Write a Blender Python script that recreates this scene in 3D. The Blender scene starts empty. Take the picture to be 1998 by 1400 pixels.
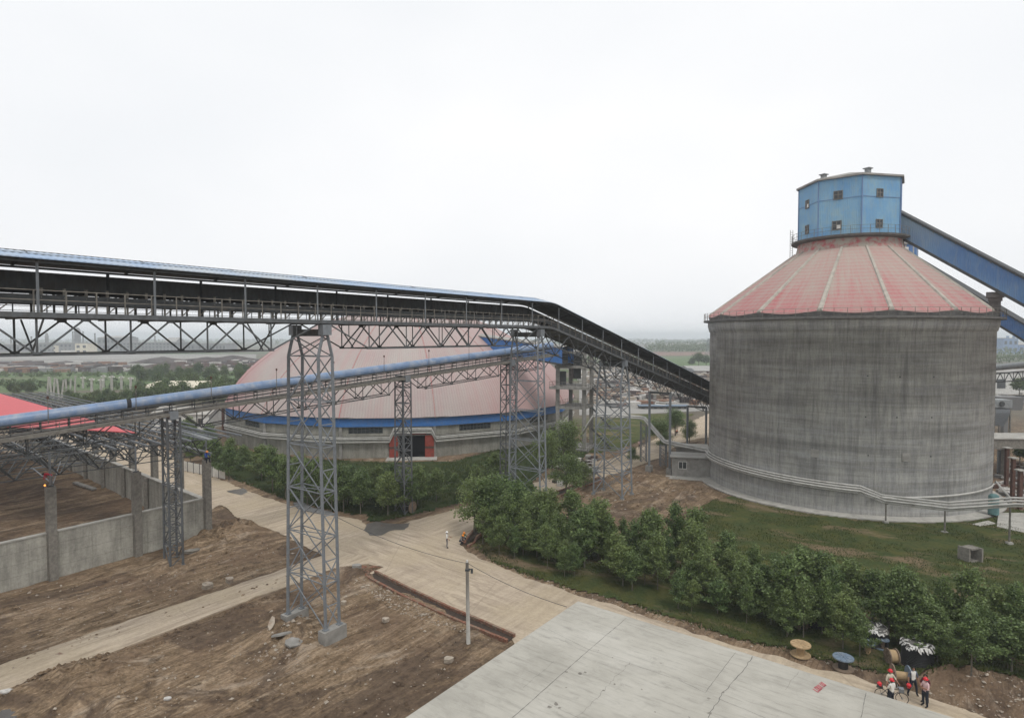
import bpy, math, random
import numpy as np
from mathutils import Vector, Matrix

R = math.radians
random.seed(7)
rng = np.random.default_rng(7)
scene = bpy.context.scene
col = scene.collection

# ------------------------------------------------------------------ camera
H = 22.0            # height of the viewpoint above the ground
F = 1200.0          # focal length in pixels of the 1998 px wide photograph
W0, H0 = 1998.0, 1400.0
HOR = 657.0         # row of the horizon
PITCH = math.atan((700.0 - HOR) / F)
cam_d = bpy.data.cameras.new('camera')
cam = bpy.data.objects.new('camera', cam_d)
col.objects.link(cam)
cam.location = (0, 0, H)
cam.rotation_euler = (R(90) - PITCH, 0, 0)
cam_d.sensor_width = 36.0
cam_d.lens = 36.0 * F / W0
cam_d.clip_start = 0.5
cam_d.clip_end = 12000
scene.camera = cam
scene.render.resolution_x = 1024
scene.render.resolution_y = 717

# ------------------------------------------------------------------ sky, sun, exposure
SUN_EL, SUN_AZ = R(58), R(150)
world = bpy.data.worlds.new('World')
scene.world = world
world.use_nodes = True
nt = world.node_tree
nt.nodes.clear()
sky = nt.nodes.new('ShaderNodeTexSky')
sky.sky_type = 'NISHITA'
sky.sun_disc = False
sky.sun_elevation = SUN_EL
sky.sun_rotation = SUN_AZ
sky.dust_density = 6.0
sky.air_density = 1.5
hs = nt.nodes.new('ShaderNodeHueSaturation')
hs.inputs['Saturation'].default_value = 0.15
nt.links.new(sky.outputs[0], hs.inputs['Color'])
tcw = nt.nodes.new('ShaderNodeTexCoord')
mpw = nt.nodes.new('ShaderNodeMapping')
mpw.inputs['Scale'].default_value = (1.0, 1.0, 2.0)
nzw = nt.nodes.new('ShaderNodeTexNoise')
nzw.inputs['Scale'].default_value = 1.3
nzw.inputs['Detail'].default_value = 3
rmw = nt.nodes.new('ShaderNodeValToRGB')
rmw.color_ramp.elements[0].position = 0.3
rmw.color_ramp.elements[0].color = (7.7, 7.95, 8.25, 1)
rmw.color_ramp.elements[1].position = 0.7
rmw.color_ramp.elements[1].color = (9.0, 9.03, 9.12, 1)
nt.links.new(tcw.outputs['Generated'], mpw.inputs[0])
nt.links.new(mpw.outputs[0], nzw.inputs['Vector'])
nt.links.new(nzw.outputs[0], rmw.inputs[0])
mxw = nt.nodes.new('ShaderNodeMixRGB')
mxw.inputs[0].default_value = 0.93
nt.links.new(hs.outputs[0], mxw.inputs[1])
nt.links.new(rmw.outputs[0], mxw.inputs[2])
bgn = nt.nodes.new('ShaderNodeBackground')
bgn.inputs['Strength'].default_value = 0.1
nt.links.new(mxw.outputs[0], bgn.inputs['Color'])
won = nt.nodes.new('ShaderNodeOutputWorld')
nt.links.new(bgn.outputs[0], won.inputs['Surface'])

sun_d = bpy.data.lights.new('sun', 'SUN')
sun = bpy.data.objects.new('sun', sun_d)
col.objects.link(sun)
sun_d.energy = 1.05
sun_d.angle = R(14)
sun_d.color = (1.0, 0.97, 0.92)
sd = Vector((math.sin(SUN_AZ) * math.cos(SUN_EL), math.cos(SUN_AZ) * math.cos(SUN_EL), math.sin(SUN_EL)))
sun.rotation_euler = sd.to_track_quat('Z', 'Y').to_euler()
scene.view_settings.view_transform = 'Standard'
scene.view_settings.look = 'None'
scene.view_settings.exposure = 0.25
scene.view_settings.gamma = 1.0
scene.cycles.volume_bounces = 3

# ------------------------------------------------------------------ measuring helpers
CP, SP = math.cos(PITCH), math.sin(PITCH)

def ray(px, py):
    a = (px - W0 / 2) / F
    b = (H0 / 2 - py) / F
    return Vector((a, CP + b * SP, -SP + b * CP))

def gp(px, py, z=0.0):
    """the point of the photograph at height z"""
    d = ray(px, py)
    t = (z - H) / d.z
    return Vector((d.x * t, d.y * t, z))

def at(px, py, Y):
    """the point of the photograph at distance Y"""
    d = ray(px, py)
    t = Y / d.y
    return Vector((d.x * t, Y, H + d.z * t))

# ------------------------------------------------------------------ mesh helpers
OFF = {}

def tag(o, label=None, cat=None, group=None, kind=None):
    if label: o['label'] = label
    if cat: o['category'] = cat
    if group: o['group'] = group
    if kind: o['kind'] = kind
    return o

def empty(name, loc, label, cat, group=None):
    o = bpy.data.objects.new(name, None)
    o.location = loc
    o.empty_display_size = 0.5
    col.objects.link(o)
    OFF[o.name] = Vector(loc)
    return tag(o, label, cat, group)

def link_mesh(name, me, mats, parent=None, loc=None):
    o = bpy.data.objects.new(name, me)
    for m in (mats if isinstance(mats, (list, tuple)) else [mats]):
        me.materials.append(m)
    col.objects.link(o)
    if parent is not None:
        o.parent = parent
        OFF[o.name] = OFF[parent.name]
    else:
        OFF[o.name] = Vector(loc) if loc is not None else Vector((0, 0, 0))
        if loc is not None: o.location = loc
    return o

class MB:
    def __init__(s):
        s.v = []; s.f = []; s.mi = []; s.cur = 0
    def add(s, vs, fs):
        n = len(s.v)
        s.v.extend([tuple(v) for v in vs])
        for f in fs:
            s.f.append(tuple(i + n for i in f)); s.mi.append(s.cur)
        return s
    def box(s, c, size, rz=0.0, m=None):
        hx, hy, hz = size[0] / 2, size[1] / 2, size[2] / 2
        cr, sr = math.cos(rz), math.sin(rz)
        vs = []
        for dz in (-hz, hz):
            for dx, dy in ((-hx, -hy), (hx, -hy), (hx, hy), (-hx, hy)):
                vs.append((c[0] + dx * cr - dy * sr, c[1] + dx * sr + dy * cr, c[2] + dz))
        return s.add(vs, [(0, 3, 2, 1), (4, 5, 6, 7), (0, 1, 5, 4), (1, 2, 6, 5), (2, 3, 7, 6), (3, 0, 4, 7)])
    def bar(s, p, q, w, h=None):
        h = w if h is None else h
        p, q = Vector(p), Vector(q)
        d = q - p
        if d.length < 1e-6: return s
        d.normalize()
        up = Vector((0, 0, 1)) if abs(d.z) < 0.95 else Vector((0, 1, 0))
        a = d.cross(up).normalized() * (w / 2)
        b = a.cross(d).normalized() * (h / 2)
        vs = [p - a - b, p + a - b, p + a + b, p - a + b, q - a - b, q + a - b, q + a + b, q - a + b]
        return s.add(vs, [(0, 1, 2, 3), (4, 7, 6, 5), (0, 4, 5, 1), (1, 5, 6, 2), (2, 6, 7, 3), (3, 7, 4, 0)])
    def tube(s, pts, r, n=10, caps=True, r2=None):
        pts = [Vector(p) for p in pts]
        rings = []
        N = len(pts)
        for i, p in enumerate(pts):
            d = (pts[min(i + 1, N - 1)] - pts[max(i - 1, 0)]).normalized()
            up = Vector((0, 0, 1)) if abs(d.z) < 0.9 else Vector((0, 1, 0))
            a = d.cross(up).normalized(); b = a.cross(d).normalized()
            rr = r if r2 is None else r + (r2 - r) * i / max(N - 1, 1)
            rings.append([p + (a * math.cos(2 * math.pi * k / n) + b * math.sin(2 * math.pi * k / n)) * rr for k in range(n)])
        vs = [v for rg in rings for v in rg]
        fs = []
        for i in range(N - 1):
            for k in range(n):
                k2 = (k + 1) % n
                fs.append((i * n + k, i * n + k2, (i + 1) * n + k2, (i + 1) * n + k))
        if caps:
            fs.append(tuple(range(n))); fs.append(tuple(range((N - 1) * n, N * n))[::-1])
        return s.add(vs, fs)
    def lathe(s, c, prof, n=48, a0=0.0, a1=2 * math.pi, close=True):
        full = abs(a1 - a0 - 2 * math.pi) < 1e-6
        m = n if full else n + 1
        vs = []
        for r, z in prof:
            for k in range(m):
                a = a0 + (a1 - a0) * k / n
                vs.append((c[0] + r * math.cos(a), c[1] + r * math.sin(a), c[2] + z))
        fs = []
        for i in range(len(prof) - 1):
            for k in range(n):
                k2 = (k + 1) % m
                fs.append((i * m + k, i * m + k2, (i + 1) * m + k2, (i + 1) * m + k))
        return s.add(vs, fs)
    def prism(s, poly, z0, z1):
        n = len(poly)
        a = sum(poly[i][0] * poly[(i + 1) % n][1] - poly[(i + 1) % n][0] * poly[i][1] for i in range(n))
        if a < 0: poly = poly[::-1]
        vs = [(p[0], p[1], z0) for p in poly] + [(p[0], p[1], z1) for p in poly]
        fs = [tuple(range(n))[::-1], tuple(range(n, 2 * n))]
        for i in range(n):
            j = (i + 1) % n
            fs.append((i, j, n + j, n + i))
        return s.add(vs, fs)
    def build(s, name, mat, parent=None, loc=None, smooth=False, world=True):
        off = Vector((0, 0, 0))
        if parent is not None and world: off = OFF[parent.name]
        elif loc is not None and world: off = Vector(loc)
        me = bpy.data.meshes.new(name)
        me.from_pydata([(v[0] - off[0], v[1] - off[1], v[2] - off[2]) for v in s.v], [], s.f)
        if smooth: me.polygons.foreach_set('use_smooth', [True] * len(me.polygons))
        o = link_mesh(name, me, mat, parent, loc)
        if isinstance(mat, (list, tuple)) and len(mat) > 1:
            me.polygons.foreach_set('material_index', s.mi)
        me.update()
        return o

def smooth_by_angle(o, deg=35):
    me = o.data
    me.polygons.foreach_set('use_smooth', [True] * len(me.polygons))
    import bmesh
    bm = bmesh.new(); bm.from_mesh(me)
    for e in bm.edges:
        if len(e.link_faces) == 2 and e.calc_face_angle(0) > R(deg): e.smooth = False
    bm.to_mesh(me); bm.free()

def copy_tree(o, parent=None):
    c = o.copy(); col.objects.link(c)
    if parent is not None: c.parent = parent
    for ch in [x for x in col.objects if x.parent == o]: copy_tree(ch, c)
    return c

# ------------------------------------------------------------------ materials
def new_mat(name):
    m = bpy.data.materials.new(name); m.use_nodes = True
    n = m.node_tree; b = n.nodes['Principled BSDF']
    return m, n, b

def mapping(n, scale=(1, 1, 1), rot=(0, 0, 0), coord='Object'):
    # turn first, stretch afterwards, so that streaks run along the wanted heading
    tc = n.nodes.new('ShaderNodeTexCoord'); mp = n.nodes.new('ShaderNodeMapping')
    mp.inputs['Rotation'].default_value = rot
    m2 = n.nodes.new('ShaderNodeMapping'); m2.inputs['Scale'].default_value = scale
    n.links.new(mp.outputs[0], m2.inputs[0])
    if coord == 'World':
        g = n.nodes.new('ShaderNodeNewGeometry'); n.links.new(g.outputs['Position'], mp.inputs[0])
    else:
        n.links.new(tc.outputs[coord], mp.inputs[0])
    return m2.outputs[0]

def noise(n, vec, scale, detail=4, rough=0.55, dist=0.0):
    t = n.nodes.new('ShaderNodeTexNoise')
    t.inputs['Scale'].default_value = scale; t.inputs['Detail'].default_value = detail
    t.inputs['Roughness'].default_value = rough; t.inputs['Distortion'].default_value = dist
    n.links.new(vec, t.inputs['Vector'])
    return t.outputs[0]

def ramp(n, fac, stops):
    r = n.nodes.new('ShaderNodeValToRGB')
    e = r.color_ramp.elements
    while len(e) < len(stops): e.new(0.5)
    for i, (p, c) in enumerate(stops):
        e[i].position = p; e[i].color = (c[0], c[1], c[2], 1) if isinstance(c, tuple) else (c, c, c, 1)
    n.links.new(fac, r.inputs[0])
    return r.outputs[0]

def mix(n, fac, a, b, mode='MIX'):
    m = n.nodes.new('ShaderNodeMixRGB'); m.blend_type = mode
    for i, x in ((0, fac), (1, a), (2, b)):
        if isinstance(x, (int, float)): m.inputs[i].default_value = x
        elif isinstance(x, tuple): m.inputs[i].default_value = (x[0], x[1], x[2], 1)
        else: n.links.new(x, m.inputs[i])
    return m.outputs[0]

def bump(n, b, h, strength=0.4, dist=0.1):
    k = n.nodes.new('ShaderNodeBump'); k.inputs['Strength'].default_value = strength
    k.inputs['Distance'].default_value = dist
    n.links.new(h, k.inputs['Height']); n.links.new(k.outputs[0], b.inputs['Normal'])

def simple(name, c, rough=0.7, metal=0.0, var=0.18, scale=3.0, dirt=None, coord='World', dscale=1.0, dlo=0.5, dhi=0.75, spec=0.3):
    m, n, b = new_mat(name)
    v = mapping(n, coord=coord)
    f = noise(n, v, scale, 5)
    cc = mix(n, ramp(n, f, [(0.3, 0.0), (0.7, 1.0)]), tuple(x * (1 - var) for x in c), tuple(min(1, x * (1 + var)) for x in c))
    if dirt:
        g = noise(n, v, dscale, 6, 0.65)
        cc = mix(n, ramp(n, g, [(dlo, 0.0), (dhi, 1.0)]), cc, dirt)
    n.links.new(cc, b.inputs['Base Color'])
    b.inputs['Roughness'].default_value = rough; b.inputs['Metallic'].default_value = metal
    b.inputs['Specular IOR Level'].default_value = spec
    return m

AZU = math.atan2(0.8125, 0.583)      # heading of the main conveyor

def dirt_mat():
    m, n, b = new_mat('bare_earth')
    v = mapping(n, coord='World')
    vs = mapping(n, scale=(0.2, 1.0, 1.0), rot=(0, 0, -AZU), coord='World')
    big = noise(n, v, 0.12, 5, 0.6)
    st = noise(n, vs, 0.7, 7, 0.74, 1.6)
    fine = noise(n, v, 5.0, 8, 0.7)
    c1 = ramp(n, st, [(0.36, (0.125, 0.085, 0.053)), (0.46, (0.235, 0.165, 0.102)), (0.55, (0.34, 0.245, 0.158)), (0.64, (0.44, 0.34, 0.235))])
    c2 = ramp(n, fine, [(0.3, 0.5), (0.7, 1.15)])
    c = mix(n, 1.0, c1, c2, 'MULTIPLY')
    c = mix(n, ramp(n, big, [(0.46, 0.0), (0.62, 0.6)]), c, (0.16, 0.105, 0.07))
    pale = noise(n, mapping(n, scale=(0.4, 1.0, 1.0), rot=(0, 0, -AZU), coord='World'), 0.35, 7, 0.7, 1.2)
    c = mix(n, ramp(n, pale, [(0.56, 0.0), (0.66, 0.75)]), c, (0.40, 0.32, 0.24))
    wv = n.nodes.new('ShaderNodeTexWave'); wv.bands_direction = 'Y'; wv.inputs['Scale'].default_value = 0.9; wv.inputs['Distortion'].default_value = 5; wv.inputs['Detail'].default_value = 4; wv.inputs['Detail Scale'].default_value = .6
    n.links.new(mapping(n, scale=(0.35, 1, 1), rot=(0, 0, -AZU), coord='World'), wv.inputs['Vector'])
    damp = noise(n, mapping(n, scale=(0.6, 1, 1), rot=(0, 0, -AZU), coord='World'), 0.11, 7, 0.72, 1.5)
    c = mix(n, ramp(n, damp, [(0.50, 0.0), (0.57, 0.75)]), c, (0.095, 0.066, 0.047))
    clod = noise(n, v, 1.3, 8, 0.8, 0.5)
    c = mix(n, 1.0, c, ramp(n, clod, [(0.36, 0.62), (0.5, 1.0), (0.66, 1.22)]), 'MULTIPLY')
    trk = ramp(n, noise(n, v, 0.18, 3), [(0.46, 0.0), (0.56, 1.0)])
    c = mix(n, mix(n, 1.0, trk, ramp(n, wv.outputs[0], [(0.0, 0.55), (0.14, 0.0)]), 'MULTIPLY'), c, (0.10, 0.066, 0.044))
    # far land: fields of green and grey-brown
    g = n.nodes.new('ShaderNodeNewGeometry')
    sep = n.nodes.new('ShaderNodeSeparateXYZ'); n.links.new(g.outputs['Position'], sep.inputs[0])
    far = ramp(n, noise(n, mapping(n, scale=(0.35, 1, 1), coord='World'), 0.012, 6, 0.6), [(0.38, (0.105, 0.088, 0.07)), (0.5, (0.15, 0.132, 0.10)), (0.56, (0.085, 0.115, 0.05)), (0.7, (0.06, 0.10, 0.035))])
    mr = n.nodes.new('ShaderNodeMapRange'); n.links.new(sep.outputs[1], mr.inputs[0])
    mr.inputs[1].default_value = 125; mr.inputs[2].default_value = 175
    c = mix(n, mr.outputs[0], c, far)
    n.links.new(c, b.inputs['Base Color'])
    b.inputs['Roughness'].default_value = 0.95
    b.inputs['Specular IOR Level'].default_value = 0.15
    hsum = mix(n, 0.5, fine, st)
    bump(n, b, hsum, 0.8, 0.35)
    return m

def road_mat(along=None):
    m, n, b = new_mat('dusty_concrete_road')
    v = mapping(n, coord='World')
    vs = mapping(n, scale=(0.16, 1.3, 1), rot=(0, 0, R(40)), coord='World')
    vs2 = mapping(n, scale=(0.12, 1.3, 1), rot=(0, 0, -AZU), coord='World')
    st = noise(n, vs, 1.1, 7, 0.65, 0.8)
    st2 = noise(n, vs2, 1.4, 7, 0.65, 0.8)
    big = noise(n, v, 0.16, 5, 0.6)
    fine = noise(n, v, 3.5, 8, 0.75)
    sel = ramp(n, noise(n, v, 0.05, 3), [(0.44, 0.0), (0.56, 1.0)])
    s = mix(n, sel if along is None else along, st, st2)
    c = ramp(n, s, [(0.36, (0.32, 0.26, 0.195)), (0.5, (0.44, 0.36, 0.275)), (0.64, (0.55, 0.46, 0.35))])
    c = mix(n, ramp(n, big, [(0.42, 0.0), (0.62, 0.6)]), c, (0.44, 0.36, 0.25))
    c = mix(n, 1.0, c, ramp(n, fine, [(0.25, 0.78), (0.7, 1.08)]), 'MULTIPLY')
    patch = noise(n, v, 0.35, 6, 0.7, 0.5)
    c = mix(n, ramp(n, patch, [(0.64, 0.0), (0.72, 0.45)]), c, (0.24, 0.19, 0.14))
    vo = n.nodes.new('ShaderNodeTexVoronoi'); vo.feature = 'DISTANCE_TO_EDGE'; vo.inputs['Scale'].default_value = 0.09
    n.links.new(mix(n, 0.02, v, n.nodes.new('ShaderNodeTexNoise').outputs[1]), vo.inputs['Vector'])
    c = mix(n, ramp(n, vo.outputs[0], [(0.0, 0.35), (0.004, 0.0)]), c, (0.2, 0.16, 0.12))
    n.links.new(c, b.inputs['Base Color']); b.inputs['Roughness'].default_value = 0.9
    b.inputs['Specular IOR Level'].default_value = 0.2
    bump(n, b, mix(n, 0.6, fine, s), 0.35, 0.08)
    return m

def grass_mat(name, green, brown, thr=(0.5, 0.62)):
    m, n, b = new_mat(name)
    v = mapping(n, coord='World')
    vs = mapping(n, scale=(0.4, 1, 1), rot=(0, 0, R(30)), coord='World')
    a = noise(n, vs, 0.22, 8, 0.66, 0.5)
    f = noise(n, v, 4.0, 8, 0.75)
    g = ramp(n, f, [(0.3, tuple(x * 0.5 for x in green)), (0.6, green), (0.8, tuple(x * 1.5 for x in green))])
    g = mix(n, ramp(n, noise(n, v, 0.5, 5), [(0.4, 0.0), (0.65, 0.6)]), g, (green[0] * 1.7, green[1] * 1.15, green[2] * 1.0))
    d = ramp(n, f, [(0.3, tuple(x * 0.7 for x in brown)), (0.7, tuple(x * 1.2 for x in brown))])
    c = mix(n, ramp(n, a, [(thr[0], 0.0), (thr[1], 1.0)]), g, d)
    n.links.new(c, b.inputs['Base Color']); b.inputs['Roughness'].default_value = 0.95
    b.inputs['Specular IOR Level'].default_value = 0.1
    bump(n, b, f, 1.0, 0.3)
    return m

def leaf_mat(name, dark, light, spec=0.35):
    m, n, b = new_mat(name)
    g = n.nodes.new('ShaderNodeNewGeometry')
    oi = n.nodes.new('ShaderNodeObjectInfo')
    c = ramp(n, g.outputs['Random Per Island'], [(0.0, dark), (0.6, tuple((x + y) / 2 for x, y in zip(dark, light))), (1.0, light)])
    v = mapping(n, coord='Object')
    c = mix(n, ramp(n, noise(n, v, 0.8, 3), [(0.35, 0.0), (0.65, 0.6)]), c, tuple(x * 0.75 for x in dark))
    c = mix(n, ramp(n, oi.outputs['Random'], [(0.0, 0.0), (1.0, 0.3)]), c, (light[0] * 1.15, light[1] * 0.9, light[2] * 0.8))
    n.links.new(c, b.inputs['Base Color'])
    b.inputs['Roughness'].default_value = 0.45
    b.inputs['Specular IOR Level'].default_value = spec
    tr = n.nodes.new('ShaderNodeBsdfTranslucent'); n.links.new(c, tr.inputs[0])
    ms = n.nodes.new('ShaderNodeMixShader'); ms.inputs[0].default_value = 0.25
    out = n.nodes['Material Output']
    n.links.new(b.outputs[0], ms.inputs[1]); n.links.new(tr.outputs[0], ms.inputs[2]); n.links.new(ms.outputs[0], out.inputs[0])
    return m

def silo_mat():
    m, n, b = new_mat('weathered_slipform_concrete')
    # u = angle * radius, v = height, from object coordinates centred on the silo axis
    tc = n.nodes.new('ShaderNodeTexCoord')
    sep = n.nodes.new('ShaderNodeSeparateXYZ'); n.links.new(tc.outputs['Object'], sep.inputs[0])
    at2 = n.nodes.new('ShaderNodeMath'); at2.operation = 'ARCTAN2'
    n.links.new(sep.outputs[1], at2.inputs[0]); n.links.new(sep.outputs[0], at2.inputs[1])
    ml = n.nodes.new('ShaderNodeMath'); ml.operation = 'MULTIPLY'; ml.inputs[1].default_value = 18.5
    n.links.new(at2.outputs[0], ml.inputs[0])
    cb = n.nodes.new('ShaderNodeCombineXYZ'); n.links.new(ml.outputs[0], cb.inputs[0]); n.links.new(sep.outputs[2], cb.inputs[1])
    def mp(sx, sy):
        k = n.nodes.new('ShaderNodeMapping'); k.inputs['Scale'].default_value = (sx, sy, 1)
        n.links.new(cb.outputs[0], k.inputs[0]); return k.outputs[0]
    vert = noise(n, mp(1.7, 0.10), 1.0, 4, 0.65)
    hor = noise(n, mp(0.09, 1.9), 1.0, 5, 0.65)
    pat = noise(n, mp(0.22, 0.32), 1.0, 4, 0.6)
    vfine = noise(n, mp(4.5, 0.5), 1.0, 4, 0.7)
    hfine = noise(n, mp(0.35, 7.0), 1.0, 5, 0.75)
    spk = noise(n, mp(3, 3), 2.0, 8, 0.8)
    c = mix(n, ramp(n, vert, [(0.36, 0.0), (0.62, 1.0)]), (0.29, 0.287, 0.28), (0.39, 0.382, 0.355))
    c = mix(n, ramp(n, hor, [(0.38, 0.0), (0.50, 0.0), (0.62, 0.5)]), c, (0.40, 0.40, 0.41))
    c = mix(n, 1.0, c, ramp(n, hor, [(0.36, 0.84), (0.46, 1.0)]), 'MULTIPLY')
    c = mix(n, 1.0, c, ramp(n, vfine, [(0.34, 0.80), (0.52, 1.0), (0.72, 1.12)]), 'MULTIPLY')
    c = mix(n, 1.0, c, ramp(n, hfine, [(0.34, 0.86), (0.55, 1.02), (0.7, 1.10)]), 'MULTIPLY')
    c = mix(n, 1.0, c, ramp(n, pat, [(0.35, 0.82), (0.6, 1.08)]), 'MULTIPLY')
    drip = noise(n, mp(0.9, 0.035), 1.0, 5, 0.7)
    c = mix(n, ramp(n, drip, [(0.57, 0.0), (0.64, 0.45)]), c, (0.15, 0.145, 0.14))
    lift = noise(n, mp(0.02, 0.55), 1.0, 2, 0.5)
    c = mix(n, 1.0, c, ramp(n, lift, [(0.38, 0.82), (0.5, 1.0), (0.62, 1.08)]), 'MULTIPLY')
    c = mix(n, 1.0, c, ramp(n, spk, [(0.3, 0.85), (0.7, 1.15)]), 'MULTIPLY')
    n.links.new(c, b.inputs['Base Color']); b.inputs['Roughness'].default_value = 0.9
    b.inputs['Specular IOR Level'].default_value = 0.2
    bump(n, b, mix(n, 0.5, vfine, hfine), 0.3, 0.05)
    return m

def cone_mat():
    m, n, b = new_mat('faded_red_cone_tiles')
    tc = n.nodes.new('ShaderNodeTexCoord')
    sep = n.nodes.new('ShaderNodeSeparateXYZ'); n.links.new(tc.outputs['Object'], sep.inputs[0])
    at2 = n.nodes.new('ShaderNodeMath'); at2.operation = 'ARCTAN2'
    n.links.new(sep.outputs[1], at2.inputs[0]); n.links.new(sep.outputs[0], at2.inputs[1])
    ml = n.nodes.new('ShaderNodeMath'); ml.operation = 'MULTIPLY'; ml.inputs[1].default_value = 18.5
    n.links.new(at2.outputs[0], ml.inputs[0])
    cb = n.nodes.new('ShaderNodeCombineXYZ'); n.links.new(ml.outputs[0], cb.inputs[0]); n.links.new(sep.outputs[2], cb.inputs[1])
    def mp(sx, sy):
        k = n.nodes.new('ShaderNodeMapping'); k.inputs['Scale'].default_value = (sx, sy, 1)
        n.links.new(cb.outputs[0], k.inputs[0]); return k.outputs[0]
    rows = n.nodes.new('ShaderNodeTexWave'); rows.bands_direction = 'Y'; rows.inputs['Scale'].default_value = 0.62
    rows.inputs['Distortion'].default_value = 1.2; rows.inputs['Detail'].default_value = 2; rows.inputs['Detail Scale'].default_value = 2
    n.links.new(mp(0.6, 1), rows.inputs['Vector'])
    dust = noise(n, mp(1.1, 0.16), 1.0, 6, 0.75)
    big = noise(n, mp(0.12, 0.2), 1.0, 4, 0.6)
    fine = noise(n, mp(3, 3), 1.6, 6, 0.8)
    f = mix(n, 0.13, dust, rows.outputs[0])
    f = mix(n, 0.35, f, fine)
    f = mix(n, 0.18, f, big)
    c = ramp(n, f, [(0.36, (0.40, 0.105, 0.115)), (0.44, (0.40, 0.185, 0.18)), (0.51, (0.38, 0.26, 0.235)), (0.60, (0.37, 0.32, 0.275))])
    # greyer towards the neck, where dust settles
    mr = n.nodes.new('ShaderNodeMapRange'); n.links.new(sep.outputs[2], mr.inputs[0])
    mr.inputs[1].default_value = 27; mr.inputs[2].default_value = 37; mr.inputs[4].default_value = 0.75
    c = mix(n, mr.outputs[0], c, (0.42, 0.36, 0.31))
    me_ = n.nodes.new('ShaderNodeMapRange'); n.links.new(sep.outputs[2], me_.inputs[0])
    me_.inputs[1].default_value = 28.5; me_.inputs[2].default_value = 25; me_.inputs[4].default_value = 0.3
    c = mix(n, me_.outputs[0], c, (0.40, 0.12, 0.13))
    n.links.new(c, b.inputs['Base Color']); b.inputs['Roughness'].default_value = 0.85
    b.inputs['Specular IOR Level'].default_value = 0.2
    bump(n, b, f, 0.3, 0.06)
    return m

def rooftop_mat():
    m, n, b = new_mat('trowelled_concrete_roof')
    v = mapping(n, coord='World')
    vs = mapping(n, scale=(0.25, 1.6, 1), rot=(0, 0, R(38)), coord='World')
    st = noise(n, vs, 2.2, 8, 0.75, 0.4)
    big = noise(n, v, 0.25, 5, 0.6)
    c = ramp(n, big, [(0.3, (0.335, 0.32, 0.28)), (0.5, (0.41, 0.392, 0.345)), (0.72, (0.465, 0.447, 0.40))])
    c = mix(n, 1.0, c, ramp(n, st, [(0.3, 0.72), (0.48, 1.0), (0.7, 1.1)]), 'MULTIPLY')
    spots = noise(n, v, 1.1, 7, 0.7, 0.3)
    c = mix(n, ramp(n, spots, [(0.60, 0.0), (0.70, 0.5)]), c, (0.27, 0.26, 0.23))
    blot = noise(n, v, 0.42, 6, 0.7, 0.8)
    c = mix(n, ramp(n, blot, [(0.54, 0.0), (0.64, 0.35)]), c, (0.30, 0.285, 0.25))
    pts = noise(n, v, 9, 4, 0.7)
    c = mix(n, ramp(n, pts, [(0.70, 0.0), (0.74, 0.5)]), c, (0.30, 0.29, 0.26))
    n.links.new(c, b.inputs['Base Color']); b.inputs['Roughness'].default_value = 0.9
    b.inputs['Specular IOR Level'].default_value = 0.2
    bump(n, b, st, 0.25, 0.03)
    return m

def wall_mat(name, base, panel=(7.7, 1.05), zcoord=True):
    """board-marked concrete: rows in height, streaks of damp"""
    m, n, b = new_mat(name)
    v = mapping(n, coord='World')
    vv = mapping(n, scale=(1, 1, 0.12), coord='World')
    streak = noise(n, vv, 1.3, 6, 0.7)
    pat = noise(n, v, 0.5, 6, 0.65)
    fine = noise(n, v, 4, 6, 0.7)
    c = ramp(n, pat, [(0.35, tuple(x * 0.75 for x in base)), (0.6, base), (0.75, tuple(x * 1.12 for x in base))])
    c = mix(n, 1.0, c, ramp(n, streak, [(0.35, 0.72), (0.6, 1.05)]), 'MULTIPLY')
    c = mix(n, 1.0, c, ramp(n, fine, [(0.3, 0.88), (0.7, 1.08)]), 'MULTIPLY')
    if zcoord:
        g = n.nodes.new('ShaderNodeNewGeometry'); sep = n.nodes.new('ShaderNodeSeparateXYZ')
        n.links.new(g.outputs['Position'], sep.inputs[0])
        md = n.nodes.new('ShaderNodeMath'); md.operation = 'FRACT'
        dv = n.nodes.new('ShaderNodeMath'); dv.operation = 'DIVIDE'; dv.inputs[1].default_value = panel[1]
        n.links.new(sep.outputs[2], dv.inputs[0]); n.links.new(dv.outputs[0], md.inputs[0])
        c = mix(n, 1.0, c, ramp(n, md.outputs[0], [(0.0, 0.62), (0.05, 1.0)]), 'MULTIPLY')
    n.links.new(c, b.inputs['Base Color']); b.inputs['Roughness'].default_value = 0.9
    b.inputs['Specular IOR Level'].default_value = 0.2
    bump(n, b, fine, 0.3, 0.03)
    return m

M = {}
M['earth'] = dirt_mat()
M['road'] = road_mat(); M['path'] = road_mat(1.0)
M['grass'] = grass_mat('rough_grass', (0.078, 0.105, 0.036), (0.25, 0.185, 0.115), (0.53, 0.64))
M['grass_shade'] = grass_mat('shade_toned_grass', (0.045, 0.070, 0.026), (0.14, 0.11, 0.07), (0.60, 0.74))  # darker copy of the rough grass, tree shade put into its colour
M['blade'] = leaf_mat('grass_blades', (0.035, 0.058, 0.018), (0.10, 0.13, 0.04), 0.15)
M['leaf'] = leaf_mat('poplar_leaves', (0.052, 0.098, 0.032), (0.25, 0.345, 0.12), 0.4)
M['leaf_far'] = leaf_mat('distant_leaves', (0.045, 0.085, 0.03), (0.14, 0.20, 0.07), 0.2)
M['bark'] = simple('grey_bark', (0.14, 0.125, 0.10), 0.9, var=0.3, scale=8)
M['silo'] = silo_mat()
M['cone'] = cone_mat()
M['rib'] = simple('cone_rib_concrete', (0.40, 0.37, 0.32), 0.9, var=0.15, scale=2, dirt=(0.24, 0.22, 0.2), dscale=0.8)
M['conc_dark'] = simple('dark_concrete', (0.13, 0.125, 0.118), 0.9, var=0.25, scale=2, dirt=(0.08, 0.078, 0.074), dscale=1.4)
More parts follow.
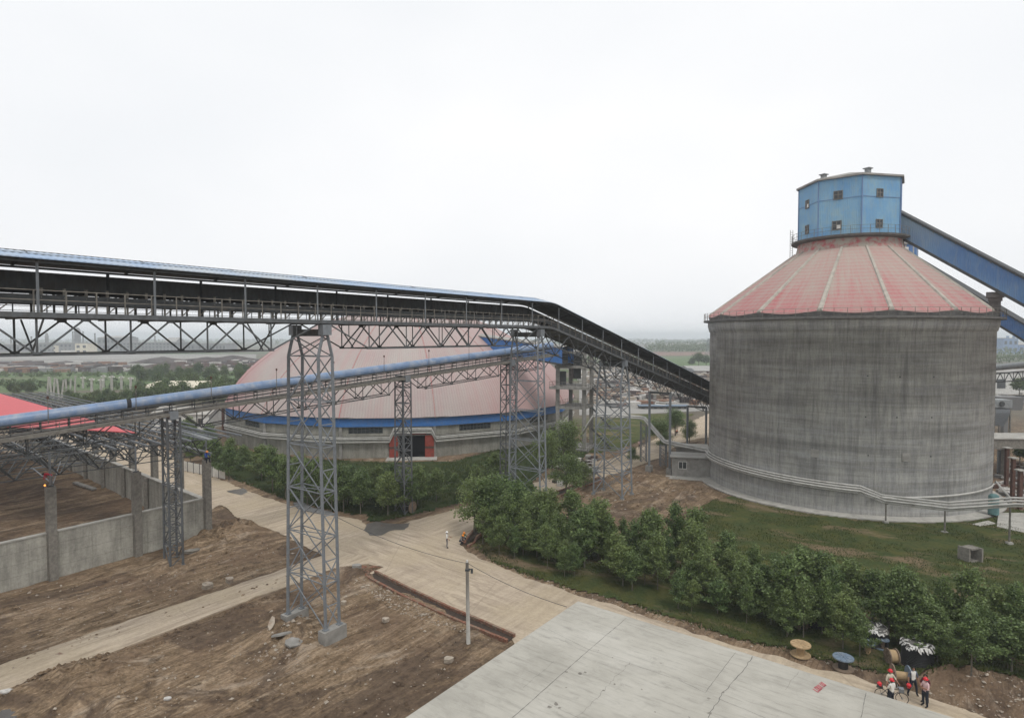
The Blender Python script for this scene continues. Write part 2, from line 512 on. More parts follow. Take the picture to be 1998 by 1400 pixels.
M['conc'] = simple('grey_concrete', (0.27, 0.26, 0.24), 0.9, var=0.2, scale=1.5, dirt=(0.17, 0.16, 0.145), dscale=0.8)
M['conc_col'] = simple('column_concrete', (0.215, 0.20, 0.175), 0.95, var=0.25, scale=4, dirt=(0.14, 0.13, 0.115), dscale=1.5)
M['conc_pale'] = simple('pale_concrete', (0.40, 0.385, 0.35), 0.9, var=0.15, scale=1.2, dirt=(0.26, 0.245, 0.22), dscale=0.9)
M['wall'] = wall_mat('board_marked_concrete', (0.42, 0.405, 0.355))
M['domewall'] = wall_mat('rendered_concrete_wall', (0.31, 0.30, 0.26), zcoord=False)
M['rooftop'] = rooftop_mat()
M['steel'] = simple('painted_grey_steel', (0.175, 0.19, 0.205), 0.5, 0.0, var=0.15, scale=4, dirt=(0.10, 0.095, 0.09), dscale=2.0, dlo=0.6, dhi=0.8, spec=0.5)
M['steel_dark'] = simple('dark_dusty_steel', (0.060, 0.064, 0.066), 0.6, 0.0, var=0.2, scale=4, dirt=(0.11, 0.095, 0.078), dscale=1.5, dlo=0.55, dhi=0.75)
M['steel_dusty'] = simple('dusty_rail_steel', (0.185, 0.172, 0.15), 0.8, 0.0, var=0.25, scale=3, dirt=(0.07, 0.062, 0.055), dscale=2)
M['steel_mid'] = simple('mid_grey_steel', (0.105, 0.112, 0.118), 0.55, 0.0, var=0.2, scale=4, dirt=(0.07, 0.066, 0.06), dscale=1.6)
M['galv'] = simple('galvanised_steel', (0.27, 0.285, 0.29), 0.55, 0.0, var=0.15, scale=3, dirt=(0.15, 0.15, 0.15), dscale=1.5)
M['blue_roof'] = simple('blue_sheet', (0.27, 0.37, 0.52), 0.45, 0.0, var=0.08, scale=1.5, dirt=(0.40, 0.44, 0.48), dscale=0.15, dlo=0.42, dhi=0.6)
M['dark_sheet'] = simple('dark_sheet_lining', (0.095, 0.10, 0.10), 0.7, 0.0, var=0.2, scale=1.0, dirt=(0.10, 0.092, 0.08), dscale=0.7)
M['belt'] = simple('black_rubber_belt', (0.028, 0.028, 0.03), 0.8, var=0.2, scale=4)
M['pipe_blue'] = simple('blue_cover_sheet', (0.15, 0.225, 0.36), 0.4, 0.0, var=0.15, scale=0.8, dirt=(0.30, 0.33, 0.38), dscale=1.0, dlo=0.44, dhi=0.72, spec=0.5)
M['dome'] = None
M['void'] = simple('unlit_interior', (0.006, 0.006, 0.007), 0.95, var=0.1, spec=0.0)
M['band'] = simple('bright_blue_band', (0.05, 0.165, 0.43), 0.5, 0.0, var=0.1, scale=2, dirt=(0.10, 0.18, 0.34), dscale=1.2)
M['blue_clad'] = simple('blue_gallery_cladding', (0.075, 0.165, 0.36), 0.5, 0.0, var=0.12, scale=1.5, dirt=(0.16, 0.22, 0.30), dscale=0.5, dlo=0.5, dhi=0.75)
M['red_sheet'] = simple('new_red_sheet', (0.52, 0.075, 0.085), 0.55, 0.0, var=0.06, scale=1, spec=0.3)
M['red_door'] = simple('red_door_paint', (0.25, 0.045, 0.03), 0.6, 0.0, var=0.2, scale=3, dirt=(0.16, 0.05, 0.03), dscale=1.6)
M['white_pipe'] = simple('foil_wrapped_pipe', (0.46, 0.45, 0.42), 0.5, 0.0, var=0.12, scale=3, dirt=(0.25, 0.235, 0.21), dscale=1.5, dlo=0.5, dhi=0.72)
M['brick'] = simple('red_brick', (0.22, 0.10, 0.065), 0.9, var=0.35, scale=9, dirt=(0.24, 0.18, 0.13), dscale=2, dlo=0.42, dhi=0.6)
M['mud'] = simple('dark_trench_mud', (0.05, 0.036, 0.027), 0.9, var=0.3, scale=4)
M['rubble'] = simple('pale_rubble', (0.36, 0.31, 0.25), 0.9, var=0.3, scale=3, dirt=(0.25, 0.17, 0.12), dscale=1.3)
M['glass'] = simple('dark_window_glass', (0.03, 0.035, 0.04), 0.25, 0.0, var=0.3, scale=2, spec=0.5)
M['white'] = simple('white_paint', (0.66, 0.65, 0.62), 0.7, 0.0, var=0.08, scale=2, dirt=(0.45, 0.43, 0.4), dscale=1)
M['cream'] = simple('cream_render', (0.62, 0.57, 0.45), 0.9, var=0.08, scale=1)
M['grey_sheet'] = simple('grey_roof_sheet', (0.33, 0.32, 0.30), 0.8, var=0.12, scale=0.5, dirt=(0.22, 0.2, 0.18), dscale=0.3)
M['far_grey'] = simple('works_grey', (0.20, 0.20, 0.20), 0.9, var=0.2, scale=0.1)
M['far_blue'] = simple('works_blue', (0.16, 0.25, 0.42), 0.8, var=0.15, scale=0.1)
M['rust'] = simple('rusty_steel', (0.10, 0.050, 0.037), 0.85, 0.0, var=0.3, scale=3, dirt=(0.07, 0.045, 0.035), dscale=1.5)
M['tank_teal'] = simple('teal_tank_paint', (0.10, 0.19, 0.19), 0.6, var=0.2, scale=2)
M['heap'] = simple('dark_slag', (0.075, 0.062, 0.058), 0.95, var=0.35, scale=0.15, dirt=(0.13, 0.07, 0.055), dscale=0.06)
M['wood'] = simple('pale_drum_wood', (0.42, 0.30, 0.17), 0.85, var=0.2, scale=6, dirt=(0.25, 0.18, 0.11), dscale=3)
M['wood_grey'] = simple('weathered_drum_wood', (0.20, 0.15, 0.11), 0.9, var=0.25, scale=5)
M['wood_blue'] = simple('blue_painted_drum_wood', (0.15, 0.20, 0.26), 0.7, var=0.2, scale=6, dirt=(0.25, 0.26, 0.27), dscale=3)
M['cable'] = simple('black_cable', (0.018, 0.018, 0.02), 0.5, var=0.3, scale=20, spec=0.5)
M['skin'] = simple('skin', (0.32, 0.17, 0.11), 0.6, var=0.05)
M['hair'] = simple('black_hair', (0.012, 0.011, 0.011), 0.6)
M['shoe'] = simple('dark_shoe', (0.025, 0.022, 0.02), 0.6)
M['shirt_white'] = simple('white_cotton', (0.68, 0.67, 0.63), 0.9, var=0.05, scale=6)
M['shirt_tan'] = simple('cream_cotton', (0.55, 0.50, 0.40), 0.9, var=0.08, scale=6)
M['shirt_pink'] = simple('pale_pink_cotton', (0.66, 0.46, 0.46), 0.9, var=0.1, scale=6)
M['shirt_grey'] = simple('slate_grey_cotton', (0.11, 0.13, 0.17), 0.9, var=0.1, scale=6)
M['shirt_blue'] = simple('blue_work_jacket', (0.05, 0.09, 0.30), 0.9, var=0.1, scale=6)
M['shirt_red'] = simple('red_jacket', (0.40, 0.02, 0.04), 0.9, var=0.1, scale=6)
M['shirt_maroon'] = simple('dark_maroon_shirt', (0.11, 0.02, 0.03), 0.9, var=0.1, scale=6)
M['shirt_green'] = simple('green_shirt', (0.04, 0.13, 0.08), 0.9, var=0.1, scale=6)
M['shirt_orange'] = simple('orange_vest', (0.65, 0.14, 0.04), 0.9, var=0.1, scale=6)
M['trouser_dark'] = simple('dark_navy_trousers', (0.020, 0.025, 0.038), 0.9, var=0.1, scale=6)
M['trouser_grey'] = simple('grey_trousers', (0.20, 0.19, 0.19), 0.9, var=0.1, scale=6)
M['helmet_red'] = simple('red_helmet_plastic', (0.62, 0.012, 0.025), 0.25, var=0.03, spec=0.6)
M['helmet_white'] = simple('white_helmet_plastic', (0.80, 0.80, 0.78), 0.3, var=0.02, spec=0.6)
M['helmet_orange'] = simple('orange_helmet_plastic', (0.80, 0.27, 0.03), 0.3, var=0.03, spec=0.6)
M['water'] = simple('muddy_water', (0.06, 0.05, 0.042), 0.12, var=0.1, scale=1, spec=0.5)
M['wet'] = simple('wet_dark_ground', (0.11, 0.10, 0.088), 0.45, var=0.25, scale=1.5, spec=0.4)
M['red_paint'] = simple('faded_red_lettering', (0.42, 0.11, 0.12), 0.8, var=0.2, scale=9)
M['litter'] = simple('scrap_pale', (0.50, 0.48, 0.45), 0.8, var=0.3, scale=5)
spark_m, spn, spb = new_mat('welding_spark')
spb.inputs['Emission Color'].default_value = (1.0, 0.35, 0.06, 1); spb.inputs['Emission Strength'].default_value = 1.6
spb.inputs['Base Color'].default_value = (1, 0.4, 0.1, 1)
M['spark'] = spark_m

def dome_mat():
    m, n, b = new_mat('faded_pink_dome_sheet')
    tc = n.nodes.new('ShaderNodeTexCoord')
    sep = n.nodes.new('ShaderNodeSeparateXYZ'); n.links.new(tc.outputs['Object'], sep.inputs[0])
    at2 = n.nodes.new('ShaderNodeMath'); at2.operation = 'ARCTAN2'
    n.links.new(sep.outputs[1], at2.inputs[0]); n.links.new(sep.outputs[0], at2.inputs[1])
    cb = n.nodes.new('ShaderNodeCombineXYZ'); n.links.new(at2.outputs[0], cb.inputs[0]); n.links.new(sep.outputs[2], cb.inputs[1])
    def mp(sx, sy):
        k = n.nodes.new('ShaderNodeMapping'); k.inputs['Scale'].default_value = (sx, sy, 1)
        n.links.new(cb.outputs[0], k.inputs[0]); return k.outputs[0]
    wv = n.nodes.new('ShaderNodeTexWave'); wv.bands_direction = 'X'; wv.inputs['Scale'].default_value = 24
    wv.inputs['Distortion'].default_value = 0.3
    n.links.new(mp(1, 0.02), wv.inputs['Vector'])
    st = noise(n, mp(30, 0.08), 1, 5, 0.7)
    big = noise(n, mp(3.0, 0.12), 1, 5, 0.6)
    c = ramp(n, big, [(0.35, (0.37, 0.30, 0.285)), (0.6, (0.395, 0.35, 0.325))])
    c = mix(n, ramp(n, st, [(0.38, 0.35), (0.55, 0.0)]), c, (0.42, 0.26, 0.25))
    c = mix(n, 1.0, c, ramp(n, wv.outputs[0], [(0.0, 0.94), (0.6, 1.02)]), 'MULTIPLY')
    # redder where the rain does not lay dust: the rim side and the flank facing away
    mr = n.nodes.new('ShaderNodeMapRange'); n.links.new(sep.outputs[0], mr.inputs[0])
    mr.inputs[1].default_value = -24; mr.inputs[2].default_value = -34; mr.inputs[4].default_value = 0.6
    c = mix(n, mr.outputs[0], c, (0.44, 0.16, 0.17))
    mr2 = n.nodes.new('ShaderNodeMapRange'); n.links.new(sep.outputs[0], mr2.inputs[0])
    mr2.inputs[1].default_value = 12; mr2.inputs[2].default_value = 26; mr2.inputs[4].default_value = 0.45
    c = mix(n, mr2.outputs[0], c, (0.44, 0.24, 0.23))
    n.links.new(c, b.inputs['Base Color']); b.inputs['Roughness'].default_value = 0.7
    b.inputs['Specular IOR Level'].default_value = 0.2
    bump(n, b, wv.outputs[0], 0.3, 0.05)
    return m
M['dome'] = dome_mat()

# ------------------------------------------------------------------ polygons of the ground (measured on the photograph, laid on z = 0)
def G2(pts): return [gp(x, y)[:2] for x, y in pts]

ROAD_TOP = [(-60, 842), (150, 850), (300, 868), (360, 900), (430, 935), (480, 955), (560, 985), (650, 1006), (700, 1012), (722, 1032),
            (760, 1028), (800, 1016), (850, 1003), (900, 988), (960, 975), (1060, 935), (1140, 905), (1200, 893), (1250, 870), (1300, 845), (1385, 806), (1480, 780)]
ROAD_RIGHT = [(1480, 825), (1385, 852), (1330, 862), (1290, 892), (1235, 912), (1165, 935), (1075, 966), (960, 1012), (915, 1048), (898, 1064), (925, 1082),
              (960, 1100), (1020, 1124), (1130, 1163), (1200, 1181), (1300, 1214), (1400, 1248), (1500, 1278), (1600, 1304), (1650, 1312), (1700, 1330),
              (1800, 1352), (1860, 1378), (1998, 1425), (2150, 1480)]
ROAD_BOT = [(2150, 1700), (1500, 1700), (1100, 1500), (1010, 1252), (722, 1118), (748, 1106), (700, 1096), (655, 1098), (600, 1070), (555, 1042), (470, 1012), (428, 985), (405, 1000), (295, 985), (180, 928), (60, 890), (-60, 870)]
ROAD = G2(ROAD_TOP + ROAD_RIGHT + ROAD_BOT)
STRIP = G2([(-260, 1385), (0, 1297), (250, 1210), (500, 1128), (650, 1076), (720, 1085), (720, 1100), (650, 1108), (560, 1145), (500, 1165), (250, 1262), (0, 1349), (-260, 1450)])
GRASS_R = G2([(912, 1058), (960, 1096), (1020, 1121), (1130, 1158), (1200, 1172), (1300, 1204), (1400, 1236), (1500, 1264), (1600, 1288), (1700, 1314), (1780, 1330),
              (1850, 1325), (1998, 1330), (2300, 1380), (2300, 1050), (2100, 1010), (1960, 990), (1700, 990), (1560, 985), (1440, 965), (1392, 975), (1360, 1000),
              (1290, 1050), (1180, 1070), (1080, 1060), (1000, 1035), (940, 1048)])
GRASS_L = G2([(380, 880), (430, 925), (480, 945), (560, 976), (650, 998), (705, 1004), (725, 1020), (800, 1006), (850, 995), (900, 980), (960, 966), (1060, 928), (1140, 898),
              (1150, 870), (1100, 850), (1000, 870), (880, 900), (760, 902), (600, 895), (480, 880), (430, 868)])
GRASS_B = G2([(1150, 884), (1200, 882), (1250, 860), (1300, 835), (1385, 795), (1480, 770), (1480, 745), (1385, 760), (1250, 800), (1150, 830)])

def in_poly(px, py, poly):
    inside = np.zeros(px.shape, bool)
    n = len(poly)
    for i in range(n):
        x1, y1 = poly[i]; x2, y2 = poly[(i + 1) % n]
        c = ((y1 > py) != (y2 > py))
        with np.errstate(divide='ignore', invalid='ignore'):
            xi = (x2 - x1) * (py - y1) / (y2 - y1 + 1e-12) + x1
        inside ^= c & (px < xi)
    return inside

def dist_poly(px, py, poly):
    d = np.full(px.shape, 1e9)
    n = len(poly)
    for i in range(n):
        x1, y1 = poly[i]; x2, y2 = poly[(i + 1) % n]
        vx, vy = x2 - x1, y2 - y1
        L = vx * vx + vy * vy + 1e-9
        t = np.clip(((px - x1) * vx + (py - y1) * vy) / L, 0, 1)
        d = np.minimum(d, np.hypot(px - x1 - t * vx, py - y1 - t * vy))
    return d

_tab = rng.random((256, 256))
def vnoise(x, y, s):
    x = x / s + 1000.3; y = y / s + 777.7
    xi = np.floor(x).astype(int); yi = np.floor(y).astype(int)
    fx = x - xi; fy = y - yi
    fx = fx * fx * (3 - 2 * fx); fy = fy * fy * (3 - 2 * fy)
    a = _tab[xi % 256, yi % 256]; b = _tab[(xi + 1) % 256, yi % 256]
    c = _tab[xi % 256, (yi + 1) % 256]; d = _tab[(xi + 1) % 256, (yi + 1) % 256]
    return (a * (1 - fx) + b * fx) * (1 - fy) + (c * (1 - fx) + d * fx) * fy - 0.5

def fbm(x, y, s, o=4):
    t = 0; a = 1
    for i in range(o):
        t = t + a * vnoise(x + 31 * i, y - 17 * i, s); s /= 2.03; a *= 0.55
    return t

SILO_C = Vector((49.1, 92.2, 0)); SILO_R = 18.5
MOUNDS = []
for px, py, r, h in ((430, 1046, 3.2, 0.9), (455, 1035, 2.5, 0.7), (405, 1062, 2.0, 0.6), (330, 1100, 1.6, 0.5), (505, 1040, 2.2, 0.35), (545, 1243, 1.8, 0.6), (600, 1235, 1.8, 0.7), (580, 1262, 1.5, 0.5), (560, 1225, 1.4, 0.4), (700, 1118, 2.0, 0.55), (650, 1125, 1.5, 0.4),
                     (215, 1300, 2.2, 0.5), (180, 1330, 1.6, 0.55), (120, 1330, 2.0, 0.5), (245, 1345, 1.6, 0.55), (60, 1350, 1.6, 0.4), (150, 1370, 1.2, 0.5), (90, 1380, 1.2, 0.4), (230, 1385, 1.0, 0.4),
                     (1900, 1345, 2.5, 0.6), (1960, 1360, 2.5, 0.7), (1860, 1338, 1.8, 0.4), (900, 1230, 1.5, 0.3), (840, 1200, 1.6, 0.35), (780, 1170, 1.6, 0.35), (1230, 930, 3, 0.6), (1275, 935, 3, 0.5), (1340, 960, 3, 0.5), (1200, 905, 2.5, 0.9), (1370, 870, 2.5, 1.0), (1080, 925, 3, 0.8)):
    g = gp(px, py); MOUNDS.append((g.x, g.y, r, h))

def ground_h(X, Y):
    X = np.asarray(X, float); Y = np.asarray(Y, float)
    near = np.clip((150 - Y) / 30, 0, 1) * np.clip((110 - np.abs(X)) / 20, 0, 1)
    soft = 0.10 * fbm(X, Y, 6.0, 4) + 0.10 * fbm(X + 50, Y, 1.6, 3)
    ca, sa = math.cos(AZU), math.sin(AZU)
    u = X * ca + Y * sa; w = -X * sa + Y * ca
    rut = 0.05 * vnoise(u * 0.25, w * 1.5, 1.0) + 0.04 * vnoise(u * 0.2 + 9, w * 2.6, 1.0)
    h = soft + rut
    for mx, my, r, hh in MOUNDS:
        d2 = ((X - mx) ** 2 + (Y - my) ** 2) / (r * r)
        h = h + hh * np.exp(-d2) * (0.75 + 0.9 * fbm(X * 1.3, Y * 1.3, 0.9, 3))
    h = h * near
    for poly, pad in ((ROAD, 0.7), (STRIP, 0.6)):
        ins = in_poly(X, Y, poly); d = dist_poly(X, Y, poly)
        k = np.where(ins, 0.0, np.clip(d / pad, 0, 1))
        h = h * k - 0.06 * (1 - k)
    ds = np.hypot(X - SILO_C.x, Y - SILO_C.y)
    k = np.clip((ds - 21.0) / 2.0, 0, 1)
    h = h * k - 0.06 * (1 - k)
    return h

def axis(lo, hi, step, far):
    a = list(np.arange(lo, hi, step)) + [hi]
    s = step
    x = hi
    while x < far:
        s *= 1.45; x += s; a.append(min(x, far))
    s = step; x = lo
    left = []
    while x > -far:
        s *= 1.45; x -= s; left.append(max(x, -far))
    return np.array(left[::-1] + a)

xs = axis(-82, 92, 0.42, 6000.0); ys = axis(31, 112, 0.42, 6000.0)
XX, YY = np.meshgrid(xs, ys)
ZZ = ground_h(XX.ravel(), YY.ravel()).reshape(XX.shape)

def grid_mesh(name, XX, YY, ZZ):
    ny, nx = XX.shape
    co = np.stack([XX.ravel(), YY.ravel(), ZZ.ravel()], 1).astype(np.float32)
    i = np.arange((ny - 1) * (nx - 1)); r = i // (nx - 1); c = i % (nx - 1)
    a = r * nx + c
    f = np.stack([a, a + 1, a + nx + 1, a + nx], 1).astype(np.int32)
    me = bpy.data.meshes.new(name)
    me.vertices.add(len(co)); me.vertices.foreach_set('co', co.ravel())
    me.loops.add(f.size); me.loops.foreach_set('vertex_index', f.ravel())
    me.polygons.add(len(f)); me.polygons.foreach_set('loop_start', np.arange(0, f.size, 4).astype(np.int32))
    me.polygons.foreach_set('use_smooth', np.ones(len(f), bool))
    me.update(calc_edges=True); me.validate()
    return me

tag(link_mesh('ground', grid_mesh('ground', XX, YY, ZZ), M['earth']), kind='structure')

def rough_outline(poly, step=0.5, amp=0.22):
    out = []
    n = len(poly)
    for i in range(n):
        x1, y1 = poly[i]; x2, y2 = poly[(i + 1) % n]
        L = math.hypot(x2 - x1, y2 - y1); k = max(1, min(400, int(L / step)))
        nx, ny = -(y2 - y1) / (L + 1e-9), (x2 - x1) / (L + 1e-9)
        for j in range(k):
            t = j / k; x = x1 + (x2 - x1) * t; y = y1 + (y2 - y1) * t
            a = amp * float(fbm(np.array([x]), np.array([y]), 1.6, 4)[0]) * 2
            out.append((x + nx * a, y + ny * a))
    return out

def flat(name, poly, z, mat, kind='structure', rough=True, amp=0.22, thick=None):
    p = rough_outline(poly, 0.45, amp) if rough else poly
    mb = MB()
    import mathutils
    tri = mathutils.geometry.tessellate_polygon([[Vector((x, y, 0)) for x, y in p]])
    mb.add([(x, y, z) for x, y in p], [tuple(t) if ((p[t[1]][0] - p[t[0]][0]) * (p[t[2]][1] - p[t[0]][1]) - (p[t[2]][0] - p[t[0]][0]) * (p[t[1]][1] - p[t[0]][1])) > 0 else tuple(t[::-1]) for t in tri])
    if thick:
        n = len(p); b = len(mb.v)
        mb.v += [(x, y, z - thick) for x, y in p]
        for i in range(n):
            j = (i + 1) % n
            mb.f.append((i, j, b + j, b + i)); mb.mi.append(0)
    o = mb.build(name, mat)
    return tag(o, kind=kind)

flat('road', ROAD, 0.02, M['road'], amp=0.3)
flat('path', STRIP, 0.05, M['path'], amp=0.16, thick=0.2)

def draped(name, poly, lift, mat, step=0.42, kind='structure'):
    P = np.array(poly)
    x0, y0 = P.min(0); x1, y1 = P.max(0)
    gx = np.arange(x0, x1, step); gy = np.arange(y0, min(y1, 175), step)
    A, B = np.meshgrid(gx, gy)
    d = dist_poly(A, B, poly); ins = in_poly(A, B, poly)
    sd = np.where(ins, d, -d) + 0.9 * fbm(A, B, 2.2, 4)
    Z = ground_h(A.ravel(), B.ravel()).reshape(A.shape) + np.clip(sd, -0.3, 0.35) * 0.25 + lift
    ok = (sd > -0.1)
    ds = np.hypot(A - SILO_C.x, B - SILO_C.y); ok &= ds > 20.0
    for pl in (ROAD, STRIP): ok &= ~in_poly(A, B, pl)
    ny, nx = A.shape
    keep = ok[:-1, :-1] & ok[1:, :-1] & ok[:-1, 1:] & ok[1:, 1:]
    r, c = np.nonzero(keep); a = r * nx + c
    f = np.stack([a, a + 1, a + nx + 1, a + nx], 1)
    used, inv = np.unique(f.ravel(), return_inverse=True)
    co = np.stack([A.ravel(), B.ravel(), Z.ravel()], 1)[used].astype(np.float32)
    f = inv.reshape(-1, 4).astype(np.int32)
    me = bpy.data.meshes.new(name)
    me.vertices.add(len(co)); me.vertices.foreach_set('co', co.ravel())
    me.loops.add(f.size); me.loops.foreach_set('vertex_index', f.ravel())
    me.polygons.add(len(f)); me.polygons.foreach_set('loop_start', np.arange(0, f.size, 4).astype(np.int32))
    me.polygons.foreach_set('use_smooth', np.ones(len(f), bool))
    me.update(calc_edges=True)
    return tag(link_mesh(name, me, mat), kind=kind)

draped('lawn', GRASS_R, 0.03, M['grass'], 0.45)
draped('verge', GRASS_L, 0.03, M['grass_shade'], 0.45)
draped('meadow', GRASS_B, 0.03, M['grass'], 0.6)

def quads_mesh(name, co, mat, parent=None, kind=None):
    """co: (n,4,3) quads"""
    n = len(co)
    me = bpy.data.meshes.new(name)
    me.vertices.add(n * 4); me.vertices.foreach_set('co', co.astype(np.float32).ravel())
    me.loops.add(n * 4); me.loops.foreach_set('vertex_index', np.arange(n * 4, dtype=np.int32))
    me.polygons.add(n); me.polygons.foreach_set('loop_start', np.arange(0, n * 4, 4).astype(np.int32))
    me.update(calc_edges=True)
    return link_mesh(name, me, mat, parent)

def leaf_quads(P, size, rg, flatten=0.0):
    """P (n,3) -> random oriented leaf quads"""
    n = len(P)
    a = rg.normal(size=(n, 3)); a[:, 2] *= (1 - flatten); a /= np.linalg.norm(a, axis=1)[:, None]
    b = rg.normal(size=(n, 3)); b -= (a * b).sum(1)[:, None] * a; b /= np.linalg.norm(b, axis=1)[:, None]
    s = (size * rg.uniform(0.6, 1.35, n))[:, None]
    a = a * s * 0.5; b = b * s * 0.42
    return np.stack([P - a, P - b * 0.9, P + a, P + b * 0.9], 1)

# grass tufts over the lawns: blades, more than anybody could count
def blades(name, poly, n, hmin, hmax, ymax=125, gate=None):
    P = np.array(poly); x0, y0 = P.min(0); x1, y1 = P.max(0); y1 = min(y1, ymax)
    X = rng.uniform(x0, x1, n * 3); Y = rng.uniform(y0, y1, n * 3)
    ok = in_poly(X, Y, poly) & (np.hypot(X - SILO_C.x, Y - SILO_C.y) > 20.8) & ~in_poly(X, Y, ROAD)
    ok &= fbm(X, Y, 3.0, 4) > -0.12
    X = X[ok][:n]; Y = Y[ok][:n]
    Z = ground_h(X, Y) + 0.08
    m = len(X)
    h = rng.uniform(hmin, hmax, m); ang = rng.uniform(0, 2 * np.pi, m); w = rng.uniform(0.03, 0.07, m)
    lx = rng.normal(0, 0.12, m); ly = rng.normal(0, 0.12, m)
    p0 = np.stack([X - np.cos(ang) * w, Y - np.sin(ang) * w, Z - 0.08], 1); p1 = np.stack([X + np.cos(ang) * w, Y + np.sin(ang) * w, Z - 0.08], 1)
    t = np.stack([X + lx, Y + ly, Z + h], 1); t2 = t + np.stack([np.cos(ang) * w * .3, np.sin(ang) * w * .3, 0 * w], 1)
    return tag(quads_mesh(name, np.stack([p0, p1, t2, t], 1), M['blade']), kind='stuff')
b_ = blades('grass', GRASS_R, 52000, 0.06, 0.22)
b_ = blades('undergrowth', GRASS_L, 26000, 0.1, 0.4)

# ------------------------------------------------------------------ wet patches and puddles on the ground
for pts, z in (([(716, 1022), (735, 1017), (770, 1022), (800, 1020), (790, 1034), (762, 1036), (745, 1044), (722, 1044), (713, 1034)], 0.035),
               ([(445, 958), (478, 951), (486, 960), (470, 966)], 0.03)):
    flat('wet_patch', G2(pts), z, M['wet'], amp=0.25)
flat('puddle', G2([(0, 1392), (20, 1368), (55, 1358), (70, 1362), (48, 1382), (20, 1410), (-20, 1420)]), 0.10, M['water'], amp=0.15)

# ------------------------------------------------------------------ big concrete silo
def rot_pt(c, r, a, z): return (c.x + r * math.cos(a), c.y + r * math.sin(a), z)
C0 = SILO_C
silo = empty('silo', C0, 'huge grey concrete silo with faded red conical roof and blue head house', 'silo')
mb = MB(); mb.lathe(C0, [(SILO_R, -0.5), (SILO_R, 22.7), (SILO_R + 0.12, 22.75), (SILO_R + 0.35, 23.6), (SILO_R + 0.35, 24.25)], 160)
mb.build('wall', M['silo'], silo, smooth=True)
mb = MB(); mb.lathe(C0, [(SILO_R + 0.30, 24.2), (SILO_R + 1.0, 24.25), (SILO_R + 1.0, 24.5), (SILO_R + 0.4, 24.56), (SILO_R - 0.6, 24.56)], 128)
mb.build('rim_slab', M['conc_dark'], silo)
mb = MB(); mb.lathe(C0, [(SILO_R - 0.1, 0.0), (SILO_R + 1.6, 0.0), (SILO_R + 1.6, 0.16), (SILO_R - 0.1, 0.24)], 128)
mb.build('apron', M['conc_pale'], silo)
NR = 15; ph0 = math.atan2(-C0.y, -C0.x) - R(7)
NC = C0 + Vector((0.9, -0.3, 0))          # axis of the neck
def cone_pt(a, t):
    """t 0 at the eave, 1 at the neck"""
    k = ((a - ph0) / (2 * math.pi) * NR) % 1.0
    sag = math.sin(math.pi * k) ** 1.0
    r = (SILO_R + 0.25 - 0.0) * (1 - t) + 7.25 * t
    z = 25.3 + (34.4 - 25.3) * t - 0.36 * sag * (1 - t) ** 0.6 * 1.0
    c = C0.lerp(NC, t)
    return (c.x + r * math.cos(a), c.y + r * math.sin(a), z)
mb = MB(); NA = 180; NT = 14
vs = [cone_pt(ph0 + 2 * math.pi * i / NA, j / NT) for j in range(NT + 1) for i in range(NA)]
fs = [(j * NA + i, j * NA + (i + 1) % NA, (j + 1) * NA + (i + 1) % NA, (j + 1) * NA + i) for j in range(NT) for i in range(NA)]
mb.add(vs, fs); roofo = mb.build('roof', M['cone'], silo, smooth=True)
mb = MB()   # scalloped concrete edge beam under the roof sheets
vs = []
for i in range(NA):
    a = ph0 + 2 * math.pi * i / NA
    p = cone_pt(a, 0.0); vs.append((p[0], p[1], p[2] - 0.03))
for i in range(NA):
    a = ph0 + 2 * math.pi * i / NA
    vs.append((C0.x + (SILO_R + 0.12) * math.cos(a), C0.y + (SILO_R + 0.12) * math.sin(a), 24.5))
mb.add(vs, [(i, (i + 1) % NA, NA + (i + 1) % NA, NA + i) for i in range(NA)])
mb.build('edge_beam', M['conc_dark'], silo)
for k in range(NR):
    a = ph0 + 2 * math.pi * k / NR
    # only as many ribs as the roof has
    mb = MB(); pts = [Vector(cone_pt(a, t)) + Vector((0, 0, 0.05)) for t in (0, .25, .5, .75, 1)]
    tdir = Vector((-math.sin(a), math.cos(a), 0))
    vs = []
    for i, p in enumerate(pts):
        w = 0.34 - 0.14 * i / 4
        vs += [p - tdir * w - Vector((0, 0, .12)), p - tdir * w * 0.6 + Vector((0, 0, .14)), p + tdir * w * 0.6 + Vector((0, 0, .14)), p + tdir * w - Vector((0, 0, .12))]
    fs = []
    for i in range(4):
        for j in range(3): fs.append((i * 4 + j, i * 4 + j + 1, i * 4 + j + 5, i * 4 + j + 4))
    fs.append((0, 3, 2, 1))
    mb.add(vs, fs); mb.build('rib', M['rib'], silo)
def ring_rail(c, r, z, h, n, mat, rails=(1.0, 0.55), a0=0, a1=2 * math.pi, pr=0.022, parent=None, name='railing'):
    mb = MB()
    for k in range(n):
        a = a0 + (a1 - a0) * k / n
        p = Vector((c[0] + r * math.cos(a), c[1] + r * math.sin(a), z))
        mb.bar(p, p + Vector((0, 0, h)), pr * 2)
    for q in rails:
        pts = [Vector((c[0] + r * math.cos(a0 + (a1 - a0) * k / 96), c[1] + r * math.sin(a0 + (a1 - a0) * k / 96), z + h * q)) for k in range(97)]
        for i in range(96): mb.bar(pts[i], pts[i + 1], pr * 1.7)
    return mb.build(name, mat, parent)
ring_rail(C0, SILO_R + 0.92, 24.5, 1.05, 84, M['steel_dusty'], parent=silo)
mb = MB(); mb.lathe(NC, [(7.3, 34.2), (7.15, 34.5), (6.95, 35.3), (6.9, 35.9)], 96)
mb.build('neck', simple('red_neck_paint', (0.40, 0.10, 0.11), 0.85, var=.15, scale=2, dirt=(0.37, 0.33, 0.28), dscale=1.1, dlo=.38, dhi=.55), silo, smooth=True)
mb = MB(); mb.lathe(NC, [(6.9, 35.75), (7.75, 35.95), (7.8, 36.2), (6.3, 36.3)], 96)
mb.build('neck_ring', M['conc_dark'], silo)
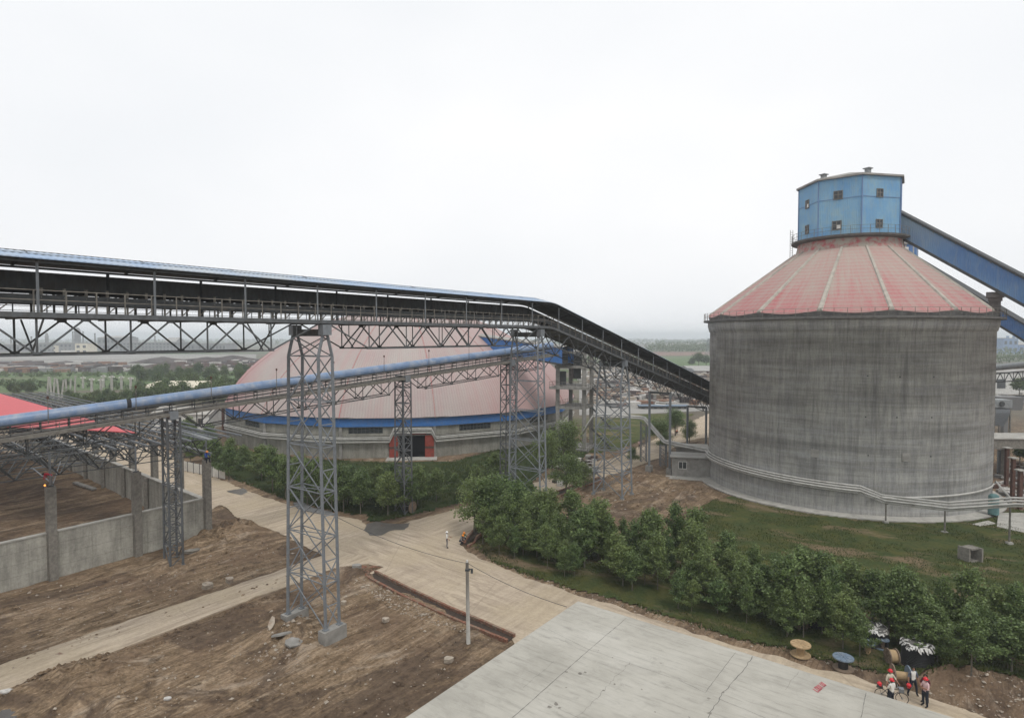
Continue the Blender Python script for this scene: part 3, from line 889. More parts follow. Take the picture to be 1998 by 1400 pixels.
ring_rail(NC, 7.7, 36.2, 1.1, 40, M['steel_dusty'], parent=silo)
# blue head house: irregular octagon
toCam = math.atan2(-NC.y, -NC.x)
def oct_pt(deg, r, z):
    a = toCam + R(deg)          # positive = to the right as seen from the viewpoint
    return Vector((NC.x + r * math.cos(a), NC.y + r * math.sin(a), z))
OD = [-83, -35, 13, 67, 104, 150, 195, 237]
ZB, ZT = 36.2, 44.55
hh = MB()
bot = [oct_pt(d, 6.75, ZB) for d in OD]; top = [oct_pt(d, 6.75, ZT) for d in OD]
def clad_mat():
    m, n, b = new_mat('faded_blue_profile_sheet')
    v = mapping(n, coord='World'); vv = mapping(n, scale=(1, 1, 0.15), coord='World')
    a = noise(n, v, 0.35, 6, 0.65); s_ = noise(n, vv, 2.6, 6, 0.75)
    c = ramp(n, a, [(0.35, (0.13, 0.32, 0.56)), (0.55, (0.19, 0.38, 0.56)), (0.7, (0.26, 0.43, 0.53))])
    c = mix(n, ramp(n, s_, [(0.48, 0.0), (0.72, 0.7)]), c, (0.27, 0.36, 0.38))
    sp = noise(n, v, 2.5, 8, 0.8)
    c = mix(n, ramp(n, sp, [(0.60, 0.0), (0.70, 0.6)]), c, (0.30, 0.32, 0.30))
    c = mix(n, ramp(n, noise(n, v, 0.9, 7, 0.75), [(0.66, 0.0), (0.74, 0.6)]), c, (0.26, 0.18, 0.12))
    n.links.new(c, b.inputs['Base Color']); b.inputs['Roughness'].default_value = 0.6
    bump(n, b, s_, 0.3, 0.05)
    return m
M['clad'] = clad_mat()
def gal_mat():
    m, n, b = new_mat('ribbed_blue_gallery_sheet')
    v = mapping(n, coord='World'); vv = mapping(n, scale=(1, 1, .2), coord='World')
    s_ = noise(n, vv, 2.0, 6, 0.7); a = noise(n, v, 0.12, 4, 0.6)
    c = ramp(n, a, [(0.4, (0.075, 0.175, 0.37)), (0.62, (0.12, 0.24, 0.42))])
    c = mix(n, ramp(n, s_, [(0.5, 0.0), (0.75, 0.5)]), c, (0.26, 0.31, 0.34))
    g = n.nodes.new('ShaderNodeNewGeometry'); sep = n.nodes.new('ShaderNodeSeparateXYZ'); n.links.new(g.outputs['Position'], sep.inputs[0])
    mr = n.nodes.new('ShaderNodeMapRange'); n.links.new(sep.outputs[2], mr.inputs[0]); mr.inputs[1].default_value = 33.5; mr.inputs[2].default_value = 39; mr.inputs[4].default_value = .8
    c = mix(n, mr.outputs[0], c, (0.31, 0.37, 0.37))      # cement dust blown from the head house
    n.links.new(c, b.inputs['Base Color']); b.inputs['Roughness'].default_value = 0.6
    return m
M['gallery_clad'] = gal_mat()
for i in range(8):
    j = (i + 1) % 8
    a, b2 = bot[i], bot[j]; c2, d2 = top[j], top[i]
    L = (b2 - a).length; nseg = max(6, int(L / 0.22)); nrm = ((a + b2) / 2 - Vector((NC.x, NC.y, ZB))).normalized(); nrm.z = 0
    for k in range(nseg):
        for (zz0, zz1, of) in ((ZB, ZB + 5.2, 0.0), (ZB + 5.2, ZT, 0.035)):
            p = a.lerp(b2, k / nseg); q = a.lerp(b2, (k + 0.5) / nseg); r_ = a.lerp(b2, (k + 1) / nseg)
            o1 = nrm * (of + 0.035)
            o0 = nrm * of
            pts = [p + o0, q + o1, r_ + o0]
            hh.add([(x.x, x.y, zz0) for x in pts] + [(x.x, x.y, zz1) for x in pts], [(0, 1, 4, 3), (1, 2, 5, 4)])
house = hh.build('head_house', M['clad'], silo)
mb = MB()
for i in range(8):
    mb.bar(oct_pt(OD[i], 6.83, ZB), oct_pt(OD[i], 6.83, ZT), 0.12)
    mb.bar(oct_pt(OD[i], 6.80, ZB + 5.2), oct_pt(OD[(i + 1) % 8], 6.80, ZB + 5.2), 0.05, 0.08)
mb.build('corner_trim', M['far_blue'], house)
mb = MB()
ap = Vector((NC.x, NC.y, ZT + 1.75)); eo = [oct_pt(d, 7.2, ZT - 0.05) for d in OD]; eo2 = [oct_pt(d, 7.2, ZT - 0.3) for d in OD]
ei = [oct_pt(d, 6.6, ZT - 0.3) for d in OD]
mb.add([ap] + eo, [(0, 1 + i, 1 + (i + 1) % 8) for i in range(8)])
mb.add(eo + eo2, [(i, 8 + i, 8 + (i + 1) % 8, (i + 1) % 8) for i in range(8)])
mb.add(eo2 + ei, [(i, 8 + i, 8 + (i + 1) % 8, (i + 1) % 8) for i in range(8)])
hr = mb.build('house_roof', M['grey_sheet'], silo)
for (d, r) in ((26, 5.0), (-42, 5.0)):
    p = oct_pt(d, r, ZT + 0.55); m2 = MB(); m2.box(p + Vector((0, 0, 0.0)), (0.6, 0.6, 0.8), 0.5); m2.box(p + Vector((0, 0, 0.42)), (.95, .95, 0.12), 0.5)
    m2.build('roof_vent', M['galv'], hr)
def window(parent, i, f, z, w, h, broken=False):
    a, b2 = bot[i], bot[(i + 1) % 8]
    c = a.lerp(b2, f); tdir = (b2 - a).normalized(); nrm = Vector((tdir.y, -tdir.x, 0))
    if nrm.dot(c - Vector((NC.x, NC.y, c.z))) < 0: nrm = -nrm
    rz = math.atan2(tdir.y, tdir.x)
    fr = MB(); cc = Vector((c.x, c.y, z)) + nrm * 0.09
    for sx in (-1, 0, 1): fr.box(cc + tdir * (sx * w / 2), (0.09, 0.12, h), rz)
    for sz in (-1, 0.1, 1): fr.box(cc + Vector((0, 0, sz * h / 2)), (w + 0.1, 0.10, 0.08), rz)
    w_ = fr.build('window', M['steel_dusty'], parent)
    g = MB(); g.box(cc - nrm * 0.01, (w, 0.06, h), rz); g.build('pane', M['glass'], w_)
    if broken:
        g = MB(); g.box(cc + nrm * 0.05 + tdir * 0.25 - Vector((0, 0, .25)), (w * .42, 0.05, h * .4), rz); g.build('missing_pane', M['white'], w_)
    return w_
window(silo, 0, 0.46, 41.6, 0.9, 1.2, True); window(silo, 0, 0.46, 37.9, 0.85, 1.2)
window(silo, 1, 0.46, 41.9, 1.1, 1.15); window(silo, 1, 0.44, 37.7, 1.1, 1.2, True)
window(silo, 2, 0.45, 41.9, 0.95, 1.1); window(silo, 2, 0.45, 37.7, 0.95, 1.1)
# small openings, hatches and inspection holes in the silo wall
def wall_box(px, py, w, h, d, mat, name, lbl=None):
    # point where the line of sight meets the wall
    dr = ray(px, py); ox, oy = -C0.x, -C0.y
    A = dr.x ** 2 + dr.y ** 2; B = 2 * (ox * dr.x + oy * dr.y); Cc = ox * ox + oy * oy - SILO_R ** 2
    t = (-B - math.sqrt(max(0, B * B - 4 * A * Cc))) / (2 * A)
    p = Vector((dr.x * t, dr.y * t, H + dr.z * t)); a = math.atan2(p.y - C0.y, p.x - C0.x)
    m_ = MB(); m_.box(p, (d, w, h), a); return m_.build(name, mat, silo), p
for px, py in ((1452, 860), (1590, 884), (1768, 892)):
    o_, p_ = wall_box(px, py, 0.95, 1.0, 0.16, M['conc'], 'hatch')
for px, py in ((1626, 635), (1741, 634)): wall_box(px, py, 0.45, 0.32, 0.06, M['glass'], 'vent_hole')
for px, py in ((1693, 733), (1756, 735), (1822, 735), (1689, 813), (1750, 814), (1818, 814), (1694, 888), (1816, 890)):
    wall_box(px, py, 0.14, 0.14, 0.05, M['glass'], 'tie_hole')
# ladder stub on the neck
mb = MB()
lp = oct_pt(-88, 7.75, 34.2)
for dx in (-0.2, 0.2): mb.bar(lp + Vector((dx, 0, 0)), lp + Vector((dx, 0, 4.2)), 0.05)
for k in range(12): mb.bar(lp + Vector((-0.2, 0, 0.35 * k)), lp + Vector((0.2, 0, 0.35 * k)), 0.04)
mb.build('ladder', M['steel_dusty'], silo)

# pipes bracketed round the foot of the silo, leaving it to the right on posts
silo_pipes = empty('pipe_rack', (C0.x - 5, C0.y - 19, 0), 'silver-grey pipes wrapped round the foot of the big silo and leaving right on posts', 'pipes')
def ring_arc(px0, px1, n, z0, z1, r):
    a0 = math.atan2(gp(px0, 900).y * 0 + 0, 1)
    out = []
    for k in range(n + 1):
        px = px0 + (px1 - px0) * k / n
        dr = ray(px, 900); dx, dy = dr.x, dr.y; L = math.hypot(dx, dy); dx /= L; dy /= L
        ox, oy = -C0.x, -C0.y
        B = 2 * (ox * dx + oy * dy); Cc = ox * ox + oy * oy - r * r; disc = max(0, B * B - 4 * Cc)
        t = (-B - math.sqrt(disc)) / 2
        z = z0 + (z1 - z0) * k / n
        out.append(Vector((dx * t, dy * t, z)))
    return out
RS = ((SILO_R + 0.35, 0.75), (SILO_R + 0.62, 0.50), (SILO_R + 0.80, 0.22), (SILO_R + 0.62, -0.05))
for r, dz in RS:
    arc = ring_arc(1378.5 if r < SILO_R + 0.5 else 1375, 1680, 40, 3.55 + dz, 3.05 + dz, r)
    far_ = [at(1377, 880, arc[0].y + 6)]
    far_[0].z = arc[0].z
    tail = [at(1722, 972, 71.5), at(1850, 987, 67.0), at(1975, 978, 64.0), at(2150, 985, 60)]
    off = (r - SILO_R - 0.35)
    tail = [p + Vector((0, -off, dz - 0.35)) for p in tail]
    mb = MB(); mb.tube(arc + tail, 0.11, 8); mb.build('pipe', M['white_pipe'], silo_pipes, smooth=True)
arc = ring_arc(1700, 1944.5, 30, 2.55, 2.95, SILO_R + 0.3)
mb = MB(); mb.tube(arc + [at(1972, 972, 72)], 0.13, 8); mb.build('pipe', M['white_pipe'], silo_pipes, smooth=True)
for px, py, Y, zt in ((1728, 1020, 0, 2.5), (1843, 1041, 0, 3.0), (1969, 1062, 0, 4.4)):
    g = gp(px, py); mb = MB(); mb.bar(g, (g.x, g.y, zt), 0.13); mb.box((g.x, g.y, zt - 0.05), (1.4, 0.12, 0.12), 1.2)
    po = mb.build('post', M['steel_dusty'], silo_pipes)
    mb = MB(); mb.box((g.x, g.y, 0.12), (0.5, 0.5, 0.35)); mb.build('footing', M['conc_pale'], po)

# ------------------------------------------------------------------ gatehouse beside the silo
def small_building(name, c, size, rz, hgt, wallmat, roofmat, label, cat, over=0.35, rt=0.18, parent_parts=None, group=None, roof='flat', rise=1.0):
    root = empty(name, (c[0], c[1], 0), label, cat, group)
    mb = MB(); mb.box((c[0], c[1], hgt / 2 - 0.1), (size[0], size[1], hgt + 0.2), rz); mb.build('wall', wallmat, root)
    mb = MB()
    cr, sr = math.cos(rz), math.sin(rz)
    def T(x, y, z): return Vector((c[0] + x * cr - y * sr, c[1] + x * sr + y * cr, z))
    if roof == 'flat': mb.box((c[0], c[1], hgt + rt / 2 + 0.102), (size[0] + 2 * over, size[1] + 2 * over, rt), rz)
    else:
        hx, hy = size[0] / 2 + over, size[1] / 2 + over
        z0, z1 = hgt + 0.10, hgt + rise
        vs = [T(-hx, -hy, z0), T(hx, -hy, z0), T(hx, hy, z0), T(-hx, hy, z0), T(-hx, 0, z1), T(hx, 0, z1)]
        vs += [v - Vector((0, 0, 0.12)) for v in vs]
        mb.add(vs, [(0, 1, 5, 4), (2, 3, 4, 5), (6, 10, 11, 7), (8, 11, 10, 9), (0, 6, 7, 1), (2, 8, 9, 3), (0, 4, 10, 6), (3, 9, 10, 4), (1, 7, 11, 5), (2, 5, 11, 8)])
        x_, y_ = size[0] / 2 - 0.01, size[1] / 2 - 0.01
        for sx in (-1, 1):
            gb = MB(); gb.add([T(sx * x_, -y_, hgt), T(sx * x_, y_, hgt), T(sx * x_, 0, hgt + rise * (1 - over / hy) - 0.12)], [(0, 1, 2)])
            gb.build('gable', wallmat, root)
    mb.build('roof', roofmat, root)
    return root, T
def put_window(root, T, x, y, z, w, h, face, frame=None, bars=1):
    """face: 0 = -y side, 1 = +x side, 2 = -x side"""
    mb = MB(); g = MB()
    fm = frame or M['white']
    def P(a, b, d): return T(x + a, y - d, z + b) if face == 0 else (T(x + d, y + a, z + b) if face == 1 else T(x - d, y + a, z + b))
    def quadbox(m_, a0, a1, b0, b1, d0, d1):
        vs = [P(a, b, d) for d in (d0, d1) for a, b in ((a0, b0), (a1, b0), (a1, b1), (a0, b1))]
        m_.add(vs, [(0, 1, 2, 3), (4, 7, 6, 5), (0, 4, 5, 1), (1, 5, 6, 2), (2, 6, 7, 3), (3, 7, 4, 0)])
    quadbox(g, -w / 2, w / 2, -h / 2, h / 2, -0.02, 0.03)
    t = 0.07
    for k in range(bars + 2):
        a = -w / 2 + w * k / (bars + 1); quadbox(mb, a - t / 2, a + t / 2, -h / 2, h / 2, -0.02, 0.07)
    for b in (-h / 2, h / 2): quadbox(mb, -w / 2 - t / 2, w / 2 + t / 2, b - t / 2, b + t / 2, -0.02, 0.075)
    o = mb.build('window', fm, root); g.build('pane', M['glass'], o)
gh_c = gp(1352, 930) + Vector((0.3, 1.2, 0))
gate, T = small_building('pump_house', (gh_c.x, gh_c.y, 0), (6.4, 3.6), R(-14), 3.0, M['conc'], M['grey_sheet'], 'small flat-roofed grey pump house built against the left side of the big silo', 'small building')
put_window(gate, T, -1.6, -1.8, 1.9, 1.2, 1.1, 0)
mb = MB(); mb.box((gh_c.x - 0.5, gh_c.y - 2.6, 0.06), (8.6, 2.2, 0.16), R(-14)); mb.build('plinth', M['conc_pale'], gate)
sh, T2_ = small_building('store_shed', (gh_c.x + 2.2, gh_c.y + 8.5, 0), (5.0, 3.0), R(-14), 3.0, M['conc'], M['conc_pale'], 'second small concrete shed just behind the pump house beside the silo', 'small building')
put_window(sh, T2_, -0.9, -1.5, 1.6, 1.1, 1.2, 0)

# pipe run that climbs away from the silo towards the concrete frame
run = empty('pipe_rack', gp(1290, 880), 'bundle of silver-grey pipes arching over the side road on lattice posts left of the silo', 'pipes')
for k, (dy, dz) in enumerate(((0, 0.0), (0.3, 0.28), (0.6, 0.0), (0.9, 0.28))):
    P_ = [at(1381, 888, 96), at(1379, 880, 99), at(1298, 864, 104), at(1294, 862, 104.5), at(1256, 818, 108), at(1245, 816, 109), at(1180, 812, 112), at(1157, 812, 113), at(1134, 848, 115), at(1133, 852, 116)]
    mb = MB(); mb.tube([p + Vector((dy * 0.5, dy, dz)) for p in P_], 0.14, 8); mb.build('pipe', M['white_pipe'], run, smooth=True)
for px, Y in ((1256, 108), (1294, 104.5)):
    p = at(px, 822 if px == 1256 else 866, Y); mb = MB()
    for dx in (-0.5, 0.5):
        for dy in (-0.4, 0.4): mb.bar((p.x + dx, p.y + dy, -0.1), (p.x + dx, p.y + dy, p.z), 0.12)
    n = 6
    for i in range(n):
        z0, z1 = p.z * i / n, p.z * (i + 1) / n
        for dy in (-0.4, 0.4): mb.bar((p.x - 0.5, p.y + dy, z0), (p.x + 0.5, p.y + dy, z1), 0.06); mb.bar((p.x + 0.5, p.y + dy, z0), (p.x - 0.5, p.y + dy, z1), 0.06)
    mb.build('lattice_post', M['steel'], run)

# ------------------------------------------------------------------ blue enclosed galleries rising to the head houses
def gallery(name, a, b, w, h, label, roofgap=0.0, clad=None, roofm=None):
    a, b = Vector(a), Vector(b)
    root = empty(name, a, label, 'conveyor gallery')
    d = (b - a).normalized(); side = d.cross(Vector((0, 0, 1))).normalized(); up = Vector((0, 0, 1))
    L = (b - a).length; n = int(L / 0.3)
    for s in (-1, 1):
        mb = MB()
        for k in range(n):
            p = a + d * (L * k / n); q = a + d * (L * (k + .5) / n); r_ = a + d * (L * (k + 1) / n)
            o0 = side * (s * w / 2); o1 = side * (s * (w / 2 + 0.045))
            pts = [p + o0, q + o1, r_ + o0]
            mb.add([x for x in pts] + [x + up * h for x in pts], [(0, 1, 4, 3), (1, 2, 5, 4)])
        mb.build('side_cladding', clad or M['blue_clad'], root)
    mb = MB()
    for s in (-1, 1): mb.bar(a + side * (s * w / 2) - up * 0.12, b + side * (s * w / 2) - up * 0.12, 0.25, 0.35)
    mb.add([a - side * w / 2, a + side * w / 2, b + side * w / 2, b - side * w / 2], [(0, 1, 2, 3)])
    k = 0
    while k < L:
        p = a + d * k; mb.bar(p - side * w / 2 - up * 0.15, p + side * w / 2 - up * 0.15, 0.15); k += 2.0
    mb.build('floor_beam', M['steel_dark'], root)
    mb = MB()
    e = 0.25; z1 = h + roofgap
    for s in (-1, 1):
        mb.add([a + side * (s * (w / 2 + e)) + up * z1, b + side * (s * (w / 2 + e)) + up * z1, b + up * (z1 + 0.35), a + up * (z1 + 0.35)], [(0, 1, 2, 3)])
        mb.bar(a + side * (s * (w / 2 + e)) + up * (z1 - 0.05), b + side * (s * (w / 2 + e)) + up * (z1 - 0.05), 0.06, 0.22)
        mb.bar(a + side * (s * (w / 2 - .1)) + up * (z1 - 0.2), b + side * (s * (w / 2 - .1)) + up * (z1 - 0.2), 0.1, 0.1)
    mb.build('roof', roofm or M['steel_dark'], root)
    mb = MB(); k = 0
    while k < L:
        for s in (-1, 1):
            p = a + d * k + side * (s * (w / 2 + 0.06)); mb.bar(p + up * (h - .1), p + up * z1, 0.08)
        k += 1.6
    mb.build('eave_stub', M['steel_dusty'], root)
    return root
ga = at(1744, 453, 89.5); gb_ = at(1998, 592, 78.0)
dirg = (gb_ - ga)
g1 = gallery('conveyor_gallery', ga - dirg * 0.08, ga + dirg * 1.5, 2.5, 3.05, 'long blue-clad conveyor gallery sloping from the right edge to the top of the big silo', roofgap=0.32, clad=M['gallery_clad'])
p = ga + dirg * 0.80
mb = MB(); zb = 24.5
mb.box((p.x - 0.1, p.y - 0.2, (p.z + zb) / 2 - 0.4), (0.9, 1.2, p.z - zb - 0.6), 0.9); mb.box((p.x - 0.1, p.y - .2, p.z - 0.95), (1.8, 1.9, 0.7), 0.9)
mb.box((p.x - 0.1, p.y - .2, p.z - 1.5), (1.3, 1.5, 0.5), 0.9)
mb.build('support_pier', M['conc_dark'], g1)
gc = at(1785, 529, 117); gd = at(1998, 659, 102)
g2 = gallery('conveyor_gallery', gc - (gd - gc) * 0.02, gd + (gd - gc) * 0.5, 2.4, 2.35, 'second blue conveyor gallery showing behind the red cone of the big silo', roofgap=0.3)
# second silo head far behind
hc = at(1758, 480, 140)
h2 = empty('silo', (hc.x, hc.y, 0), 'small blue head house of a second silo peeking out behind the cone roof', 'silo')
mb = MB(); mb.lathe((hc.x, hc.y, 0), [(14, 0), (14, 24), (14.6, 24.3), (3.2, 37), (3.2, 43.0)], 40); mb.build('silo_body', M['silo'], h2, smooth=False)
mb = MB(); mb.lathe((hc.x, hc.y, 0), [(3.3, 35.5), (3.3, 42.6)], 12); mb.build('head_house', M['blue_clad'], h2)
mb = MB(); mb.lathe((hc.x, hc.y, 0), [(3.6, 42.5), (3.6, 42.7), (0.1, 43.7)], 12); mb.build('house_roof', M['grey_sheet'], h2)
pw = at(1768, 489, 136.2); mb = MB(); mb.box(pw, (0.9, 0.3, 1.6)); mb.build('window', M['white'], h2)

# ------------------------------------------------------------------ main conveyor: open gallery on lattice towers
P0 = Vector((-14.8, 45.05, 0)); U = Vector((0.583, 0.8125, 0)); N = Vector((0.8125, -0.583, 0))
ZD = 23.2; TB = 30.5; SL = 0.221; BR = 1.2
def zdeck(t):
    if t <= TB - BR: return ZD
    if t >= TB + BR: return ZD - SL * (t - TB)
    x = t - (TB - BR)
    return ZD - SL * x * x / (4 * BR)
def cv(t, w, h): return P0 + U * t + N * w + Vector((0, 0, zdeck(t) + h))
T0, T1 = -62.0, 112.0
conv = empty('covered_conveyor', P0, 'long open-sided belt conveyor with blue-edged corrugated roof, high up on lattice towers', 'conveyor')
HW = 1.75
tt = list(np.arange(T0, T1 + 0.01, 0.5))
# roof: two corrugated slopes
mb = MB(); RT = list(np.arange(T0, T1, 0.155)); vs = []; prof = ((-HW - 0.35, 2.62), (0, 3.14), (HW + 0.35, 2.62))
for i, t in enumerate(RT):
    dz = 0.035 if (i % 2) else 0.0
    for w, h in prof: vs.append(cv(t, w, h + dz))
    for w, h in prof: vs.append(cv(t, w, h - 0.03))
fs = []; n_ = len(prof)
for i in range(len(RT) - 1):
    b0 = i * 6; b1 = b0 + 6
    for j in range(2): fs.append((b0 + j, b0 + j + 1, b1 + j + 1, b1 + j)); fs.append((b0 + 3 + j, b1 + 3 + j, b1 + 4 + j, b0 + 4 + j))
    fs.append((b0, b1, b1 + 3, b0 + 3)); fs.append((b0 + 2, b0 + 5, b1 + 5, b1 + 2))
mb.add(vs, fs)
mb.f = [f for f in mb.f]; mats_ = []
for i in range(len(RT) - 1): mats_ += [0, 1, 0, 1, 0, 0]
mb.mi = mats_
mb.build('roof', [M['blue_roof'], M['dark_sheet']], conv)
# purlins, ridge and eave beams
mb = MB()
for i in range(len(tt) - 1):
    for w, h in ((-HW, 2.48), (HW, 2.48), (-HW * .5, 2.90), (HW * .5, 2.90), (0, 3.12)):
        mb.bar(cv(tt[i], w, h), cv(tt[i + 1], w, h), 0.08, 0.12)
mb.build('purlin', M['steel_dark'], conv)
# rear sheet wall
mb = MB(); vs = []
RW = list(np.arange(T0, T1, 0.17))
for i, t in enumerate(RW):
    dw = 0.05 if i % 2 else 0
    vs += [cv(t, -HW - 0.05 + dw, 1.25), cv(t, -HW - 0.05 + dw, 2.28)]
mb.add(vs, [(2 * i, 2 * i + 2, 2 * i + 3, 2 * i + 1) for i in range(len(RW) - 1)])
mb.build('rear_wall', M['dark_sheet'], conv)
# deck: edge beams, floor plates, cross beams
for s in (-1, 1):
    mb = MB()
    for i in range(len(tt) - 1): mb.bar(cv(tt[i], s * HW, -0.12), cv(tt[i + 1], s * HW, -0.12), 0.14, 0.26)
    mb.build('edge_beam', M['steel_mid'], conv)
mb = MB(); vs = []
for t in tt: vs += [cv(t, -HW + .1, 0.0), cv(t, HW - .1, 0.0), cv(t, -HW + .1, -0.06), cv(t, HW - .1, -0.06)]
fs = []
for i in range(len(tt) - 1):
    a = 4 * i; fs += [(a, a + 1, a + 5, a + 4), (a + 2, a + 6, a + 7, a + 3)]
mb.add(vs, fs)
for t in np.arange(T0, T1, 2.13): mb.bar(cv(t, -HW, -0.2), cv(t, HW, -0.2), 0.12, 0.2)
mb.build('floor', M['dark_sheet'], conv)
# belt and return belt
mb = MB(); vs = []
for t in tt: vs += [cv(t, -0.62, 1.22), cv(t, -0.3, 1.02), cv(t, 0.3, 1.02), cv(t, 0.62, 1.22), cv(t, -0.55, 0.62), cv(t, 0.55, 0.62)]
fs = []
for i in range(len(tt) - 1):
    a = 6 * i
    for j in range(3): fs.append((a + j, a + j + 1, a + j + 7, a + j + 6))
    fs.append((a + 4, a + 5, a + 11, a + 10))
mb.add(vs, fs); mb.build('belt', M['belt'], conv)
mb = MB()
for i in range(len(tt) - 1):
    for s in (-1, 1):
        mb.bar(cv(tt[i], s * 0.72, 0.86), cv(tt[i + 1], s * 0.72, 0.86), 0.08, 0.16)
        mb.bar(cv(tt[i], s * 0.78, 0.62), cv(tt[i + 1], s * 0.78, 0.62), 0.04, 0.30)
mb.build('belt_stringer', M['steel_dark'], conv)
# idler stands (one mesh each, shared data)
def line_matrix(t):
    """frame of the conveyor at t"""
    return cv(t, 0, 0)
pm = MB()
for s in (-1, 1):
    pm.bar(N * (s * 0.72) + Vector((0, 0, 0.0)), N * (s * 0.72) + Vector((0, 0, 0.86)), 0.08)
    pm.bar(N * (s * 0.72) + Vector((0, 0, 0.94)), N * (s * 0.74) + Vector((0, 0, 1.30)), 0.09, 0.12)
pm.bar(N * -0.72 + Vector((0, 0, 0.95)), N * 0.72 + Vector((0, 0, 0.95)), 0.07)
pm.bar(N * 0.72 + Vector((0, 0, 0.05)), N * 0.72 + U * 0.5 + Vector((0, 0, .5)), 0.05)
pm.tube([N * -0.34 + Vector((0, 0, 0.97)), N * 0.34 + Vector((0, 0, 0.97))], 0.05, 8)
idl = pm.build('idler_stand', M['steel_dusty'], conv, world=False)
idl.location = cv(-18.3, 0, 0) - P0
k = 1
for t in np.arange(-16.5, 75, 1.0):
    if k > 92: break
    o = idl.copy(); col.objects.link(o); o.location = cv(t, 0, 0) - P0; k += 1
# roof posts, front and rear
pm = MB(); pm.bar(N * HW, N * HW + Vector((0, 0, 2.5)), 0.09); post_f = pm.build('roof_post', M['steel'], conv, world=False)
pm = MB(); pm.bar(N * -HW, N * -HW + Vector((0, 0, 2.5)), 0.12); post_r = pm.build('rear_post', M['steel_dark'], conv, world=False)
first = True
for t in np.arange(-11.5 - 5.45 * 2, 100, 5.45):
    for pr_, sh_ in ((post_f, 0.0), (post_r, -1.0)):
        o = pr_ if first else pr_.copy()
        if not first: col.objects.link(o)
        o.location = cv(t + sh_, 0, 0) - P0
    first = False
# rafters at posts
for t in np.arange(-11.5 - 5.45 * 2, 100, 5.45):
    mb = MB(); mb.bar(cv(t, -HW - .2, 2.5), cv(t, 0, 3.14), 0.08, 0.12); mb.bar(cv(t, HW + .2, 2.5), cv(t, 0, 3.14), 0.08, 0.12)
    mb.build('rafter', M['steel_dark'], conv)
# handrails both sides
for s, nm in ((1, 'handrail'), (-1, 'handrail')):
    mb = MB()
    for i in range(len(tt) - 1):
        for h in (1.1, 0.62) if s > 0 else (1.05, 0.75, 0.45, 0.2):
            mb.bar(cv(tt[i], s * HW, h), cv(tt[i + 1], s * HW, h), 0.045 if s > 0 else 0.03)
    for t in np.arange(T0, T1, 1.36 if s > 0 else 1.5): mb.bar(cv(t, s * HW, 0), cv(t, s * HW, 1.1), 0.055 if s > 0 else 0.045)
    mb.build(nm, M['steel_dusty'] if s > 0 else M['steel'], conv)
# lattice girders below the deck
TH = 2.1; PN = 4.36
def girder(ta, tb, s, mb):
    L = tb - ta - 7.8; n = max(2, round(L / 4.2) + 1); bots = [ta + 3.9 + L * k / (n - 1) for k in range(n)]
    tops = [ta + .1] + [(bots[k] + bots[k + 1]) / 2 for k in range(n - 1)] + [tb - .1]
    for k, t in enumerate(bots):
        mb.bar(cv(t, s * 1.62, -0.2), cv(t, s * 1.62, -TH), 0.075)
        mb.bar(cv(t, s * 1.62, -TH), cv(tops[k], s * 1.62, -0.25), 0.085); mb.bar(cv(t, s * 1.62, -TH), cv(tops[k + 1], s * 1.62, -0.25), 0.085)
        mb.bar(cv(t - .2, s * 1.62, -TH + .05), cv(t + .2, s * 1.62, -TH + .05), .10, .2)
        if k: mb.bar(cv(tops[k] - .22, s * 1.62, -0.32), cv(tops[k] + .22, s * 1.62, -0.32), .10, .18)
    for k in (0, n - 1):
        e = ta + 1.95 if k == 0 else tb - 1.95; mb.bar(cv(e, s * 1.62, -0.2), cv(e, s * 1.62, -TH * .55), 0.06)
    for k in range(n - 1): mb.bar(cv(bots[k], s * 1.62, -TH), cv(bots[k + 1], s * 1.62, -TH), 0.10, 0.10)
    if s > 0:
        for k, t in enumerate(bots):
            mb.bar(cv(t, -1.62, -TH), cv(t, 1.62, -TH), 0.06)
        for k in (0, n // 2, n - 1):
            t = bots[k] + (.3 if k else -.3); mb.bar(cv(t, -1.62, -0.3), cv(t, 0.2, -TH), 0.07); mb.bar(cv(t, 1.62, -0.3), cv(t, -0.2, -TH), 0.07)
for ta, tb in ((-62, -34.3), (-33.7, -0.3), (0.3, 28.0), (28.5, 49.3), (49.7, 66.1), (66.5, 83.8), (84.2, 100.8)):
    for s in (-1, 1):
        mb = MB(); girder(ta, tb, s, mb); mb.build('lattice_girder', M['steel_dark'] if s < 0 else M['steel_mid'], conv)

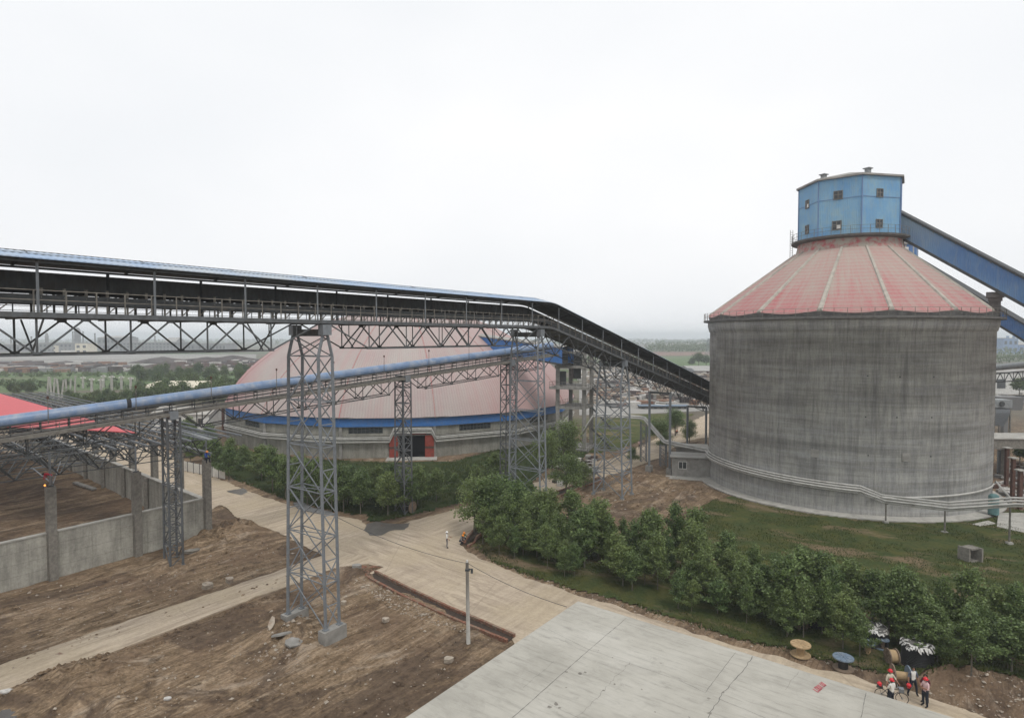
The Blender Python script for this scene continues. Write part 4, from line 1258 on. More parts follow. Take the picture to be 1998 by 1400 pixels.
def lattice_tower(name, c, u, n, lo, la, hi, ha, z0, zk, zt, bays, label, cat, group=None, foot='block', lw=0.2, mats=None, head=True, bw=0.085, cross='X', conv_=0.72):
    """c base centre; lo/la half spread along/across at the base, hi/ha at the kink"""
    root = empty(name, (c.x, c.y, 0), label, cat, group)
    lm, bm_ = mats or (M['steel'], M['steel'])
    def P(su, sn, z):
        f = (z - z0) / (zk - z0)
        if z <= zk: a = lo + (hi - lo) * f; b = la + (ha - la) * f
        else:
            g = (z - zk) / (zt - zk); a = hi * (1 - conv_ * g); b = ha
        return Vector((c.x, c.y, 0)) + u * (su * a) + n * (sn * b) + Vector((0, 0, z))
    for su in (-1, 1):
        for sn in (-1, 1):
            mb = MB(); mb.bar(P(su, sn, z0), P(su, sn, zk), lw)
            if head: mb.bar(P(su, sn, zk), P(su, sn, zt), lw)
            mb.box(P(su, sn, z0 + 0.04), (lw * 2, lw * 2, 0.08), math.atan2(u.y, u.x)); mb.build('leg', lm, root)
    mb = MB(); zs = [z0 + (zk - z0) * k / bays for k in range(bays + 1)]
    for k in range(bays):
        a, b = zs[k], zs[k + 1]; m_ = (a + b) / 2
        for sn in (-1, 1):
            mb.bar(P(-1, sn, b), P(1, sn, b), bw); mb.bar(P(-1, sn, m_), P(1, sn, m_), bw)
            mb.bar(P(-1, sn, a), P(1, sn, m_), bw); mb.bar(P(1, sn, m_), P(-1, sn, b), bw)
        for su in (-1, 1):
            mb.bar(P(su, -1, b), P(su, 1, b), bw)
            if cross == 'X':
                mb.bar(P(su, -1, a), P(su, 1, b), bw); mb.bar(P(su, 1, a), P(su, -1, b), bw)
            else:
                s = 1 if (k + (su > 0)) % 2 else -1
                mb.bar(P(su, -s, a), P(su, s, b), bw * 1.1)
        mb.bar(P(-1, -1, b), P(1, 1, b), bw * .8)
    if head:
        for su in (-1, 1): mb.bar(P(su, -1, zk), P(su, 1, zt - .3), bw); mb.bar(P(su, 1, zk), P(su, -1, zt - .3), bw)
    mb.build('bracing', bm_, root)
    if head:
        mb = MB()
        mb.bar(P(0, -1.0, zt + 0.05), P(0, 1.0, zt + 0.05), 0.35, 0.5)
        mb.build('head_beam', M['steel_dark'], root)
        for sn in (-1, 1):
            mb = MB(); mb.box(Vector((c.x, c.y, 0)) + n * (sn * ha) + Vector((0, 0, zt + 0.25)), (0.75, 0.55, 0.75), math.atan2(u.y, u.x)); mb.build('bearing', M['steel'], root)
    if foot == 'block':
        for sn in (-1, 1):
            mb = MB(); q = Vector((c.x, c.y, 0)) + n * (sn * la); mb.box((q.x, q.y, z0 / 2 - 0.2), (2 * lo + 0.75, 0.75, z0 + 0.4), math.atan2(u.y, u.x))
            mb.build('foundation', M['conc'], root)
    elif foot == 'pads':
        for su in (-1, 1):
            for sn in (-1, 1):
                mb = MB(); q = P(su, sn, 0); mb.box((q.x, q.y, z0 / 2 - 0.15), (0.5, 0.5, z0 + 0.25), math.atan2(u.y, u.x)); mb.build('footing', M['conc'], root)
    return root
def zk_(t): return zdeck(t) - 2.6
lattice_tower('support_tower', P0, U, N, 0.60, 2.25, 0.60, 1.75, 1.05, 20.6, 22.25, 6, 'tall grey lattice tower in front, standing on two concrete blocks and carrying the covered conveyor', 'lattice tower', lw=0.18, bw=0.066)
c = P0 + U * 28.3
lattice_tower('support_tower', c, U, N, 0.62, 2.2, 0.62, 1.75, 0.8, 20.4, 22.2, 6, 'tall grey lattice tower under the bend of the covered conveyor, its feet hidden in trees', 'lattice tower', lw=0.18, bw=0.066)
c = P0 + U * 49.5
lattice_tower('support_tower', c, U, N, 1.55, 2.2, 1.3, 1.75, 0.15, zdeck(49.5) - 3.4, zdeck(49.5) - 0.9, 5, 'grey lattice tower on bare earth just left of the two long conveyor posts', 'lattice tower', lw=0.20, foot='pads', bw=0.09)
c = P0 + U * -34
lattice_tower('support_tower', c, U, N, 0.62, 2.2, 0.62, 1.75, 0.8, 20.4, 22.2, 6, 'lattice tower carrying the near end of the covered conveyor outside the left edge', 'lattice tower', lw=0.22)
for t, lb in ((66.3, 'pair of long grey posts on concrete pads carrying the sloping conveyor near the pump house'), (84, 'pair of long grey posts under the sloping conveyor nearest the silo wall'), (101, 'pair of posts under the low end of the conveyor behind the silo')):
    c = P0 + U * t; root = empty('conveyor_trestle', (c.x, c.y, 0), lb, 'trestle')
    for s in (-1, 1):
        q = c + N * (s * 1.75); mb = MB(); mb.bar((q.x, q.y, 0.5), (q.x, q.y, zdeck(t) - 2.2), 0.32); mb.build('leg', M['steel'], root)
        mb = MB(); mb.box((q.x, q.y, 0.4), (0.9, 0.9, 1.2), AZU); mb.build('footing', M['conc'], root)
    mb = MB(); mb.bar(c + N * -1.9 + Vector((0, 0, zdeck(t) - 2.3)), c + N * 1.9 + Vector((0, 0, zdeck(t) - 2.3)), 0.25, 0.3); mb.build('cross_beam', M['steel_dark'], root)

# ------------------------------------------------------------------ lower conveyor under a round blue cover
Q0 = Vector((-32.8, 58.9, 0)); U2 = Vector((0.739, 0.674, 0)).normalized(); N2 = Vector((U2.y, -U2.x, 0)); AZ2 = math.atan2(U2.y, U2.x)
def pz(s): return 16.06 + 0.087 * s
def pc(s, w, h): return Q0 + U2 * s + N2 * w + Vector((0, 0, pz(s) + h))
pipe = empty('pipe_conveyor', Q0, 'lower conveyor under a round blue cover, rising from the left edge to the concrete frame', 'conveyor')
def cover(s0, s1, seg=2.0):
    mb = MB(); s = s0
    n = 18
    while s < s1 - 0.01:
        e = min(s + seg, s1)
        for k in range(n):
            a0 = R(-25) + R(230) * k / n; a1 = R(-25) + R(230) * (k + 1) / n
            for rr in (0.55,):
                mb.add([pc(s, rr * math.cos(a0), rr * math.sin(a0)), pc(s, rr * math.cos(a1), rr * math.sin(a1)), pc(e, rr * math.cos(a1), rr * math.sin(a1)), pc(e, rr * math.cos(a0), rr * math.sin(a0))], [(0, 1, 2, 3)])
            rr = 0.575   # lap seam
            mb.add([pc(e - .04, rr * math.cos(a0), rr * math.sin(a0)), pc(e - .04, rr * math.cos(a1), rr * math.sin(a1)), pc(e + .04, rr * math.cos(a1), rr * math.sin(a1)), pc(e + .04, rr * math.cos(a0), rr * math.sin(a0))], [(0, 1, 2, 3)])
        s = e
    return mb.build('cover', M['pipe_blue'], pipe)
gap = -3.55
cover(-34, gap - 0.18); cover(gap + 0.22, 52.5)
mb = MB(); mb.tube([pc(gap - .5, 0, 0), pc(gap + .5, 0, 0)], 0.50, 16); mb.build('cover_gap', M['belt'], pipe)
mb = MB()
ss = list(np.arange(-34, 53, 2.0))
for i in range(len(ss) - 1):
    a, b = ss[i], ss[i + 1]
    for w in (-0.5, 0.5): mb.bar(pc(a, w, -0.32), pc(b, w, -0.32), 0.10, 0.16)
    for w in (-0.45, 0.45): mb.bar(pc(a, w, -1.2), pc(a, w, -0.3), 0.07)
    mb.bar(pc(a, -0.5, -0.5), pc(a, 0.5, -0.5), 0.08); mb.bar(pc(a, -0.5, -0.85), pc(a, .5, -0.85), 0.1)
mb.build('stringer', M['steel_dark'], pipe)
mb = MB(); mb.add([pc(-34, -.45, -.55), pc(-34, .45, -.55), pc(53, .45, -.55), pc(53, -.45, -.55), pc(-34, -.45, -.9), pc(-34, .45, -.9), pc(53, .45, -.9), pc(53, -.45, -.9)], [(0, 1, 2, 3), (4, 5, 6, 7)]); mb.build('belt', M['belt'], pipe)
mb = MB()
for w in (-1.15, 1.15):
    mb.bar(pc(-34, w, -1.42), pc(53, w, -1.42), 0.10, 0.26)
for w in (0.62, -0.62): mb.bar(pc(-34, w, -1.32), pc(53, w, -1.32), 0.8, 0.05)
for s in np.arange(-34, 53, 1.5): mb.bar(pc(s, -1.15, -1.42), pc(s, 1.15, -1.42), 0.08, 0.14)
mb.build('walkway', M['steel_dusty'], pipe)
for w in (-1.15, 1.15):
    mb = MB()
    for s in np.arange(-34, 53, 1.8): mb.bar(pc(s, w, -1.4), pc(s, w, -0.55), 0.04)
    for h in (-0.55, -0.95): mb.bar(pc(-34, w, h), pc(53, w, h), 0.04)
    mb.build('handrail', M['steel_dusty'], pipe)
def girder2(sa, sb):
    mb = MB(); n = max(2, round((sb - sa) / 3.75)); d = (sb - sa) / n
    bots = [sa + d * (k + 0.5) for k in range(n)]
    for w in (-0.9, 0.9):
        for k, s in enumerate(bots):
            mb.bar(pc(s, w, -1.5), pc(s, w, -3.1), 0.07)
            mb.bar(pc(s, w, -3.1), pc(s - d / 2, w, -1.5), 0.085); mb.bar(pc(s, w, -3.1), pc(s + d / 2, w, -1.5), 0.085)
            if k < n - 1: mb.bar(pc(s, w, -3.1), pc(bots[k + 1], w, -3.1), 0.09)
            mb.box(pc(s, w, -3.08), (0.3, 0.1, 0.2), AZ2)
    for k, s in enumerate(bots):
        mb.bar(pc(s, -.9, -3.1), pc(s, .9, -3.1), 0.06)
        if k < n - 1: mb.bar(pc(s, -.9, -3.1), pc(bots[k + 1], .9, -3.1), 0.05)
    mb.build('lattice_girder', M['steel_dark'], pipe)
for a, b in ((-33.5, -18), (-17, -0.8), (0.8, 25.2), (26.8, 43), (44.4, 52)): girder2(a, b)
for k in range(11):
    s = -16.0 + 6.5 * k; mb = MB(); mb.bar(pc(s, 0.62, -0.6), pc(s, 0.62, 1.55), 0.045)
    lp_ = mb.build('lamp_post', M['steel_dusty'], pipe); mb = MB(); mb.tube([pc(s, .62, 1.5), pc(s, .62, 1.72)], 0.09, 8); mb.build('lamp', M['rust'], lp_)
for s, lb in ((0.0, 'dark lattice trestle by the yard wall carrying the blue-covered conveyor'), (26.0, 'lattice trestle of the blue-covered conveyor in front of the red warehouse door'), (43.6, 'lattice trestle of the blue-covered conveyor just left of the tower under the bend'), (-18, 'lattice trestle of the blue-covered conveyor near the left edge')):
    c = Q0 + U2 * s
    lattice_tower('conveyor_trestle', c, U2, N2, 0.55, 1.1, 0.55, 0.95, 0.1, pz(s) - 2.6, pz(s) - 1.75, 7 if s < 10 else 8, lb, 'lattice trestle', lw=0.16, bw=0.075, foot='none', mats=(M['steel_mid'],) * 2, cross='Z', conv_=0.0)

# ------------------------------------------------------------------ domed warehouse
DC = Vector((-26.0, 150.8, 0)); DR = 40.4; ND = 15
dtc = math.atan2(-DC.y, -DC.x)
dome = empty('domed_warehouse', DC, 'huge round warehouse with faded pink dome roof, bright blue band and red doors', 'warehouse')
def dang(k): return dtc + R(7.2) + 2 * math.pi * k / ND
def dpt(k, r, z): return Vector((DC.x + r * math.cos(dang(k)), DC.y + r * math.sin(dang(k)), z))
def dface(k, f, r, z): return dpt(k, r, z).lerp(dpt(k + 1, r, z), f)
mb = MB()
WK = -1   # the facet with the doors lies between corner -1 and 0
for k in range(ND):
    mb.add([dpt(k, DR, -0.5), dpt(k + 1, DR, -0.5), dpt(k + 1, DR, 5.9), dpt(k, DR, 5.9)], [(0, 1, 2, 3)])
    mb.add([dpt(k, DR + .12, 4.0), dpt(k + 1, DR + .12, 4.0), dpt(k + 1, DR + .12, 4.35), dpt(k, DR + .12, 4.35), dpt(k, DR, 4.0), dpt(k + 1, DR, 4.0), dpt(k + 1, DR, 4.35), dpt(k, DR, 4.35)], [(0, 1, 2, 3), (3, 2, 6, 7), (0, 4, 5, 1)])
mb.build('wall', M['domewall'], dome)
for k in range(ND):
    mb = MB(); mb.bar(dpt(k, DR + .08, -0.3), dpt(k, DR + .08, 5.95), 0.5); mb.build('pilaster', M['conc'], dome)
mb = MB()
for k in range(ND):
    mb.add([dpt(k, DR + .45, 5.75), dpt(k + 1, DR + .45, 5.75), dpt(k + 1, DR + .5, 7.55), dpt(k, DR + .5, 7.55), dpt(k, DR - .2, 5.75), dpt(k + 1, DR - .2, 5.75)], [(0, 1, 2, 3), (0, 4, 5, 1)])
mb.build('band', M['band'], dome)
PR = [(41.3, 7.4), (40.1, 9.6), (38.5, 12.0), (36.5, 14.3), (34.2, 16.4), (31.5, 18.5), (28.6, 20.4), (26.3, 21.8), (24.0, 23.1), (21.7, 24.3), (19.0, 25.5), (16, 26.4), (13, 27.1), (8, 27.8), (3, 28.1), (0.01, 28.2)]
mb = MB(); per = 4
vs = []
for r, z in PR:
    for k in range(ND):
        for j in range(per):
            q = dpt(k, 1, 0).lerp(dpt(k + 1, 1, 0), j / per) - Vector((DC.x, DC.y, 0))
            L = math.hypot(q.x, q.y); rr = r / max(L, 1e-6) * (L * (0.75) + 0.25)
            vs.append((DC.x + q.x * rr, DC.y + q.y * rr, z))
n_ = ND * per
mb.add(vs, [(i * n_ + k, i * n_ + (k + 1) % n_, (i + 1) * n_ + (k + 1) % n_, (i + 1) * n_ + k) for i in range(len(PR) - 1) for k in range(n_)])
mb.build('dome_roof', M['dome'], dome, smooth=True)
for k in range(ND):
    mb = MB()
    for (r0, z0), (r1, z1) in zip(PR[:-2], PR[1:-1]): mb.bar(dpt(k, r0 * 1.0 + .01, z0 + .01), dpt(k, r1 + .01, z1 + .01), 0.16, 0.05)
    mb.build('seam', M['cone'], dome)
mb = MB(); vs = []
for r in (41.35, 40.6):
    for k in range(ND): vs.append(dpt(k, r, 7.45 + (41.35 - r) * .2))
for k in range(ND): mb.bar(dpt(k, 41.3, 7.42), dpt(k + 1, 41.3, 7.42), 0.12, 0.16)
mb.build('gutter', M['steel_dark'], dome)
def dbox(k, f0, f1, z0, z1, out0, out1, mat, name, parent=None):
    a0, a1 = dface(k, f0, DR, 0), dface(k, f1, DR, 0)
    t = (a1 - a0).normalized(); nr = Vector((t.y, -t.x, 0))
    if nr.dot(a0 - DC) < 0: nr = -nr
    m_ = MB()
    vs = [a + nr * o + Vector((0, 0, z)) for o in (out0, out1) for z in (z0, z1) for a in (a0, a1)]
    m_.add(vs, [(0, 1, 3, 2), (4, 6, 7, 5), (0, 4, 5, 1), (2, 3, 7, 6), (0, 2, 6, 4), (1, 5, 7, 3)])
    return m_.build(name, mat, parent or dome)
# facet -1..0 : px 668 .. 845 ; doors at px 778..830
def fx(px): return (px - 668) / (845 - 668)
dbox(-1, fx(778), fx(829), 0.0, 4.25, -0.02, 0.10, M['void'], 'doorway')  # black box on the wall, its colour stands in for the shade inside
dl = dbox(-1, fx(759), fx(776), 0.1, 4.0, 0.35, 0.5, M['red_door'], 'door')
dl2 = dbox(-1, fx(827), fx(844), 0.1, 4.1, 0.35, 0.5, M['red_door'], 'door')
for d_, p0 in ((dl, 759), (dl2, 827)):
    dbox(-1, fx(p0), fx(p0 + 17), 1.7, 2.1, 0.5, 0.56, M['rust'], 'door_rail', d_)
dbox(-1, fx(776), fx(829), 4.22, 4.36, 0.1, 0.25, M['red_door'], 'lintel')
dbox(-1, fx(755), fx(850), -0.2, 0.12, 0.0, 3.0, M['conc_pale'], 'threshold')
def dwin(k, f0, f1, z0, z1):
    w = dbox(k, f0, f1, z0, z1, 0.0, 0.06, M['glass'], 'window')
    n = max(3, int((f1 - f0) * 16.8 / 0.7))
    for i in range(n + 1):
        f = f0 + (f1 - f0) * i / n; dbox(k, f - 0.004, f + 0.004, z0, z1, 0.0, 0.10, M['steel_dark'], 'frame_bar', w)
    dbox(k, f0, f1, (z0 + z1) / 2 - .04, (z0 + z1) / 2 + .04, 0.0, 0.09, M['steel_dark'], 'frame_bar', w)
dwin(-1, fx(683), fx(746), 4.55, 5.55)
dwin(-3, 0.50, 0.85, 4.55, 5.55); dwin(0, 0.3, 0.68, 4.55, 5.55); dwin(1, 0.3, 0.68, 4.55, 5.55)
# insulated pipes run along the wall and arch over the doors
for dz, o in ((0, 0.35), (0.28, 0.55), (-0.3, 0.45), (0.55, 0.42)):
    pts = [dpt(k, DR + o + .3, 3.3 + dz) for k in (-5, -4, -3, -2, -1)]
    pts += [dface(-1, fx(762) - .01, DR + o + .3, 3.3 + dz), dface(-1, fx(768), DR + o + .3, 4.9 + dz), dface(-1, fx(838), DR + o + .3, 4.9 + dz), dface(-1, fx(846) , DR + o + .3, 3.3 + dz)]
    pts += [dpt(k, DR + o + .3, 3.3 + dz) for k in (1, 2, 3)]
    mb = MB(); mb.tube(pts, 0.12, 8); mb.build('pipe', M['white_pipe'], dome, smooth=True)
mb = MB()
for k in range(ND): mb.bar(dpt(k, 13.2, 28.1), dpt(k + 1, 13.2, 28.1), 0.07); mb.bar(dpt(k, 13.2, 26.9), dpt(k, 13.2, 28.1), 0.07)
mb.build('top_railing', M['steel_dusty'], dome)
# dark downpipe and white strip at the left flank
a_ = at(436, 850, 143); mb = MB(); mb.bar((a_.x, a_.y, 0), (a_.x, a_.y, 6.4), 0.5); mb.build('downpipe', M['rust'], dome)
ga = at(930, 688, 137); gb_ = at(1108, 709, 117); ga.z = 19.4; gb_.z = 16.9
gallery('conveyor_gallery', ga, gb_, 3.2, 3.1, 'blue sheet-clad gallery coming out of the side of the pink dome roof', clad=M['band'], roofm=M['grey_sheet'])

# ------------------------------------------------------------------ concrete frame tower with open floors
fr = empty('open_tower', gp(1115, 880), 'open grey concrete frame with bare floors and stairs where the conveyors meet', 'concrete frame')
FL, FR_, RR_, RL = Vector((8.9, 119.5, 0)), Vector((13.9, 118, 0)), Vector((16.0, 123.5, 0)), Vector((12.0, 125.5, 0))
for q in (FL, FR_, RR_, RL):
    mb = MB(); mb.bar(q, q + Vector((0, 0, 19.0)), 0.75); mb.build('column', M['conc'], fr)
for z, e, nm in ((0.15, 1.2, 'floor_slab'), (8.3, 0.4, 'floor_slab'), (12.2, 1.5, 'floor_slab'), (16.2, 0.5, 'floor_slab'), (19.0, 0.5, 'roof_slab')):
    cc = (FL + FR_ + RR_ + RL) / 4
    pl = [(q + (q - cc).normalized() * (e * 1.3)) for q in (FL, FR_, RR_, RL)]
    mb = MB(); mb.prism([(p.x, p.y) for p in pl], z - 0.25, z + 0.25)
    sl = mb.build(nm, M['conc'], fr)
    mb = MB()
    for i in range(4):
        a, b = pl[i], pl[(i + 1) % 4]
        for h in (0.6, 1.15): mb.bar(a + Vector((0, 0, z + h)), b + Vector((0, 0, z + h)), 0.05)
        for k in range(6): q = a.lerp(b, k / 6); mb.bar(q + Vector((0, 0, z)), q + Vector((0, 0, z + 1.15)), 0.05)
    mb.build('railing', M['steel_dusty'], sl)
z0 = 0.3
for k, z1 in enumerate((4.2, 8.3, 12.2, 16.2)):
    a = Vector((15.3, 119.0, z0)) if k % 2 == 0 else Vector((18.4, 119.8, z0)); b = Vector((18.4, 119.8, z1)) if k % 2 == 0 else Vector((15.3, 119.0, z1))
    a, b = Vector((19.3, 119.5, z0)), Vector((15.5, 118.6, z1))
    mb = MB()
    for o in (0, 0.9): mb.bar(a + Vector((0, o, 0)), b + Vector((0, o, 0)), 0.14, 0.3); mb.bar(a + Vector((0, o, 1)), b + Vector((0, o, 1)), 0.06)
    for j in range(14): q = a.lerp(b, j / 14); mb.box(q + Vector((0, 0.45, 0.1)), (0.28, 0.9, 0.05), 0.2)
    mb.build('stair', M['steel_dark'], fr)
    mb = MB(); mb.box(Vector((20.3, 119.9, z0)), (2.2, 1.6, 0.15), 0.2) if k else mb.box(Vector((20.3, 119.9, 0.05)), (2.2, 1.6, 0.1), 0.2)
    mb.build('landing', M['steel_dark'], fr); z0 = z1
mb = MB(); mb.box((11.2, 121, 17.8), (4.4, 3.6, 2.3), 0.1); mb.box((12.6, 119.9, 15.5), (1.5, 1.4, 3.2), 0.1); mb.box((9.9, 119.9, 14.0), (1.2, 1.2, 2.6), .1)
mb.build('transfer_chute', M['steel_dark'], fr)

# ------------------------------------------------------------------ unfinished shed: walls, columns, space-frame roof
K0 = gp(402, 1045); K0 = Vector((K0.x, K0.y, 0))                       # corner column
Kf = gp(100, 1128); Kf = Vector((Kf.x, Kf.y, 0)); FD = (Kf - K0).normalized()
Kb = gp(180, 936); BD = Vector((Kb.x - K0.x, Kb.y - K0.y, 0)).normalized()
fl = (Kf - K0).length / 2
yard = empty('yard_wall', K0, 'long board-marked concrete retaining wall round the brown storage yard', 'wall')
def wall_run(a, d, L, hgt, parent, n=2):
    mb = MB(); k = int(L / 7.5)
    az = math.atan2(d.y, d.x); c = a + d * (L / 2)
    mb.box((c.x, c.y, hgt / 2 - 0.3), (L, 0.35, hgt + 0.6), az)
    for i in range(int(L / 2.5)):
        p = a + d * (2.5 * i + 1.2); mb.box((p.x, p.y, hgt / 2), (0.05, 0.41, hgt - 0.1), az)
    return mb.build('wall_panel', M['wall'], parent)
wall_run(K0, FD, 46, 4.2, yard); wall_run(K0, BD, 95, 4.0, yard)
mb = MB(); c = K0 + FD * 23; mb.box((c.x, c.y, 4.26), (46, 0.5, 0.12), math.atan2(FD.y, FD.x)); mb.build('coping', M['conc_pale'], yard)
mb = MB(); c = K0 + BD * 47.5; mb.box((c.x, c.y, 4.06), (95, 0.55, 0.12), math.atan2(BD.y, BD.x)); mb.build('coping', M['conc_pale'], yard)
inn = Vector((BD.y, -BD.x, 0))
if inn.dot(FD) < 0: inn = -inn
for k in range(1, 11):
    p = K0 + BD * (8.6 * k - .5) + inn * 0.35; mb = MB(); mb.bar((p.x, p.y, -.3), (p.x, p.y, 4.05), 0.45); mb.build('buttress', M['conc_col'], yard)
col_s = []
for k in range(0, 6): col_s.append((K0 + FD * (fl * k), k, 'f'))
for k in range(1, 10): col_s.append((K0 + BD * (8.1 * k) - inn * 0.45, k, 'b'))
fo = Vector((FD.y, -FD.x, 0))
if fo.dot(BD) > 0: fo = -fo
posf = ['corner of the yard wall, with a blue-jacketed worker on top', 'middle of the front yard wall, beside the dark trestle', 'front yard wall, with the red-jacketed welder on top', 'front yard wall just outside the left edge', 'front yard wall, second outside the left edge', 'front yard wall, farthest outside the left edge']
for p, k, s in col_s:
    if s == 'f':
        lb = 'square rough concrete column at the ' + posf[k]
        q = p + fo * 0.35; zt = 8.5
    else:
        lb = 'square concrete column standing along the rear yard wall under the open roof frame'; q = p; zt = 8.5
    if (q - Vector((0, 0, 0))).length < 1: continue
    root = empty('concrete_column', (q.x, q.y, 0), lb, 'column', 'columns of the unfinished shed' if s == 'f' else 'columns along the rear yard wall')
    mb = MB(); w = 0.68 if s == 'f' else 0.66; mb.box((q.x, q.y, zt / 2 - .4), (w, w, zt + .8), math.atan2(FD.y, FD.x)); mb.build('shaft', M['conc_col'], root)
    mb = MB(); mb.box((q.x, q.y, zt + 0.04), (w * .6, w * .6, 0.08), .3)
    for a_ in range(4): mb.bar((q.x + .3 * math.cos(a_ * 1.57), q.y + .3 * math.sin(a_ * 1.57), zt), (q.x + .3 * math.cos(a_ * 1.57), q.y + .3 * math.sin(a_ * 1.57), zt + .3), .03)
    mb.build('anchor_plate', M['steel_dark'], root)
    if s == 'f': COLTOP = COLTOP + [q.copy()] if k else [q.copy()]
# space frame
space = empty('roof_space_frame', K0 + Vector((0, 0, 9)), 'half-built lattice roof frame over the storage yard, partly covered with new red sheet', 'roof frame')
mt = MB(); m_b = MB(); md = MB()
S = 3.4; nb, nf = 24, 12
Bv, Fv = BD * S, FD * S
# skewed grid, trimmed along the front where the frame is not yet closed
def top(i, j): return K0 + Bv * i + Fv * (j - 0.6) + inn * 0 + Vector((0, 0, 10.7 + 0.10 * j))
def bt(i, j): return K0 + Bv * (i + .5) + Fv * (j - 0.1) + Vector((0, 0, 8.75 + 0.08 * j))
def present(i, j): return j <= 4 + (i // 2) or i > 6
def okc(i, j): return 0 <= i <= nb and 0 <= j <= nf
for i in range(nb + 1):
    for j in range(nf + 1):
        if i < nb: mt.bar(top(i, j), top(i + 1, j), 0.10)
        if j < nf: mt.bar(top(i, j), top(i, j + 1), 0.10)
        if i < nb and j < nf:
            b = bt(i, j)
            if i < nb - 1: m_b.bar(b, bt(i + 1, j), 0.09)
            if j < nf - 1: m_b.bar(b, bt(i, j + 1), 0.09)
            for di in (0, 1):
                for dj in (0, 1): md.bar(b, top(i + di, j + dj), 0.085)
mt.build('top_chord', M['steel_mid'], space); m_b.build('bottom_chord', M['steel_dark'], space); md.build('web', M['steel_dark'], space)
mb = MB()   # purlins laid parallel to the rear eave
for j in np.arange(-0.8, 3.4, 0.42):
    a = K0 + Bv * (-0.6) + Fv * (j - 0.2) + Vector((0, 0, 11.0 + .10 * j)); b = K0 + Bv * nb + Fv * (j - .2) + Vector((0, 0, 11.0 + .10 * j)); mb.bar(a, b, 0.09, 0.16)
mb.build('purlin', M['steel'], space)
rs = [gp(266, 846, 11.75), gp(-30, 758, 11.95), gp(-330, 690, 12.0), gp(-330, 822, 11.9), gp(-30, 832, 11.8), gp(150, 838, 11.8)]
mb = MB(); mb.prism([(p.x, p.y) for p in rs], 11.80, 11.88); o_ = mb.build('roof_sheet', M['red_sheet'], space)
# edge channel and struts near the corner column
mb = MB(); a = gp(340, 835, 10.8); b = gp(410, 857, 10.8); mb.bar(a, b, 0.5, 0.12); mb.build('eave_channel', M['galv'], space)
mb = MB(); a = gp(352, 868, 9.6); b = gp(412, 884, 9.0); mb.bar(a, b, 0.22, 0.16); mb.build('loose_channel', M['galv'], space)
mb = MB()
ct = COLTOP[2]; mb.bar(ct + Vector((0, 0, 8.5)), ct + Vector((0, 0, 11.6)), 0.14)
e1 = bt(9, 8); mb.bar(at(50, 915, ct.y + 3), at(208, 896, ct.y + 12), 0.13); mb.bar(ct + Vector((0, 0, 8.9)), at(62, 912, ct.y + 4), 0.09); mb.bar(ct + Vector((0.2, 0, 8.6)), at(118, 900, ct.y + 6), 0.06)
c2_ = COLTOP[1]; mb.bar(c2_ + Vector((0, 0, 8.5)), c2_ + Vector((0, 0, 11.0)), 0.12); c3_ = COLTOP[0]; mb.bar(c3_ + Vector((0, 0, 8.6)), c3_ + Vector((0, 0, 10.6)), 0.10)
mb.build('prop', M['steel'], space)
# loose steel section lying in the yard
pa, pb = gp(146, 944), gp(184, 957); mb = MB(); mb.bar(pa + Vector((0, 0, .25)), pb + Vector((0, 0, .25)), 0.6, 0.25)
tag(mb.build('steel_beam', M['conc'], loc=pa), 'loose pale beam lying on the brown earth inside the yard', 'beam')
# fence of pale panels by the road behind the corner column
fz = gp(362, 925); fence = empty('panel_fence', fz, 'low pale panel fence beside the road behind the corner column', 'fence')
a, b = gp(355, 918), gp(440, 936)
for k in range(7):
    p, q = a.lerp(b, k / 7), a.lerp(b, (k + .93) / 7); mb = MB(); mb.bar(p + Vector((0, 0, .9)), q + Vector((0, 0, .9)), 0.06, 1.5); mb.build('panel', M['white'], fence)
    mb = MB(); mb.bar(p, p + Vector((0, 0, 1.8)), 0.12); mb.build('post', M['steel_dark'], fence)

# ------------------------------------------------------------------ flat roof in the foreground
ZR = 5.0
r0 = gp(1128, 1172, ZR); rR = gp(1860, 1399, ZR); rL = gp(790, 1400, ZR)
dR = (rR - r0).normalized(); dL = (rL - r0).normalized()
rA = r0 + dR * 60; rB = r0 + dL * 40; rCc = rA + dL * 40
bld = empty('flat_roofed_building', (r0.x, r0.y, 0), 'low building in the foreground with a big pale flat concrete roof', 'building')
mb = MB(); mb.prism([(p.x, p.y) for p in (r0, rA, rCc, rB)], ZR - 0.35, ZR); mb.build('roof', M['rooftop'], bld)
ins_ = [r0 + (dR + dL) * 0.5, rA + (dL - dR) * .5, rCc - (dR + dL) * .5, rB + (dR - dL) * .5]
mb = MB(); mb.prism([(p.x, p.y) for p in ins_], -0.2, ZR - 0.36); mb.build('wall', M['conc'], bld)
mb = MB()
def rline(pts, w=0.05, jit=0.012):
    mb = MB()
    P = [gp(x, y, ZR) for x, y in pts]
    Q = []
    for i in range(len(P) - 1):
        L = (P[i + 1] - P[i]).length; n = max(2, int(L / 0.25))
        for k in range(n): Q.append(P[i].lerp(P[i + 1], k / n))
    Q.append(P[-1])
    side = (P[-1] - P[0]).normalized().cross(Vector((0, 0, 1)))
    vs = []
    for q in Q:
        q2 = q + side * random.uniform(-jit, jit); ww = w * random.uniform(0.2, 0.55)
        vs += [q2 - side * ww / 2 + Vector((0, 0, .005)), q2 + side * ww / 2 + Vector((0, 0, .005))]
    mb.add(vs, [(2 * i, 2 * i + 1, 2 * i + 3, 2 * i + 2) for i in range(len(Q) - 1)])
    mb.build('joint', M['conc_dark'], bld)
rline([(1222, 1205), (1148, 1268), (1000, 1399)], 0.07); rline([(1070, 1227), (1148, 1266), (1330, 1328), (1375, 1350)], 0.035); rline([(1402, 1362), (1500, 1402)], 0.04)
